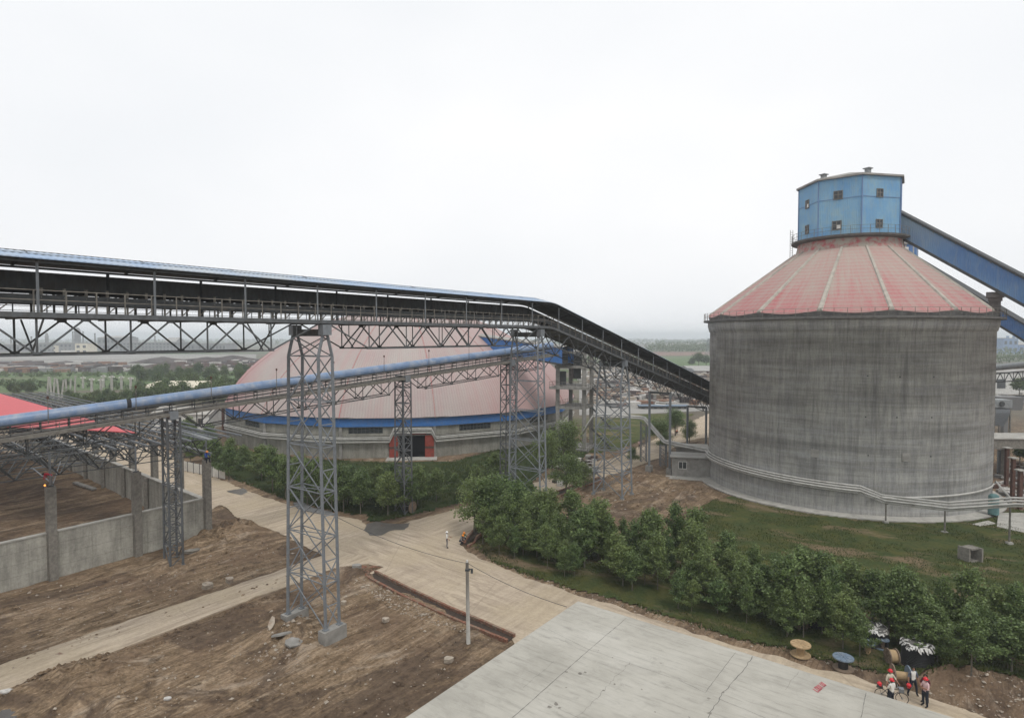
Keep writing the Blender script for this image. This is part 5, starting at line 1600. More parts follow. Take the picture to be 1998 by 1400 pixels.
rline([(1435, 1272), (1376, 1350)], 0.045); rline([(1470, 1280), (1440, 1318), (1410, 1350), (1382, 1399)], 0.07, 0.06); rline([(1690, 1350), (1680, 1399)], 0.05)
rline([(1050, 1240), (1090, 1245), (1140, 1270)], 0.03, 0.06); 
rline([(1230, 1290), (1200, 1320), (1150, 1375), (1120, 1400)], 0.03, 0.08); rline([(1050, 1362), (1130, 1400)], 0.03); rline([(1080, 1290), (1020, 1340)], 0.025, .05)
rline([(1560, 1310), (1545, 1322), (1530, 1345)], 0.025, .06)
mb = MB()
for x, y, s in ((1132, 1313, .16), (1142, 1311, .12), (1105, 1310, .12), (1383, 1362, .14), (1385, 1390, .14), (1412, 1350, .10), (1178, 1346, .1), (1085, 1372, .18), (1072, 1378, .16), (1092, 1380, .12), (1278, 1388, .08), (1252, 1344, .08), (1199, 1334, .08), (1195, 1282, .07), (1168, 1268, .06), (1199, 1333, .06), (1290, 1293, .06), (1105, 1340, .07), (1345, 1398, .08)):
    p = gp(x, y, ZR); n = 9; vs = [(p.x + s * random.uniform(.3, .9) * math.cos(2 * math.pi * k / n), p.y + s * random.uniform(.3, .9) * math.sin(2 * math.pi * k / n), ZR + .006) for k in range(n)]
    mb.add(vs, [tuple(range(n))])
mb.build('stain', M['conc_col'], bld)
# faded red writing on the roof: strokes of the characters
mb = MB()
A0 = gp(1596, 1350, ZR); A1 = gp(1613, 1335, ZR); B0 = gp(1586, 1343, ZR)
ux = (A1 - A0) / 6.0; uy = (B0 - A0)
def stroke(x0, y0, x1, y1, w=0.065):
    p = A0 + ux * x0 + uy * y0 + Vector((0, 0, .008)); q = A0 + ux * x1 + uy * y1 + Vector((0, 0, .008))
    d = (q - p).normalized(); s = d.cross(Vector((0, 0, 1))) * w / 2
    mb.add([p - s, p + s, q + s, q - s], [(0, 1, 2, 3)])
stroke(0, 0, 0, 1); stroke(0, 0.05, .75, 0.05)                                         # L
for a in ((1.0, 0, 1.0, 1), (1.0, 0.05, 1.7, .05), (1.7, 0, 1.7, 1), (1.0, .95, 1.7, .95)): stroke(*a)   # O
for a in ((2.05, 0, 2.05, 1), (2.05, 0.05, 2.7, .05), (2.7, 0, 2.7, 1)): stroke(*a)       # U
stroke(3.3, 0, 3.3, 1); stroke(3.3, .05, 3.7, .05)
stroke(4.3, 0, 4.3, 1); stroke(4.3, .05, 4.7, .05)                                       # L
stroke(5.0, 0, 5.0, 1); stroke(5.6, 0, 5.6, 1); stroke(5.0, .05, 5.6, .05)
mb.build('red_lettering', M['red_paint'], bld)

# ------------------------------------------------------------------ brick-lined trenches
def trench(name, L, Rr, label, hgt=0.28):
    Lp = [gp(x, y) for x, y in L]; Rp = [gp(x, y) for x, y in Rr]
    root = empty(name, Lp[0], label, 'trench')
    mb = MB(); n = len(Lp)
    vs = [p + Vector((0, 0, .06)) for p in Lp] + [p + Vector((0, 0, .06)) for p in Rp]
    mb.add(vs, [(i, n + i, n + i + 1, i + 1) for i in range(n - 1)]); mb.build('floor', M['mud'], root)
    for P in (Lp, Rp):
        mb = MB()
        for i in range(n - 1):
            Lg = (P[i + 1] - P[i]).length; m = max(1, int(Lg / 0.26)); az = math.atan2(P[i + 1].y - P[i].y, P[i + 1].x - P[i].x)
            for k in range(m):
                q = P[i].lerp(P[i + 1], (k + .5) / m)
                for c_ in range(3): mb.box((q.x + random.uniform(-.015, .015), q.y + random.uniform(-.015, .015), .05 + c_ * .095), (0.24, 0.22, 0.08), az + random.uniform(-.05, .05))
        mb.build('brick_edge', M['brick'], root)
    return root
trench('trench', [(732, 1118), (800, 1152), (880, 1190), (940, 1215), (1004, 1243)], [(712, 1126), (786, 1166), (860, 1200), (925, 1228), (990, 1254)], 'long straight brick-lined trench between the road and the brown ground, ending at the flat roof')
trench('trench', [(946, 1028), (928, 1034), (915, 1046), (907, 1060)], [(948, 1040), (932, 1048), (925, 1062), (912, 1068)], 'short curved brick-lined trench beside the crouching workers at the road bend')
trench('trench', [(1075, 966), (1120, 948), (1170, 932)], [(1082, 973), (1128, 955), (1178, 938)], 'brick-edged trench running toward the tower on bare earth')

# ------------------------------------------------------------------ lamp pole and cables
pb = gp(914, 1257)
pole = empty('utility_pole', pb, 'slim grey concrete pole standing between the brown ground and the trench', 'pole')
zt = at(912, 1096, pb.y).z
mb = MB(); mb.tube([(pb.x, pb.y, -.3), (pb.x - .08, pb.y, zt)], 0.15, 12, r2=0.11); mb.build('shaft', M['conc_pale'], pole, smooth=True)
mb = MB(); mb.box((pb.x - .05, pb.y, zt - .55), (.34, .34, .10)); mb.bar((pb.x - .05, pb.y, zt - .5), (pb.x + .28, pb.y - .1, zt - .45), .06); mb.box((pb.x + .26, pb.y - .1, zt - .6), (.16, .16, .3)); mb.build('bracket', M['steel_dark'], pole)
mb = MB(); mb.tube([(pb.x - .08, pb.y, zt), (pb.x - .08, pb.y, zt + .16)], .06, 8); mb.build('insulator', M['white'], pole)
def cable(a, b, sag, name, label):
    a, b = Vector(a), Vector(b); pts = []
    for k in range(21):
        t = k / 20; p = a.lerp(b, t); p.z -= sag * 4 * t * (1 - t); pts.append(p)
    mb = MB(); mb.tube(pts, 0.018, 5); return tag(mb.build(name, M['steel_dark'], loc=a), label, 'cable')
cable((pb.x, pb.y, zt - .1), gp(1106, 1183, ZR), 0.25, 'cable', 'thin black cable from the concrete pole to the corner of the flat roof')
cable((pb.x, pb.y, zt - .1), C0 * 0 + Vector((-12.9, 44.3, 9.0)), 0.4, 'cable', 'thin black cable from the concrete pole to the tall front lattice tower')

# ------------------------------------------------------------------ stones, rubble and litter
def rock_field(name, spots, mat, seed, lo, hi, squash=0.6):
    rg = np.random.default_rng(seed); co = []; fs = []
    base = np.array([[1, 0, 0], [-1, 0, 0], [0, 1, 0], [0, -1, 0], [0, 0, 1], [0, 0, -1]], float)
    tri = [(0, 2, 4), (2, 1, 4), (1, 3, 4), (3, 0, 4), (2, 0, 5), (1, 2, 5), (3, 1, 5), (0, 3, 5)]
    X = np.array([s[0] for s in spots]); Y = np.array([s[1] for s in spots]); Z = ground_h(X, Y)
    mb = MB()
    for x, y, z in zip(X, Y, Z):
        s = rg.uniform(lo, hi) * (0.5 + rg.random() ** 3 * 1.5); a = rg.uniform(0, 6.28)
        sc = np.array([s * rg.uniform(.7, 1.5), s * rg.uniform(.5, 1.0), s * squash])
        v = base * sc * rg.uniform(.7, 1.3, (6, 1)); ca, sa = math.cos(a), math.sin(a)
        v = np.stack([v[:, 0] * ca - v[:, 1] * sa + x, v[:, 0] * sa + v[:, 1] * ca + y, v[:, 2] + z + s * .2], 1)
        mb.add([tuple(q) for q in v], tri)
    return tag(mb.build(name, mat), kind='stuff')
def scatter(px_poly, n, seed):
    P = G2(px_poly); A = np.array(P); rg = np.random.default_rng(seed); out = []
    while len(out) < n:
        x = rg.uniform(A[:, 0].min(), A[:, 0].max(), 200); y = rg.uniform(A[:, 1].min(), A[:, 1].max(), 200)
        ok = in_poly(x, y, P) & ~in_poly(x, y, ROAD)
        out += list(zip(x[ok], y[ok]))
    return out[:n]
rock_field('stones', scatter([(0, 1360), (560, 1170), (700, 1100), (720, 1130), (980, 1250), (790, 1399), (0, 1399)], 520, 1), M['rubble'], 2, .03, .10)
rock_field('stones', scatter([(0, 1150), (300, 1110), (560, 1050), (600, 1080), (250, 1200), (0, 1290)], 330, 3), M['rubble'], 4, .03, .11)
rock_field('rubble', scatter([(700, 1130), (760, 1150), (850, 1200), (940, 1250), (985, 1255), (870, 1232), (760, 1190), (690, 1140)], 520, 5), M['rubble'], 6, .03, .10)
rock_field('rubble', scatter([(530, 1232), (590, 1215), (615, 1245), (600, 1290), (520, 1290), (480, 1300)], 110, 7), M['rubble'], 8, .05, .16)
rock_field('stones', scatter([(980, 1120), (1400, 1245), (1700, 1318), (1700, 1300), (1400, 1222), (1000, 1100)], 520, 9), M['rubble'], 10, .03, .08)
rock_field('stones', scatter([(1800, 1345), (2000, 1340), (2000, 1420), (1870, 1390)], 260, 11), M['rubble'], 12, .03, .08)
rock_field('rubble', scatter([(1180, 930), (1300, 925), (1380, 960), (1330, 1010), (1150, 1010), (1060, 990)], 200, 13), M['rubble'], 14, .05, .18, .3)
rock_field('stones', scatter([(0, 1290), (560, 1125), (570, 1140), (0, 1312)], 120, 15), M['rubble'], 16, .05, .15)
rock_field('bricks', scatter([(700, 1108), (755, 1098), (765, 1106), (715, 1130)], 130, 17), M['brick'], 18, .06, .12)
rock_field('clods', scatter([(0, 1360), (560, 1170), (700, 1100), (720, 1130), (980, 1250), (790, 1399), (0, 1399)], 1500, 51), M['earth'], 52, .04, .12)
rock_field('clods', scatter([(0, 1150), (300, 1110), (430, 1010), (560, 1050), (600, 1080), (250, 1200), (0, 1290)], 1100, 53), M['earth'], 54, .04, .13)
rock_field('clods', scatter([(0, 1292), (560, 1124), (566, 1134), (0, 1306)], 420, 55), M['earth'], 56, .06, .16)
rock_field('clods', scatter([(0, 1352), (560, 1150), (566, 1162), (0, 1372)], 420, 57), M['earth'], 58, .06, .16)
rock_field('clods', scatter([(1150, 920), (1300, 920), (1380, 960), (1330, 1020), (1100, 1010)], 500, 59), M['earth'], 60, .06, .16)
def slab(px, py, size, tilt, mat, label, name='concrete_slab', rz=0.3):
    g = gp(px, py); z = float(ground_h(np.array([g.x]), np.array([g.y]))[0])
    n = 7; rg = random.Random(px * py); pts = [(size[0] / 2 * rg.uniform(.7, 1.1) * math.cos(2 * math.pi * k / n), size[1] / 2 * rg.uniform(.7, 1.1) * math.sin(2 * math.pi * k / n)) for k in range(n)]
    mb = MB(); mb.prism(pts, 0, size[2]); o = mb.build(name, mat, world=False)
    o.location = (g.x, g.y, z + .05); o.rotation_euler = (tilt, tilt * .4, rz); return tag(o, label, 'rubble slab')
slab(572, 1268, (1.5, 1.0, .13), .25, M['conc'], 'flat broken concrete slab lying in front of the front tower, left of its near block')
slab(549, 1256, (1.6, .6, .12), -.2, M['conc'], 'upturned broken slab behind the flat one at the front tower foot')
slab(530, 1238, (.5, 1.3, .12), .5, M['rubble'], 'narrow pale slab leaning left of the front tower foot')
slab(875, 1292, (.8, .5, .28), .1, M['rubble'], 'pale broken stone near the edge of the flat roof', 'stone')
slab(671, 1178, (.6, .45, .28), .1, M['rubble'], 'pale stone right of the front tower', 'stone')
slab(752, 1215, (.6, .45, .28), .1, M['rubble'], 'pale stone in the middle of the brown ground right of the tower', 'stone')
slab(404, 1148, (1.0, .7, .4), .2, M['rubble'], 'tan boulder on the upper edge of the pale path', 'boulder')
slab(448, 1136, (.8, .6, .4), .2, M['rubble'], 'smaller tan boulder farther along the upper edge of the pale path', 'boulder')
slab(374, 1080, (1.9, .5, .3), .35, M['conc_col'], 'long broken concrete piece beside the dark trestle foot', rz=.9)
slab(696, 1117, (.9, .6, .3), .1, M['conc'], 'broken grey slab where the pale path meets the road')
slab(327, 1366, (.45, .3, .1), .1, M['litter'], 'white plastic scrap on the mud near the lower left', 'scrap')
slab(18, 1357, (1.1, .5, .1), .1, M['litter'], 'pale scrap slab by the puddle in the lower left corner', 'scrap')
# tarpaulin lying on the road edge behind the tower
tp = [gp(x, y) for x, y in ((572, 982), (592, 980), (610, 992), (648, 1000), (654, 1006), (630, 1004), (600, 998), (580, 992))]
mb = MB(); mb.prism([(p.x, p.y) for p in tp], 0.03, 0.14); tag(mb.build('tarpaulin', M['far_grey'], loc=tp[0]), 'crumpled grey sheet lying at the road edge behind the front tower', 'tarpaulin')
# square concrete frame in the grass
bx = gp(1893, 1094); root = empty('manhole_frame', bx, 'open square concrete frame tipped up on the grass', 'concrete frame')
mb = MB()
for dx, dz, sx, sz in ((-.62, .7, .22, 1.4), (.62, .7, .22, 1.4)): mb.box((bx.x + dx, bx.y, dz), (sx, 1.1, sz), 0.35)
mb.box((bx.x, bx.y, 0.08), (1.1, 1.0, .16), .35); mb.box((bx.x, bx.y + .05, 1.32), (1.1, 1.0, .16), .35); mb.box((bx.x + .15, bx.y + .45, .7), (1.1, .12, 1.1), .35)
mb.build('frame', M['conc_col'], root)

# ------------------------------------------------------------------ trees
def tree_proto(kind, seed, leafy=False):
    rg = np.random.default_rng(seed); rr = random.Random(seed)
    P = []; trunk = MB()
    if kind == 'poplar':
        Ht = 7.0; lean = (rr.uniform(-.3, .3), rr.uniform(-.3, .3))
        def ax(z): return np.array([lean[0] * (z / Ht) ** 2, lean[1] * (z / Ht) ** 2, z])
        trunk.tube([ax(z) - np.array([0, 0, .2 if z == 0 else 0]) for z in (0, 1.5, 3, 4.5, 6, 6.8)], 0.075, 7, r2=0.015)
        for k in range(20):
            z0 = 1.7 + 4.6 * (k / 19) ** 0.9; a = k * 2.4 + rr.uniform(-.4, .4)
            L = (1.95 - 1.35 * ((z0 - 1.7) / 4.6) ** 1.2) * rr.uniform(.7, 1.2); el = R(rr.uniform(28, 58))
            p0 = ax(z0); d = np.array([math.cos(a) * math.cos(el), math.sin(a) * math.cos(el), math.sin(el)])
            p1 = p0 + d * L + np.array([0, 0, -.15]); trunk.tube([p0, (p0 + p1) / 2 + np.array([0, 0, .06]), p1], 0.028, 5, r2=0.008)
            n = int(230 * L / 1.3)
            t = rg.uniform(.25, 1.1, n)[:, None]; rad = 0.30 * (1.15 - .5 * t)
            P.append(p0 + (p1 - p0) * t + rg.normal(size=(n, 3)) * rad * np.array([1, 1, .8]))
        P.append(np.stack([rg.normal(0, .2, 110) + lean[0], rg.normal(0, .2, 110) + lean[1], rg.uniform(5.4, 7.15, 110)], 1))
        P = np.concatenate(P); size = 0.19; mat = M['leaf']
    else:
        Ht = 9.0
        trunk.tube([(0, 0, -.3), (0.1, 0, 2), (0, .15, 4.5), (0.1, 0, 7)], 0.18, 7, r2=0.04)
        for k in range(20):
            a = rr.uniform(0, 6.28); z0 = rr.uniform(2.0, 6.5); L = rr.uniform(1.2, 2.9) * (1.15 - (z0 - 2) / 8); el = R(rr.uniform(10, 60))
            p0 = np.array([0, 0, z0]); p1 = p0 + np.array([math.cos(a) * math.cos(el), math.sin(a) * math.cos(el), math.sin(el)]) * L
            trunk.tube([p0, p1], 0.06, 5, r2=0.015); n = 330 if leafy else 75
            P.append(p1 + rg.normal(size=(n, 3)) * np.array([.62, .62, .5]) * rr.uniform(.8, 1.3))
        P.append(np.array([0, 0, 7.8]) + rg.normal(size=(120, 3)) * np.array([.7, .7, .6]))
        P = np.concatenate(P); size = 0.24 if leafy else 0.55; mat = M['leaf'] if leafy else M['leaf_far']
    q = leaf_quads(P, size, rg, 0.0)
    n = len(q); me = bpy.data.meshes.new('crown')
    me.vertices.add(n * 4); me.vertices.foreach_set('co', q.astype(np.float32).ravel())
    me.loops.add(n * 4); me.loops.foreach_set('vertex_index', np.arange(n * 4, dtype=np.int32))
    me.polygons.add(n); me.polygons.foreach_set('loop_start', np.arange(0, n * 4, 4).astype(np.int32)); me.update(calc_edges=True)
    me.materials.append(mat)
    tm = bpy.data.meshes.new('trunk'); tm.from_pydata([tuple(v) for v in trunk.v], [], trunk.f); tm.materials.append(M['bark'])
    return me, tm
PROTO = {'poplar': [tree_proto('poplar', s) for s in (11, 12, 13, 14, 15, 16, 17)], 'broad': [tree_proto('broad', s) for s in (21, 22, 23, 24)], 'round': [tree_proto('round', s, True) for s in (31, 32, 33)]}
trr = random.Random(5)
def tree(kind, x, y, s, label, group, name='tree', sx=1.0):
    me, tm = trr.choice(PROTO[kind])
    root = bpy.data.objects.new(name, None); root.location = (x, y, float(ground_h(np.array([x]), np.array([y]))[0]) - 0.03)
    root.rotation_euler = (0, 0, trr.uniform(0, 6.28)); root.scale = (s * sx, s * sx, s); root.empty_display_size = .3
    col.objects.link(root); tag(root, label, 'tree', group)
    for nm, m in (('crown', me), ('trunk', tm)):
        o = bpy.data.objects.new(nm, m); o.parent = root; col.objects.link(o)
    return root
FR = [(938, 1066), (955, 1072), (979, 1082), (1009, 1090), (1036, 1102), (1070, 1107), (1097, 1120), (1134, 1130), (1165, 1140), (1205, 1150), (1243, 1160), (1281, 1172), (1320, 1187), (1361, 1200), (1405, 1210),
      (1454, 1222), (1495, 1234), (1535, 1245), (1585, 1256), (1640, 1270), (1700, 1280), (1770, 1292), (1833, 1318), (1904, 1326), (1980, 1332), (2060, 1352)]
FR = sorted(FR + [((a[0] + b[0]) / 2, (a[1] + b[1]) / 2 - 3) for a, b in zip(FR[17:], FR[18:])])
LBR = 'leafy young poplar in the plantation between the dirt road and the big silo'
back = Vector((0.45, 0.89, 0))
for i, (x, y) in enumerate(FR):
    g = gp(x, y)
    for row in range(4):
        if row > 2 and x > 1480: continue
        if 1680 < x < 1850 and row == 0: continue
        q = g + back * (2.6 * row) + Vector((trr.uniform(-.8, .8), trr.uniform(-.8, .8), 0))
        hgt = (5.3 if x < 1250 else 5.8 if x < 1480 else 5.0) * trr.uniform(.6, 1.18)
        if trr.random() < (.32 if row == 0 else .14): continue
        if row == 0: hgt *= .74
        tree('poplar', q.x, q.y, hgt / 7.0, LBR, 'young poplars between the road and the silo', 'poplar_tree', sx=trr.uniform(.9, 1.45))
for k in range(46):                                     # low young growth between the rows
    i = trr.uniform(2, len(FR) - 2); a, b = FR[int(i)], FR[int(i) + 1]; g = gp(a[0], a[1]).lerp(gp(b[0], b[1]), i % 1) + back * trr.uniform(1.0, 7.0 if a[0] < 1480 else 5.0)
    tree('poplar', g.x, g.y, trr.uniform(.32, .55), LBR, 'young poplars between the road and the silo', 'poplar_tree', sx=1.9)
FLr = [(425, 925), (455, 935), (490, 948), (525, 960), (560, 972), (600, 985), (640, 996), (668, 1000), (700, 1004), (732, 1007), (765, 1005), (800, 1000), (838, 990), (880, 978), (925, 964), (970, 950)]
LBL = 'leafy young poplar in the plantation in front of the domed warehouse'
for i, (x, y) in enumerate(FLr):
    g = gp(x, y)
    for row in range(4):
        q = g + Vector((0.1 - .1 * row, 1, 0)) * (3.1 * row) + Vector((trr.uniform(-.6, .6), trr.uniform(-.5, .5), 0))
        if x > 820 and row == 0 or trr.random() < .12: continue
        if math.hypot(q.x - DC.x, q.y - DC.y) < DR + 2.5: continue
        if 745 < x < 860 and row > 2: continue
        hgt = (6.0 if x < 830 else 4.6) * trr.uniform(.75, 1.15) * (1, .95, .8, .62)[row]
        tree('poplar', q.x, q.y, hgt / 7.0, LBL, 'young poplars in front of the domed warehouse', 'poplar_tree', sx=trr.uniform(1.25, 1.6))
for x, y, s, sx, lb in ((925, 1040, 1.05, 1.3, 'leaning poplar at the road bend, leftmost of the right-hand plantation'), (968, 1040, 1.15, 1.4, 'broad leafy tree hiding the foot of the tower under the bend'),
                    (1000, 1050, 1.05, 1.3, 'broad leafy tree just right of the one hiding the tower foot'), (1040, 1065, .95, 1.25, 'leafy tree in front of the tower under the bend, right of its feet'), (1098, 905, 1.25, 1.5, 'round leafy tree in front of the concrete frame'),
                    (1062, 918, 1.0, 1.4, 'leafy tree left of the round one before the concrete frame'), (1105, 965, .95, 1.5, 'leafy tree right of the tower under the bend'), (1140, 950, .6, 1.6, 'low leafy tree left of the tower on bare earth'), (1233, 905, .5, 1.2, 'small tree beside the right leg of the tower on bare earth'),
                    (1288, 868, .95, 1.7, 'tree beyond the side road left of the long posts'), (1318, 850, 1.0, 1.6, 'tree beyond the side road between the long posts'), (1345, 866, .8, 1.3, 'slim tree close to the posts nearest the silo'), (1300, 880, .6, 1.5, 'small tree on the side road verge')):
    g = gp(x, y); tree('round', g.x, g.y, s * .72, lb, 'larger leafy trees near the conveyor', 'leafy_tree', sx=sx * .85)
# trees beyond the yard on the left, and other middle-distance trees
LBM = 'bushy green tree in the belt beyond the yard and the blue-covered conveyor'
for k in range(74):
    x = trr.uniform(128, 470); yb = trr.uniform(758, 800) + (x < 230) * 8
    if x < 265: yb = trr.uniform(782, 806)
    if 262 < x < 372 and 762 < yb < 790 and trr.random() < .5: continue
    g = gp(x, yb); tree('broad', g.x, g.y, trr.uniform(.62, .95) * (.62 if x < 265 else 1), LBM, 'trees beyond the yard', 'bushy_tree', sx=1.1)
for k in range(26):
    x = trr.uniform(255, 480); yb = trr.uniform(738, 752); g = gp(x, yb)
    tree('broad', g.x, g.y, trr.uniform(.7, 1.0), LBM, 'trees beyond the yard', 'bushy_tree', sx=1.1)
for k in range(10):
    x = trr.uniform(20, 130); yb = trr.uniform(757, 772); g = gp(x, yb)
    tree('broad', g.x, g.y, trr.uniform(.35, .6), 'low bush at the near edge of the green field on the left', 'bushes by the green field', 'bush', sx=1.2)
for k in range(12):
    x = trr.uniform(352, 440); yb = trr.uniform(838, 905); g = gp(x, yb)
    tree('poplar', g.x, g.y, trr.uniform(.5, .8), 'bushy young tree by the pale house behind the corner column', 'young trees by the pale house', 'leafy_tree', sx=1.5)
for x, yb, s, lb in ((1363, 716, 1.25, 'tall hazy tree left of the silo edge'), (1378, 716, 1.05, 'hazy tree touching the silo edge'), (1350, 715, .8, 'smaller hazy tree left of the tall one by the silo'), (1988, 775, .85, 'round dark tree right of the silo in front of the white warehouse'),
                 (1990, 905, .45, 'green bush by the concrete beam at the right edge'), (2006, 905, .5, 'green bush cut by the right edge')):
    g = gp(x, yb); tree('broad', g.x, g.y, s, lb, None, 'bushy_tree', sx=1.2)
# distant woods and scrub that read as one mass
def woods(name, px0, px1, y0, y1, n, hgt, size, label=None, mat=None, seed=0):
    rg = np.random.default_rng(seed)
    X = rg.uniform(px0, px1, n); Yp = y0 + (y1 - y0) * rg.random(n)
    D = H * F / (Yp - HOR); Xw = (X - 999) / F * D
    out = []; m = 26
    for x, y in zip(Xw, D):
        s = rg.uniform(.6, 1.2); c = np.array([x, y, hgt * s * .55])
        out.append(c + rg.normal(size=(m, 3)) * np.array([hgt * .28, hgt * .28, hgt * .24]) * s)
    P = np.concatenate(out); P[:, 2] = np.abs(P[:, 2])
    o = quads_mesh(name, leaf_quads(P, size, rg), mat or M['leaf_far']); return tag(o, kind='stuff')
woods('distant_woods', -100, 2100, 662, 667.5, 900, 12, 5.0, seed=31)
woods('distant_woods', -100, 2100, 667, 674, 520, 11, 3.6, seed=32)
woods('distant_woods', 1265, 1395, 681, 687, 150, 11, 2.4, seed=33)
woods('distant_woods', 1280, 1395, 668, 676, 90, 12, 3.0, seed=37)
woods('distant_woods', 1900, 2100, 684, 712, 120, 9, 1.8, seed=34)
woods('scrub', -80, 470, 730, 736, 120, 2.5, .9, seed=35)
woods('scrub', -80, 260, 742, 760, 140, 1.5, .7, seed=36)

# ------------------------------------------------------------------ far land, heaps
def strip(name, pts, z, mat): return flat(name, G2(pts), z, mat, rough=False)
M['field_green'] = simple('green_field', (0.085, 0.135, 0.045), 0.95, var=0.25, scale=0.08, dirt=(0.15, 0.14, 0.09), dscale=0.02)
M['field_red'] = simple('red_brown_field', (0.20, 0.12, 0.09), 0.95, var=0.15, scale=0.05)
M['flat_grey'] = simple('dusty_grey_flat', (0.27, 0.26, 0.24), 0.95, var=0.15, scale=0.03, dirt=(0.16, 0.15, 0.13), dscale=0.02)
strip('field', [(-200, 728), (470, 724), (520, 742), (250, 760), (-200, 770)], 0.05, M['field_green'])
strip('field', [(1240, 696), (1420, 694), (1420, 716), (1290, 714)], 0.05, M['field_green'])
strip('field', [(1230, 687), (1420, 686), (1420, 693), (1250, 694)], 0.08, M['field_red'])
strip('river', [(-200, 692), (500, 691), (500, 700), (-200, 703)], 0.05, M['flat_grey'])
strip('slag_yard', [(-200, 704), (500, 700), (500, 722), (-200, 727)], 0.07, M['flat_grey'])
strip('gravel_yard', [(1130, 745), (1400, 735), (1400, 800), (1250, 808), (1130, 810)], 0.07, M['flat_grey'])
def heap(px, py, rx, ry, h, label, mat='heap', name='slag_heap'):
    g = gp(px, py); n = 28; m = 9; vs = []; fs = []; rg = random.Random(px * 7 + py)
    for i in range(m + 1):
        t = i / m
        for k in range(n):
            a = 2 * math.pi * k / n; w = 1 + .22 * float(fbm(np.array([math.cos(a) * 3 + px]), np.array([math.sin(a) * 3 + t * 3]), 1.0, 3)[0]) * 2
            vs.append((rx * t * w * math.cos(a), ry * t * w * math.sin(a), h * (1 - t) ** 1.1 * (1 + .3 * rg.uniform(-1, 1) * t) - (.3 if i == m else 0)))
    for i in range(m):
        for k in range(n): fs.append((i * n + k, i * n + (k + 1) % n, (i + 1) * n + (k + 1) % n, (i + 1) * n + k))
    mb = MB(); mb.add(vs, fs); o = mb.build(name, M[mat], world=False, smooth=False); o.location = (g.x, g.y, 0); return tag(o, label, 'heap')
heap(60, 716, 40, 12, 4.5, 'low dark brown slag heap at the far left of the plain'); heap(130, 714, 30, 12, 4, 'brown slag heap second from the left on the plain')
heap(185, 718, 34, 10, 3.5, 'long low brown heap right of the pale blocks on the plain'); heap(325, 724, 26, 12, 6.5, 'pointed grey heap just beyond the tree belt'); heap(318, 708, 34, 12, 5.5, 'dark rounded heap beyond the pointed grey one')
heap(405, 707, 40, 12, 5, 'long dark bank left of the pink dome'); heap(455, 706, 38, 14, 6, 'dark bank touching the pink dome edge'); heap(430, 720, 24, 8, 3, 'low reddish bank beyond the tree belt near the dome')
def clutter(name, pxpoly, n, lo, hi, mats, seed, kind='stuff'):
    P = G2(pxpoly); A = np.array(P); rg = np.random.default_rng(seed); mb = MB()
    k = 0
    while k < n:
        x = rg.uniform(A[:, 0].min(), A[:, 0].max()); y = rg.uniform(A[:, 1].min(), A[:, 1].max())
        if not in_poly(np.array([x]), np.array([y]), P)[0]: continue
        mb.cur = int(rg.integers(0, len(mats))); s = rg.uniform(lo, hi)
        mb.box((x, y, s * .25), (s * rg.uniform(.5, 2.2), s * rg.uniform(.4, 1.2), s * rg.uniform(.25, .8)), rg.uniform(0, 3.1)); k += 1
    return tag(mb.build(name, mats), kind=kind)
clutter('scrap_piles', [(1140, 744), (1395, 728), (1390, 790), (1290, 796), (1150, 790)], 650, .8, 3.2, [M['litter'], M['rubble'], M['conc'], M['brick'], M['heap'], M['wood_grey']], 41)
clutter('scrap_piles', [(1130, 728), (1240, 722), (1240, 745), (1140, 748)], 200, 1.2, 4, [M['litter'], M['rubble'], M['conc']], 46)
clutter('scrap_piles', [(-40, 712), (240, 710), (240, 726), (-40, 728)], 260, 2, 6, [M['litter'], M['brick'], M['heap'], M['heap'], M['far_grey']], 42)
clutter('scrap_piles', [(340, 708), (500, 705), (490, 722), (340, 724)], 120, 2, 5, [M['litter'], M['heap'], M['heap'], M['rust']], 43)
clutter('scrap_piles', [(1945, 745), (2060, 748), (2060, 790), (1945, 790)], 130, .6, 2.4, [M['litter'], M['conc'], M['white'], M['steel_dark']], 44)
clutter('scrap_piles', [(1946, 905), (2040, 905), (2040, 985), (1950, 980)], 160, .3, 1.0, [M['conc'], M['conc_dark'], M['rust'], M['litter']], 45)
clutter('scrap_piles', [(1075, 912), (1160, 890), (1165, 925), (1085, 950)], 130, .2, .9, [M['litter'], M['conc'], M['heap']], 47)

# ------------------------------------------------------------------ background buildings
def bldg(px0, px1, ytop, Y, depth, mat, label, rows=2, cols=8, roof='flat', roofmat=None, cat='building', name='factory_building', rise=3.0, win=True, wmat=None):
    a = at(px0, HOR, Y); b = at(px1, HOR, Y); w = b.x - a.x; zt = at(px0, ytop, Y).z
    root, T = small_building(name, ((a.x + b.x) / 2, Y + depth / 2, 0), (w, depth), 0.0, zt if roof == 'flat' else zt - rise, mat, roofmat or M['grey_sheet'], label, cat, over=max(.3, w * .01), rt=max(.2, zt * .03), roof=roof, rise=rise)
    if win:
        hh_ = zt if roof == 'flat' else zt - rise
        for r in range(rows):
            mb = MB(); z = hh_ * (r + .6) / (rows + .2)
            for c_ in range(cols):
                x = -w / 2 + w * (c_ + .5) / cols; mb.box(((a.x + b.x) / 2 + x, Y - .05, z), (w / cols * .5, .25, hh_ / (rows + .2) * .5))
            mb.build('window_band', wmat or M['glass'], root)
    return root
bldg(232, 345, 668, 930, 40, M['far_grey'], 'long low hazy works hall right of the tallest plant tower', 3, 16)
bldg(190, 240, 655, 980, 40, M['far_grey'], 'hazy gabled hall rising behind the long works hall', 2, 6, roof='gable', rise=3)
bldg(320, 342, 658, 1000, 30, M['far_grey'], 'small hazy hall with a pointed roof right of the gabled hall', 2, 3, roof='gable', rise=7)
bldg(345, 440, 670, 960, 40, M['far_grey'], 'long low hazy shed left of the pink dome', 1, 14)
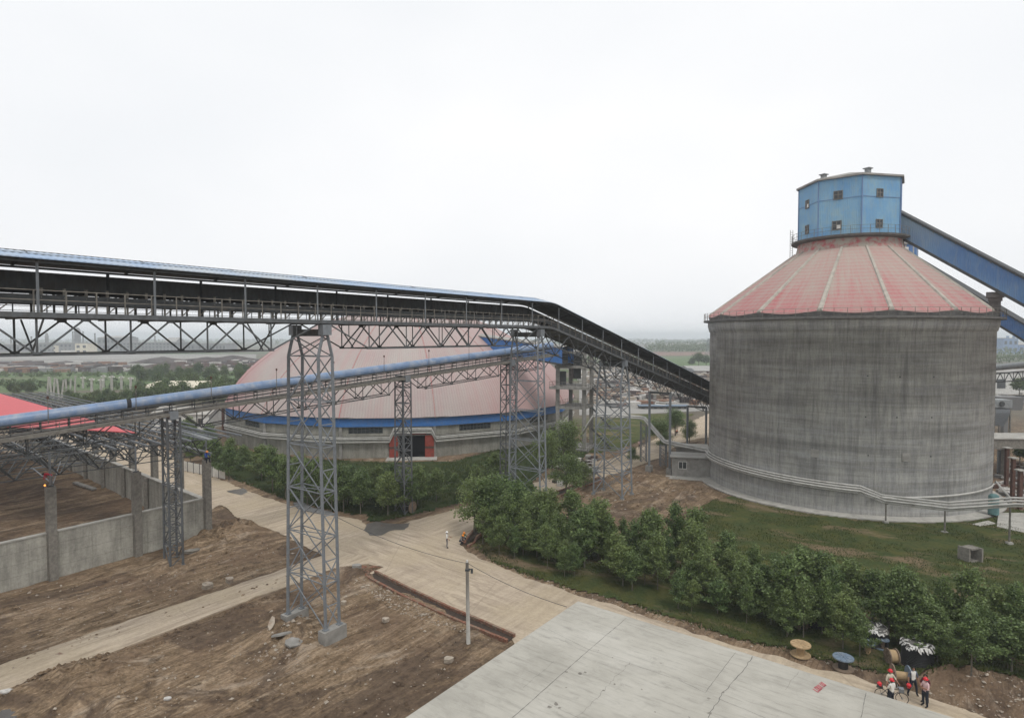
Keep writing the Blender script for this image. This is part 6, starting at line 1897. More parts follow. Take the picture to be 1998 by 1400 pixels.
bldg(-40, 70, 672, 900, 40, M['far_grey'], 'long low hazy shed at the far left edge of the works', 1, 14)
bldg(75, 140, 669, 860, 30, M['far_grey'], 'hazy works block left of the cream building', 2, 8)
bldg(146, 170, 670, 760, 18, M['cream'], 'small cream building with tall dark windows on the plain', 2, 2)
bldg(104, 107, 674, 770, 6, M['cream'], 'narrow cream hut left of the cream building')
bldg(118, 140, 683, 780, 8, M['white'], 'low white shed between the hut and the cream building', 1, 5, win=False)
for px, yt, w, lb in ((152, 640, 11, 'tallest hazy cylindrical plant tower on the left skyline'), (92, 650, 6, 'slim hazy tower left of the tallest plant tower')):
    a = at(px, 690, 900); zt = at(px, yt, 900).z; r = w * 900 / 1200 / 2
    root = empty('plant_tower', (a.x, 900, 0), lb, 'tower'); mb = MB(); mb.lathe((a.x, 900, 0), [(r, 0), (r, zt - 4), (r * .6, zt), (0.1, zt + 1)], 16); mb.build('shell', M['far_grey'], root)
    mb = MB()
    for z in np.linspace(5, zt - 5, 5): mb.lathe((a.x, 900, z), [(r * 1.0, 0), (r * 1.25, 0), (r * 1.25, .6), (r, .6)], 16)
    mb.build('platform', M['far_grey'], root)
chpos = ['farthest left on the skyline', 'left of the tallest plant tower', 'just left of the tallest plant tower', 'just right of the tallest plant tower', 'over the gabled hall', 'over the long works hall', 'between the works hall and the pointed hall', 'near the pink dome']
for (px, yt), lb in zip(((22, 658), (62, 656), (143, 646), (163, 646), (186, 650), (303, 655), (352, 660), (382, 661)), chpos):
    a = at(px, 690, 950); zt = at(px, yt, 950).z; root = empty('chimney', (a.x, 950, 0), 'slim hazy chimney ' + lb, 'chimney', 'chimneys of the far works')
    mb = MB(); mb.tube([(a.x, 950, 0), (a.x, 950, zt)], 1.5, 10, r2=.9); mb.build('stack', M['far_grey'], root)
    mb = MB(); mb.tube([(a.x, 950, zt - 1), (a.x, 950, zt)], 1.3, 10); mb.build('rim', M['steel_dark'], root)
for k, (px, py, w) in enumerate(((1268, 677, 26), (1312, 677, 12))):
    bldg(px, px + w, py - 3, 1150 - 0 * k, 14, M['white'], ('long low shed with bright red roof in the far fields' if k == 0 else 'short shed with bright red roof right of the long one'), 1, 5, roof='gable', roofmat=M['red_sheet'], rise=2.2, win=False)
bldg(1300, 1345, 670, 1400, 20, M['white'], 'faint row of pale houses on the horizon left of the silo', 1, 10)
bldg(1362, 1372, 668, 1200, 12, M['white'], 'small pale house near the pylon on the horizon', 1, 2)
# pylon
a = at(1382, 700, 560); root = empty('pylon', (a.x, 560, 0), 'slim hazy lattice pylon beside the silo edge', 'pylon'); zt = at(1382, 660, 560).z; mb = MB()
for sx in (-1, 1):
    for sy in (-1, 1): mb.bar((a.x + sx * 2.6, 560 + sy * 2.6, 0), (a.x + sx * .4, 560 + sy * .4, zt), .3)
for k in range(8):
    z0, z1 = zt * k / 8, zt * (k + 1) / 8; w0, w1 = 2.6 - 2.2 * k / 8, 2.6 - 2.2 * (k + 1) / 8
    mb.bar((a.x - w0, 557, z0), (a.x + w1, 557, z1), .2); mb.bar((a.x + w0, 557, z0), (a.x - w1, 557, z1), .2)
mb.build('lattice', M['steel'], root)
for z in (.72, .9): mb = MB(); mb.bar((a.x - 5, 560, zt * z), (a.x + 5, 560, zt * z), .4); mb.build('cross_arm', M['steel'], root)
# sheds left of the silo
bldg(1352, 1420, 716, 395, 40, M['conc'], 'long grey-roofed shed beyond the scrap yard, touching the silo edge', 1, 6, roof='gable', rise=2.4)
bldg(1332, 1356, 719, 372, 16, M['white'], 'small whitish hut with dark peaked roof beyond the scrap yard', 1, 3, roof='gable', roofmat=M['steel_dark'], rise=1.6)
bldg(1190, 1248, 787, 196, 7, M['conc'], 'grey flat-roofed shed behind the lattice tower in the scrap yard', 1, 4, win=False)
bldg(1250, 1345, 793, 187, 3.2, M['conc_dark'], 'long low shed with faded blue roof behind the conveyor posts', 1, 8, roofmat=M['wood_blue'])
# buildings on the left
def rbldg(px0, px1, y0, y1, Y0, Y1, zr, mat, roofm, label, name='warehouse'):
    a = at(px0, HOR, Y0); b = at(px1, HOR, Y0)
    root, T = small_building(name, ((a.x + b.x) / 2, (Y0 + Y1) / 2, 0), (b.x - a.x, Y1 - Y0), 0.0, zr, mat, roofm, label, 'building', roof='gable', rise=1.6)
    return root, T, b.x - a.x
r_, T, w_ = rbldg(268, 372, 0, 0, 214, 240, 4.2, M['cream'], M['cream'], 'long low cream-roofed warehouse half hidden in the tree belt')
r_, T, w_ = rbldg(292, 405, 0, 0, 145, 154, 3.6, M['white'], M['conc_pale'], 'pale whitewashed house with pale roof behind the dark trestle', 'house')
for x in (-4.5, -1.5, 2.0, 4.8): put_window(r_, T, x, -4.5, 2.0, 1.1, 1.4, 0, frame=M['wood_grey'])
# slender white posts of an unfinished rack on the left
wp = [(92, 776, 95, 736), (101, 776, 97, 738), (104, 778, 107, 738), (116, 780, 111, 740), (120, 782, 124, 742), (131, 772, 128, 740), (137, 768, 138, 740), (146, 770, 147, 734)]
wl = ['leftmost', 'second from the left', 'third from the left', 'fourth from the left', 'fifth from the left', 'sixth from the left', 'seventh from the left', 'tall and rightmost']
for (x0, y0, x1, y1), nm in zip(wp, wl):
    g = gp(x0, y0); t = at(x1, y1, g.y); root = empty('concrete_post', g, 'pale slender concrete post beyond the yard, %s of the leaning cluster' % nm, 'post', 'leaning pale posts beyond the yard')
    mb = MB(); mb.bar(g, t, .42); mb.build('shaft', M['conc_pale'], root); mb = MB(); mb.box(t + Vector((0, 0, .1)), (.6, .6, .2)); mb.build('cap', M['conc_pale'], root)
w2 = [(162, 753, 734), (179, 760, 737), (197, 764, 738), (202, 752, 731), (218, 762, 732), (237, 755, 733), (255, 757, 735)]
o2 = ['first', 'second', 'third', 'fourth', 'fifth', 'sixth', 'seventh']
prev = None
for (x0, y0, y1), nm in zip(w2, o2):
    g = gp(x0, y0 + 4); t = at(x0, y1, g.y); root = empty('concrete_post', g, 'pale upright concrete post among the belt trees, %s from the left of the upright row' % nm, 'post', 'upright pale posts beyond the yard')
    mb = MB(); mb.bar(g, t, .65); mb.build('shaft', M['conc_pale'], root); mb = MB(); mb.box(t - Vector((0, 0, .6)), (2.2, .4, .4)); mb.build('bracket', M['white'], root)

# ------------------------------------------------------------------ right of the silo
bldg(1958, 1987, 660, 800, 25, M['far_blue'], 'hazy blue plant building with two short stacks right of the silo', 2, 3)
for px, nm in ((1966, 'left'), (1978, 'right')):
    a = at(px, 660, 812); mb = MB(); mb.tube([(a.x, 812, 20), (a.x, 812, at(px, 655, 812).z)], 1.6, 10); tag(mb.build('chimney', M['far_blue'], loc=(a.x, 812, 20)), 'short hazy %s stack standing on the blue plant building' % nm, 'chimney')
bldg(1988, 2060, 668, 820, 25, M['far_blue'], 'lower hazy blue building at the right edge', 1, 6, roof='gable', rise=3, roofmat=M['grey_sheet'])
bldg(1940, 2100, 727, 235, 20, M['white'], 'long white warehouse right of the silo behind the round tree', 1, 5, wmat=M['steel_dark'])
pg = at(1952, 716, 150); pg2 = at(2110, 700, 128)
root = empty('covered_conveyor', pg, 'grey pipe-like conveyor crossing behind the silo at the right edge', 'conveyor')
mb = MB(); mb.tube([pg - (pg2 - pg) * .5, pg2], 0.75, 14); mb.build('cover', M['galv'], root, smooth=True)
mb = MB()
for dz in (-1.5, -3.6): mb.bar(pg - (pg2 - pg) * .5 + Vector((0, 0, dz)), pg2 + Vector((0, 0, dz)), .25)
n = 12; A_ = pg - (pg2 - pg) * .5
for k in range(n):
    p = A_.lerp(pg2, k / n); q = A_.lerp(pg2, (k + 1) / n); m_ = (p + q) / 2
    mb.bar(p + Vector((0, 0, -1.5)), m_ + Vector((0, 0, -3.6)), .14); mb.bar(m_ + Vector((0, 0, -3.6)), q + Vector((0, 0, -1.5)), .14); mb.bar(m_ + Vector((0, 0, -1.5)), m_ + Vector((0, 0, -3.6)), .1)
mb.build('lattice_girder', M['steel_dark'], root)
mb = MB(); q = at(2020, 710, 140); mb.bar((q.x, q.y, 0), (q.x, q.y, q.z - 3), .8); mb.build('leg', M['steel_dark'], root)
# hopper machine
hp = at(1957, 845, 108); root = empty('hopper', (hp.x, hp.y, 0), 'grey steel hopper machine standing right of the silo', 'hopper')
mb = MB(); x, y = hp.x, hp.y + 1.5
def frustum(mb, c, a0, b0, z0, a1, b1, z1):
    vs = [(c[0] + sx * a / 2, c[1] + sy * b / 2, z) for a, b, z in ((a0, b0, z0), (a1, b1, z1)) for sx, sy in ((-1, -1), (1, -1), (1, 1), (-1, 1))]
    mb.add(vs, [(0, 3, 2, 1), (4, 5, 6, 7), (0, 1, 5, 4), (1, 2, 6, 5), (2, 3, 7, 6), (3, 0, 4, 7)])
frustum(mb, (x, y), 1.4, 1.4, 6.2, 2.9, 2.6, 8.6); frustum(mb, (x, y), 2.9, 2.6, 8.6, 2.9, 2.6, 9.3); mb.build('bin', M['steel'], root)
mb = MB(); frustum(mb, (x, y), 3.2, 2.8, 9.5, 3.2, 2.8, 10.9); mb.build('top_housing', M['galv'], root)
mb = MB(); mb.tube([(x - .3, y - 1.45, 10.2), (x - .3, y - 1.6, 10.2)], .45, 12); mb.build('fan_port', M['steel_dark'], root)
for sx in (-1, 1):
    for sy in (-1, 1): mb = MB(); mb.bar((x + sx * 1.4, y + sy * 1.2, 0), (x + sx * 1.4, y + sy * 1.2, 9.4), .22); mb.build('leg', M['steel_dusty'], root)
mb = MB(); frustum(mb, (x + 4.6, y + 4), 4.0, 3.0, 8.6, 4.4, 3.4, 11.0); mb.bar((x + 4.6, y + 4, 0), (x + 4.6, y + 4, 9), .8); mb.build('side_bin', M['far_grey'], root)
bm = at(1942, 853, 96); root = empty('concrete_beam', (bm.x, bm.y, 0), 'long raised concrete beam with walkway right of the silo', 'raised walkway')
mb = MB(); mb.box((bm.x + 9, bm.y, bm.z - .9), (20, 1.6, 1.5), .0); mb.build('beam', M['conc_col'], root); mb = MB(); mb.box((bm.x + 9, bm.y, bm.z - .07), (20.4, 2.0, .14)); mb.build('coping', M['conc_pale'], root)
mb = MB(); mb.box((bm.x + 9, bm.y + 3.5, bm.z - .3), (20, 5, .2)); mb.build('deck', M['conc_pale'], root)
for dx in (2, 9, 16): mb = MB(); mb.box((bm.x + dx, bm.y + .4, (bm.z - 1.6) / 2), (.8, .8, bm.z - 1.7)); mb.build('pier', M['conc_col'], root)
pn = ['tallest and leftmost', 'middle', 'rightmost and nearest']
for (px, yt, yb, w), nm in zip(((1963, 874, 948, .42), (1975, 894, 974, .42), (1989, 918, 992, .44)), pn):
    g = gp(px, yb); t = at(px, yt, g.y); root = empty('rusty_post', g, 'rusty brown steel post with square cap right of the silo, %s of three' % nm, 'post', 'three rusty posts right of the silo')
    mb = MB(); mb.bar(g, (g.x, g.y, t.z), w * .95); mb.build('shaft', M['rust'], root); mb = MB(); mb.box((g.x, g.y, t.z + .08), (w * 2.1, w * 2.1, .14)); mb.build('cap', M['conc_pale'], root)
for px, yt, yb, w, m_, lb in ((1952, 878, 925, 12, 'steel', 'upright grey tank with rounded top beside the rusty posts'), (1938, 963, 1007, 18, 'tank_teal', 'upright teal tank by the foot of the silo behind the pipes')):
    g = gp(px, yb); t = at(px, yt, g.y).z; r = w / 2 / F * g.y; root = empty('tank', g, lb, 'tank'); mb = MB(); mb.lathe(g, [(r, .3), (r, t - r * .6), (r * .85, t - r * .25), (r * .5, t - .02), (.02, t)], 20); mb.build('shell', M[m_], root, smooth=True)
    mb = MB()
    for a_ in (0.5, 2.6, 4.7): mb.bar((g.x + r * .8 * math.cos(a_), g.y + r * .8 * math.sin(a_), 0), (g.x + r * .8 * math.cos(a_), g.y + r * .8 * math.sin(a_), .6), .12)
    mb.build('leg', M['steel_dark'], root)
cp_ = [gp(1948, 1003), gp(1945, 1030), gp(2090, 1062), gp(2090, 1003)]
mb = MB(); mb.prism([(p.x, p.y) for p in cp_], -.05, .22); o = mb.build('pavement', M['conc_pale']); tag(o, kind='structure')
cp_ = [gp(1897, 1024), gp(1912, 1028), gp(1944, 1023), gp(1928, 1017)]
mb = MB(); mb.prism([(p.x, p.y) for p in cp_], -.02, .15); tag(mb.build('concrete_slab', M['conc_pale'], loc=cp_[0]), 'loose pale concrete slab on the grass by the foot of the silo', 'slab')

# ------------------------------------------------------------------ cable drums
def drum(px, py, r, wdt, core, m_fl, m_core, label, upright=True, rz=0.0, m_fl2=None, wound=None, group='cable drums under the trees', tilt=0):
    g = gp(px, py); z = float(ground_h(np.array([g.x]), np.array([g.y]))[0]) + 0.05
    root = bpy.data.objects.new('cable_drum', None); col.objects.link(root); root.location = (g.x, g.y, z + (0 if upright else r)); OFF[root.name] = Vector((0, 0, 0))
    tag(root, label, 'cable drum', group); root.rotation_euler = (0 if upright else R(90), tilt, rz) if upright else (R(90), 0, rz)
    zc = 0 if upright else -wdt / 2
    for i, (za, mm) in enumerate(((zc, m_fl2 or m_fl), (zc + wdt - .07, m_fl))):
        mb = MB(); mb.lathe((0, 0, za), [(0.06, 0), (r, 0), (r, .07), (0.06, .07), (0.06, 0)], 28)
        for k in range(8): a = k * math.pi / 4; mb.bar((.15 * math.cos(a), .15 * math.sin(a), za + (.085 if i else -.015)), (r * .95 * math.cos(a), r * .95 * math.sin(a), za + (.085 if i else -.015)), .05, .03)
        mb.build('flange', mm, root, world=False)
    mb = MB(); mb.lathe((0, 0, zc + .07), [(core, 0), (core, wdt - .14)], 24); mb.build('core', m_core, root, world=False)
    if wound:
        mb = MB(); n = int((wdt - .2) / .09)
        for k in range(n): mb.lathe((0, 0, zc + .1 + k * .09), [(wound - .04, 0), (wound, .03), (wound, .06), (wound - .04, .09)], 28)
        mb.build('wound_cable', M['cable'], root, world=False)
    return root
drum(1562, 1279, .66, .78, .28, M['wood'], M['wood'], 'pale tan wooden cable drum standing by the road edge, left of the blue-topped one', m_fl2=M['wood'])
drum(1645, 1305, .64, .80, .30, M['wood_blue'], M['cable'], 'empty cable drum with blue-grey top standing by the road edge', m_fl2=M['wood_grey'])
drum(1693, 1272, .50, .72, .20, M['wood_blue'], M['wood'], 'small blue-topped cable drum, left of the close pair in the grass', m_fl2=M['wood'])
drum(1719, 1268, .44, .72, .2, M['wood_blue'], M['wood_grey'], 'small blue-topped cable drum, right of the close pair in the grass', tilt=.12)
drum(1757, 1338, .66, .95, .26, M['wood_blue'], M['wood'], 'cable drum lying on its side behind the standing group, grey-blue face outward', upright=False, rz=R(75), m_fl2=M['wood_grey'])
drum(1740, 1296, .52, .6, .42, M['wood_grey'], M['wood'], 'small open tan drum lying on its side left of the biggest black drum', upright=False, rz=R(85))
drum(1562, 1228, .50, .62, .4, M['wood_grey'], M['wood_grey'], 'dark drum of cable lying on its side in the shade, far left of the drums', upright=False, rz=R(95), wound=.45)
def bigdrum(px, py, r, h, label, seed):
    g = gp(px, py); root = empty('cable_drum', g, label, 'cable drum', 'big wrapped cable drums under the trees'); OFF[root.name] = Vector((0, 0, 0)); rg = random.Random(seed)
    mb = MB(); mb.lathe((0, 0, 0), [(0.05, .02), (r * 1.22, .02), (r * 1.22, .12), (0.05, .12)], 32); mb.build('flange', M['wood_grey'], root, world=False)
    mb = MB(); n = int(h / .1)
    for k in range(n):
        rr_ = r * (1.12 - .12 * min(1, k / (n * .4))); mb.lathe((0, 0, .12 + k * .1), [(rr_ - .05, 0), (rr_, .03), (rr_, .07), (rr_ - .05, .1)], 32)
    mb.build('wound_cable', M['cable'], root, world=False)
    mb = MB(); mb.lathe((0, 0, h + .12), [(0.05, 0), (r * .98, 0), (r * .98, .08), (0.05, .08)], 28); mb.build('flange', M['conc_dark'], root, world=False)
    mb = MB()
    for k in range(46):
        a = 2 * math.pi * k / 46 + rg.uniform(-.05, .05); ro = r * rg.uniform(.98, 1.08); zz = h + rg.uniform(.12, .34); w = rg.uniform(.05, .12)
        p = Vector((ro * math.cos(a), ro * math.sin(a), zz)); t = Vector((-math.sin(a), math.cos(a), 0)); o = Vector((math.cos(a), math.sin(a), 0))
        mb.add([p - t * w - o * .12, p + t * w - o * .1, p + t * w * .7 + o * .06 - Vector((0, 0, rg.uniform(.1, .35))), p - t * w * .8 + o * .05 - Vector((0, 0, rg.uniform(.1, .3)))], [(0, 1, 2, 3)])
    for k in range(16):
        a = rg.uniform(0, 6.28); q = r * rg.uniform(.2, .9); p = Vector((q * math.cos(a), q * math.sin(a), h + .24)); d = Vector((rg.uniform(-1, 1), rg.uniform(-1, 1), .2)).normalized() * .25
        mb.bar(p, p + d, .1, .03)
    mb.build('torn_wrapping', M['white'], root, world=False)
bigdrum(1789, 1298, .92, 1.35, 'biggest black cable drum with torn white wrapping, just above the standing group', 3)
bigdrum(1602, 1222, .95, 1.25, 'black cable drum with torn white wrapping, left of the three, deep in the shade', 4)
bigdrum(1704, 1258, .85, 1.15, 'black cable drum with torn white wrapping, between the other two, behind the blue-topped pair', 5)
g = gp(800, 998); drum(800, 1000, .75, .9, .5, M['wood_grey'], M['rust'], 'brown cable drum lying alone in the grass near the road corner', upright=False, rz=R(60), wound=.55, group=None)

# ------------------------------------------------------------------ people
def person(px, py, face, label, shirt, trousers, pose='stand', helmet=None, hgt=1.74, z=None, loc=None, shoes='shoe', sleeves=True, group=None, front=None):
    """face: heading in degrees, 0 = towards the viewpoint, 90 = to the viewer's right"""
    g = gp(px, py) if loc is None else Vector(loc)
    zz = (float(ground_h(np.array([g.x]), np.array([g.y]))[0]) if z is None else z)
    if in_poly(np.array([g.x]), np.array([g.y]), ROAD)[0] and z is None: zz = 0.02
    J = {'pel': (0, 0, .95), 'sp': (0, .01, 1.13), 'ch': (0, .02, 1.34), 'nk': (0, .01, 1.49), 'hd': (0, -.01, 1.61), 'tp': (0, -.01, 1.71)}
    for s, n in ((-1, 'l'), (1, 'r')):
        J['sh' + n] = (s * .17, .02, 1.42); J['el' + n] = (s * .25, .03, 1.14); J['wr' + n] = (s * .27, -.06, .90); J['pa' + n] = (s * .27, -.09, .83)
        J['hi' + n] = (s * .09, 0, .90); J['kn' + n] = (s * .12, -.03, .50); J['an' + n] = (s * .14, 0.02, .09); J['to' + n] = (s * .16, -.15, .04)
    def setj(**k):
        for a, b in k.items(): J[a] = b
    if pose == 'hips': setj(elr=(.38, .08, 1.18), wrr=(.24, -.06, 1.04), par=(.18, -.10, 1.02), ell=(-.38, .08, 1.18), wrl=(-.24, -.06, 1.04), pal=(-.18, -.10, 1.02))
    if pose == 'folded': setj(elr=(.25, -.05, 1.15), wrr=(.05, -.22, 1.18), par=(-.04, -.21, 1.20), ell=(-.25, -.05, 1.15), wrl=(-.05, -.24, 1.12), pal=(.04, -.23, 1.14))
    if pose == 'wide': setj(knl=(-.2, -.03, .5), anl=(-.27, .02, .09), tol=(-.30, -.15, .04), knr=(.18, -.02, .5), anr=(.23, .02, .09), tor=(.26, -.14, .04))
    if pose == 'reach': setj(elr=(.26, -.14, 1.2), wrr=(.20, -.36, 1.08), par=(.18, -.43, 1.05), ell=(-.30, .02, 1.15), wrl=(-.30, -.16, .98), pal=(-.29, -.22, .94))
    if pose == 'look': setj(elr=(.25, -.06, 1.16), wrr=(.12, -.24, 1.26), par=(.08, -.28, 1.32), ell=(-.27, .0, 1.14), wrl=(-.2, -.18, 1.02), pal=(-.17, -.24, 1.0))
    if pose == 'crouch':
        up = -.52
        for k in ('pel', 'sp', 'ch', 'nk', 'hd', 'tp', 'shl', 'shr', 'hil', 'hir'): J[k] = (J[k][0], J[k][1] - (J[k][2] - .9) * .45, .90 + (J[k][2] - .9) * .85 + up)
        setj(knl=(-.2, -.42, .45), knr=(.2, -.40, .45), anl=(-.16, -.10, .09), anr=(.16, -.08, .09), tol=(-.18, -.27, .04), tor=(.18, -.25, .04), ell=(-.28, -.36, .55), elr=(.28, -.36, .55), wrl=(-.15, -.58, .42), wrr=(.15, -.58, .42), pal=(-.1, -.63, .38), par=(.1, -.63, .38))
    if pose == 'bend':
        for k, (y, z_) in {'sp': (-.14, 1.08), 'ch': (-.36, 1.16), 'nk': (-.52, 1.16), 'hd': (-.64, 1.12), 'tp': (-.73, 1.08)}.items(): J[k] = (0, y, z_)
        setj(shl=(-.17, -.42, 1.16), shr=(.17, -.42, 1.16), ell=(-.24, -.50, .90), elr=(.24, -.50, .90), wrl=(-.12, -.58, .68), wrr=(.12, -.58, .68), pal=(-.08, -.6, .61), par=(.08, -.6, .61), knl=(-.14, -.12, .5), knr=(.14, -.12, .5))
    if pose == 'sit':
        dz = -.86
        for k in ('pel', 'sp', 'ch', 'nk', 'hd', 'tp', 'shl', 'shr', 'hil', 'hir'): J[k] = (J[k][0], J[k][1] - max(0, J[k][2] - 1.1) * .35, J[k][2] + dz)
        setj(knl=(-.2, -.36, .10), knr=(.2, -.36, .10), anl=(-.19, -.38, -.34), anr=(.19, -.38, -.34), tol=(-.2, -.52, -.39), tor=(.2, -.52, -.39), ell=(-.27, -.28, .40), elr=(.27, -.28, .40), wrl=(-.1, -.46, .28), wrr=(.2, -.48, .30), pal=(-.06, -.5, .26), par=(.2, -.55, .28))
    rad = {'pel': .145, 'sp': .135, 'ch': .155, 'nk': .06, 'hd': .095, 'tp': .075}
    for n in 'lr': rad.update({'sh' + n: .075, 'el' + n: .05, 'wr' + n: .03, 'pa' + n: .036, 'hi' + n: .105, 'kn' + n: .075, 'an' + n: .055, 'to' + n: .042})
    E = [('pel', 'sp'), ('sp', 'ch'), ('ch', 'nk'), ('nk', 'hd'), ('hd', 'tp')]
    for n in 'lr': E += [('ch', 'sh' + n), ('sh' + n, 'el' + n), ('el' + n, 'wr' + n), ('wr' + n, 'pa' + n), ('pel', 'hi' + n), ('hi' + n, 'kn' + n), ('kn' + n, 'an' + n), ('an' + n, 'to' + n)]
    # nose, and five bent fingers on each hand
    hd = Vector(J['hd']); fw = Vector((0, -1, 0)) if pose not in ('bend',) else Vector((0, -.35, -.93))
    J['no'] = tuple(hd + fw * .115 - Vector((0, 0, .005))); rad['no'] = .014; E.append(('hd', 'no'))
    for n, s in (('l', -1), ('r', 1)):
        wv, pv = Vector(J['wr' + n]), Vector(J['pa' + n]); d = (pv - wv).normalized(); sd_ = d.cross(Vector((1, 0, 0))).normalized() if abs(d.x) < .8 else Vector((0, 0, 1))
        for i in range(5):
            if i < 4:
                o = sd_ * ((i - 1.5) * .021); L = (.07, .082, .078, .06)[i]; a = pv + d * .02 + o; b = a + d * L * .6; c = b + (d * .7 + Vector((-s * .5, 0, 0))).normalized() * L * .5
            else: a = wv + (pv - wv) * .6 + sd_ * .035; b = a + d * .03 + sd_ * .03; c = b + d * .03
            ka, kb, kc = ['f%s%d%s' % (n, i, t) for t in 'abc']
            J[ka], J[kb], J[kc] = tuple(a), tuple(b), tuple(c); rad[ka] = .0095; rad[kb] = .009; rad[kc] = .0075; E += [('pa' + n, ka), (ka, kb), (kb, kc)]
    names = list(J); idx = {k: i for i, k in enumerate(names)}
    me = bpy.data.meshes.new('body_skeleton'); me.from_pydata([J[k] for k in names], [(idx[a], idx[b]) for a, b in E], [])
    tmp = bpy.data.objects.new('body_skeleton', me); col.objects.link(tmp)
    md_ = tmp.modifiers.new('Skin', 'SKIN'); md_.use_smooth_shade = True
    sv = me.skin_vertices[0].data
    for k in names:
        r = rad[k]; sv[idx[k]].radius = (r, r * .72) if k in ('pel', 'sp', 'ch') else (r, r)
        sv[idx[k]].use_root = (k == 'pel')
    tmp.modifiers.new('Sub', 'SUBSURF').levels = 1
    dg = bpy.context.evaluated_depsgraph_get(); dg.update()
    body = bpy.data.meshes.new_from_object(tmp.evaluated_get(dg)); bpy.data.objects.remove(tmp)
    bones = [(Vector(J[a]), Vector(J[b]), a, b) for a, b in E]
    mats = [M[shirt], M[trousers], M['skin'], M[shoes]] + ([M[front]] if front else [])
    body.materials.clear()
    for m_ in mats: body.materials.append(m_)
    def matof(a, b):
        if a == 'pel' and b.startswith('hi') or a[:2] in ('hi', 'kn'): return 1
        if a[:2] == 'an': return 3
        if a in ('pel', 'sp') : return 0
        if a == 'ch': return 2 if b == 'nk' and False else 0
        if a[:2] == 'sh': return 0
        if a[:2] == 'el': return 2 if sleeves else 0
        return 2
    for p in body.polygons:
        c = p.center; best = 1e9; m_ = 0
        for a, b, na, nb_ in bones:
            d = b - a; t = max(0, min(1, (c - a).dot(d) / max(d.length_squared, 1e-9))); q = (c - a - d * t).length - rad[na] * .8
            if q < best: best = q; m_ = matof(na, nb_)
        if front and m_ == 0 and abs(c.x) < .12 and p.normal.y < -.3: m_ = 4
        p.material_index = m_; p.use_smooth = True
    s = hgt / 1.74
    root = bpy.data.objects.new('person', body); OFF[root.name] = Vector((0, 0, 0)); root.location = (g.x, g.y, zz); root.scale = (s, s, s)
    root.rotation_euler = (0, 0, R(face)); col.objects.link(root); tag(root, label, 'person', group)
    top = Vector(J['tp']); hdv = Vector(J['hd']); ax = (top - hdv).normalized()
    rotm = ax.to_track_quat('Z', 'Y').to_matrix()
    mb = MB()
    if helmet:
        prof = [(.135, -.01), (.138, .0), (.120, .012), (.118, .05), (.10, .095), (.06, .125), (.001, .135)]
        mb.lathe((0, 0, 0), prof, 20); mb.box((0, -.13, 0), (.15, .07, .012)); mb.bar((0, -.1, .10), (0, .1, .10), .03)
        mb.v = [tuple(rotm @ Vector(v) + hdv + ax * .045) for v in mb.v]
        o = mb.build('helmet', M[helmet], root, world=False, smooth=True)
    hb = MB(); hb.lathe((0, .012, 0), [(.09, -.09), (.108, -.05), (.112, .0), (.105, .05), (.07, .10), (.001, .118)], 18)
    if not helmet or True:
        hb.v = [tuple(rotm @ (Vector(v) + Vector((0, .012, 0))) + hdv + ax * (.02 if not helmet else -.005)) for v in hb.v if True]
        # keep the hair off the face
        keep = [f for f in hb.f if sum(((Vector(hb.v[i]) - hdv).dot(fw) < .035 or (Vector(hb.v[i]) - hdv).dot(ax) > .07) for i in f) == len(f)]
        hb.f = keep; hb.mi = [0] * len(keep)
        if keep: hb.build('hair', M['hair'], root, world=False, smooth=True)
    eb = MB()
    for sx in (-.035, .035): c = hdv + fw * .088 + Vector((sx, 0, 0)) + ax * .02; eb.box(c, (.02, .012, .01))
    eb.build('eyes', M['hair'], root, world=False)
    return root
person(872, 1069, 100, 'person in white shirt and white helmet standing on the pale road, looking toward the trench', 'shirt_white', 'trouser_grey', 'reach', 'helmet_white')
person(898, 1062, 60, 'person in grey clothes and orange helmet crouching at the trench end, nearer of the two', 'trouser_grey', 'trouser_dark', 'crouch', 'helmet_orange')
person(903, 1056, 30, 'person in green shirt and orange helmet crouching at the trench end, behind the nearer one', 'shirt_green', 'trouser_dark', 'crouch', 'helmet_orange')
person(1736, 1362, 20, 'person in cream shirt and red helmet standing behind the bicycle, facing the viewer', 'shirt_tan', 'trouser_dark', 'reach', 'helmet_red', 1.78)
person(1739, 1378, 200, 'person in loose white shirt and red helmet seen from behind in front of the bicycle', 'shirt_white', 'trouser_dark', 'look', 'helmet_red', 1.68)
person(1781, 1356, -10, 'bareheaded person in slate-grey shirt with pale front holding a red helmet, legs apart', 'shirt_grey', 'trouser_dark', 'wide', None, 1.78, front='shirt_white')
person(1805, 1371, -60, 'bareheaded dark-haired person mostly hidden behind the one in the pale pink shirt', 'shirt_maroon', 'trouser_dark', 'look', None, 1.76)
person(1805, 1378, -80, 'person in pale pink shirt, navy trousers and red helmet, rightmost of the standing group', 'shirt_pink', 'trouser_dark', 'folded', 'helmet_red', 1.74)
person(1248, 876, 160, 'tiny distant person in pale shirt and dark trousers walking on the side road', 'shirt_pink', 'trouser_dark', 'stand', None)
person(1319, 846, 90, 'tiny distant person in orange vest crouching at the side road edge', 'shirt_orange', 'trouser_dark', 'crouch', None)
ct = COLTOP[2]
person(0, 0, -75, 'person in red jacket bending over while welding on top of a concrete column', 'shirt_red', 'trouser_grey', 'bend', None, 1.72, z=8.55, loc=(ct.x + .15, ct.y, 0), sleeves=False)
ct0 = COLTOP[0]
person(0, 0, 60, 'person in blue jacket and orange helmet sitting on top of the corner column', 'shirt_blue', 'trouser_dark', 'sit', 'helmet_orange', 1.74, z=8.65, loc=(ct0.x, ct0.y - .1, 0), sleeves=False)
mb = MB(); mb.lathe((ct.x - .3, ct.y - .25, 8.62), [(.001, -.05), (.07, 0), (.09, .05), (.05, .11), (.001, .15)], 12)
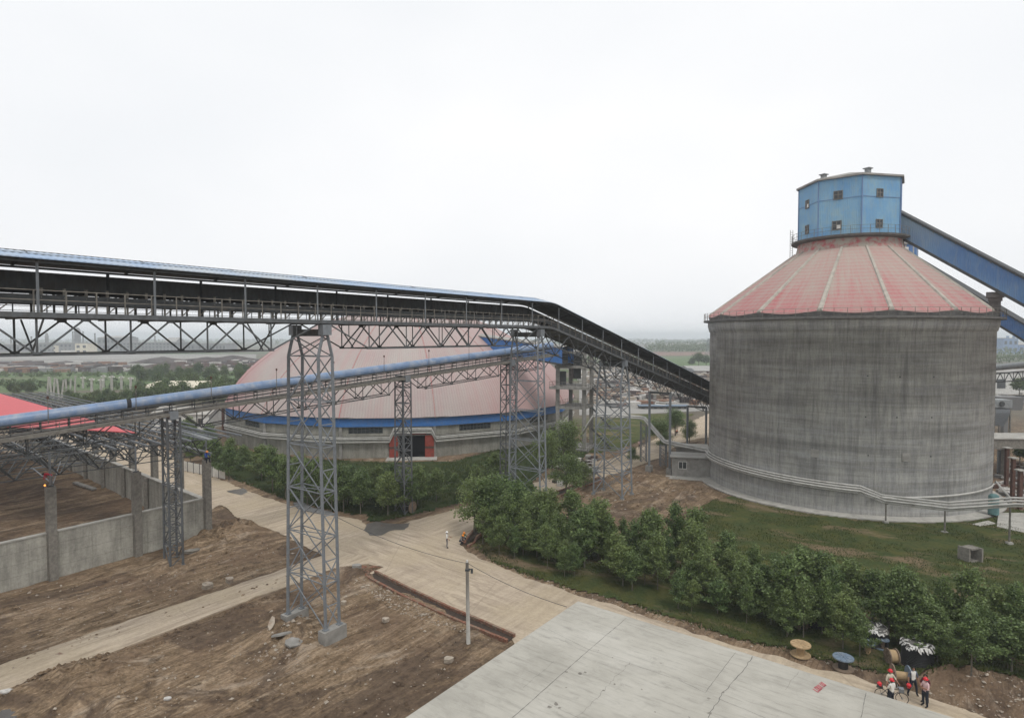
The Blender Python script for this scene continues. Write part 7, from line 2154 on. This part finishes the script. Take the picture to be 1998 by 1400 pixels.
tag(mb.build('welding_flame', M['spark'], loc=(ct.x - .3, ct.y - .25, 8.6)), 'small orange welding glow on top of the column below the red-jacketed welder', 'flame')
# pale front panel of the grey shirt, and the helmet in the hand
vest = None
def loose_helmet(loc, label, tilt=0.4):
    mb = MB(); mb.lathe((0, 0, 0), [(.138, -.01), (.145, .0), (.125, .012), (.122, .06), (.10, .10), (.06, .13), (.001, .14)], 20); mb.box((0, -.135, 0), (.16, .07, .012))
    o = mb.build('helmet', M['helmet_red'], world=False, smooth=True); o.location = loc; o.rotation_euler = (tilt, 0.3, 0); return tag(o, label, 'helmet')
g = gp(1781, 1356); loose_helmet((g.x - .33, g.y - .10, .70), 'red helmet held low in the hand of the grey-shirted person', 1.2)
# bicycle
bw_, bf = gp(1719, 1364), gp(1764, 1374)
bd = (bf - bw_); bd.z = 0; Lb = 1.08; bd.normalize(); bside = Vector((bd.y, -bd.x, 0))
bic = empty('bicycle', bw_, 'dark bicycle with silver handlebar standing at the road edge behind the flat roof', 'bicycle')
def bp(x, y, z): return bw_ + bd * x + bside * y + Vector((0, 0, z + .02))
for x0 in (0.0, Lb):
    mb = MB(); pts = [bp(x0 + .33 * math.cos(2 * math.pi * k / 28), 0, .34 + .33 * math.sin(2 * math.pi * k / 28)) for k in range(29)]; mb.tube(pts, .02, 6, caps=False)
    wh = mb.build('wheel', M['cable'], bic); mb = MB()
    for k in range(14): a = 2 * math.pi * k / 14; mb.bar(bp(x0, 0, .34), bp(x0 + .32 * math.cos(a), 0, .34 + .32 * math.sin(a)), .006)
    mb.tube([bp(x0, -.05, .34), bp(x0, .05, .34)], .03, 8); mb.build('spokes', M['galv'], wh)
mb = MB()
for a, b in (((0, .34), (.45, .30)), ((0, .34), (.36, .78)), ((.45, .30), (.36, .82)), ((.45, .30), (.90, .70)), ((.37, .78), (.88, .82)), ((.88, .95), (.95, .55)), ((.95, .55), (Lb, .34))): mb.tube([bp(a[0], 0, a[1]), bp(b[0], 0, b[1])], .018, 7)
mb.build('frame', M['steel_dark'], bic)
mb = MB(); mb.tube([bp(.86, -.28, 1.02), bp(.84, -.1, 1.0), bp(.87, 0, .97), bp(.84, .1, 1.0), bp(.70, .28, 1.02)], .015, 7); mb.build('handlebar', M['galv'], bic)
mb = MB(); mb.lathe(bp(.33, 0, .86), [(.001, -.02), (.10, 0), (.09, .04), (.001, .05)], 12); mb.build('saddle', M['cable'], bic)
mb = MB(); mb.box(bp(-.08, 0, .74), (.36, .16, .03), math.atan2(bd.y, bd.x)); mb.bar(bp(-.1, 0, .74), bp(0, 0, .36), .015); mb.box(bp(-.08, 0, .84), (.3, .2, .16), math.atan2(bd.y, bd.x)); mb.build('carrier', M['steel_dark'], bic)
mb = MB(); mb.box(bp(1.03, 0, .85), (.26, .3, .22), math.atan2(bd.y, bd.x)); mb.build('basket', M['steel'], bic)
loose_helmet(bp(-.10, 0, .94), 'red helmet resting on the rear carrier of the bicycle', .3)

# ------------------------------------------------------------------ haze
mb = MB(); mb.box((0, 2400, 26), (11000, 6800, 54.4))
hz = mb.build('haze', M['earth']); hz.data.materials.clear()
hm = bpy.data.materials.new('haze_air'); hm.use_nodes = True; hn = hm.node_tree; hn.nodes.clear()
pv = hn.nodes.new('ShaderNodeVolumePrincipled'); pv.inputs['Color'].default_value = (0.88, 0.94, 1.0, 1)
pv.inputs['Density'].default_value = 0.00042; pv.inputs['Anisotropy'].default_value = 0.2
oo = hn.nodes.new('ShaderNodeOutputMaterial'); hn.links.new(pv.outputs[0], oo.inputs['Volume'])
hz.data.materials.append(hm); tag(hz, kind='stuff')
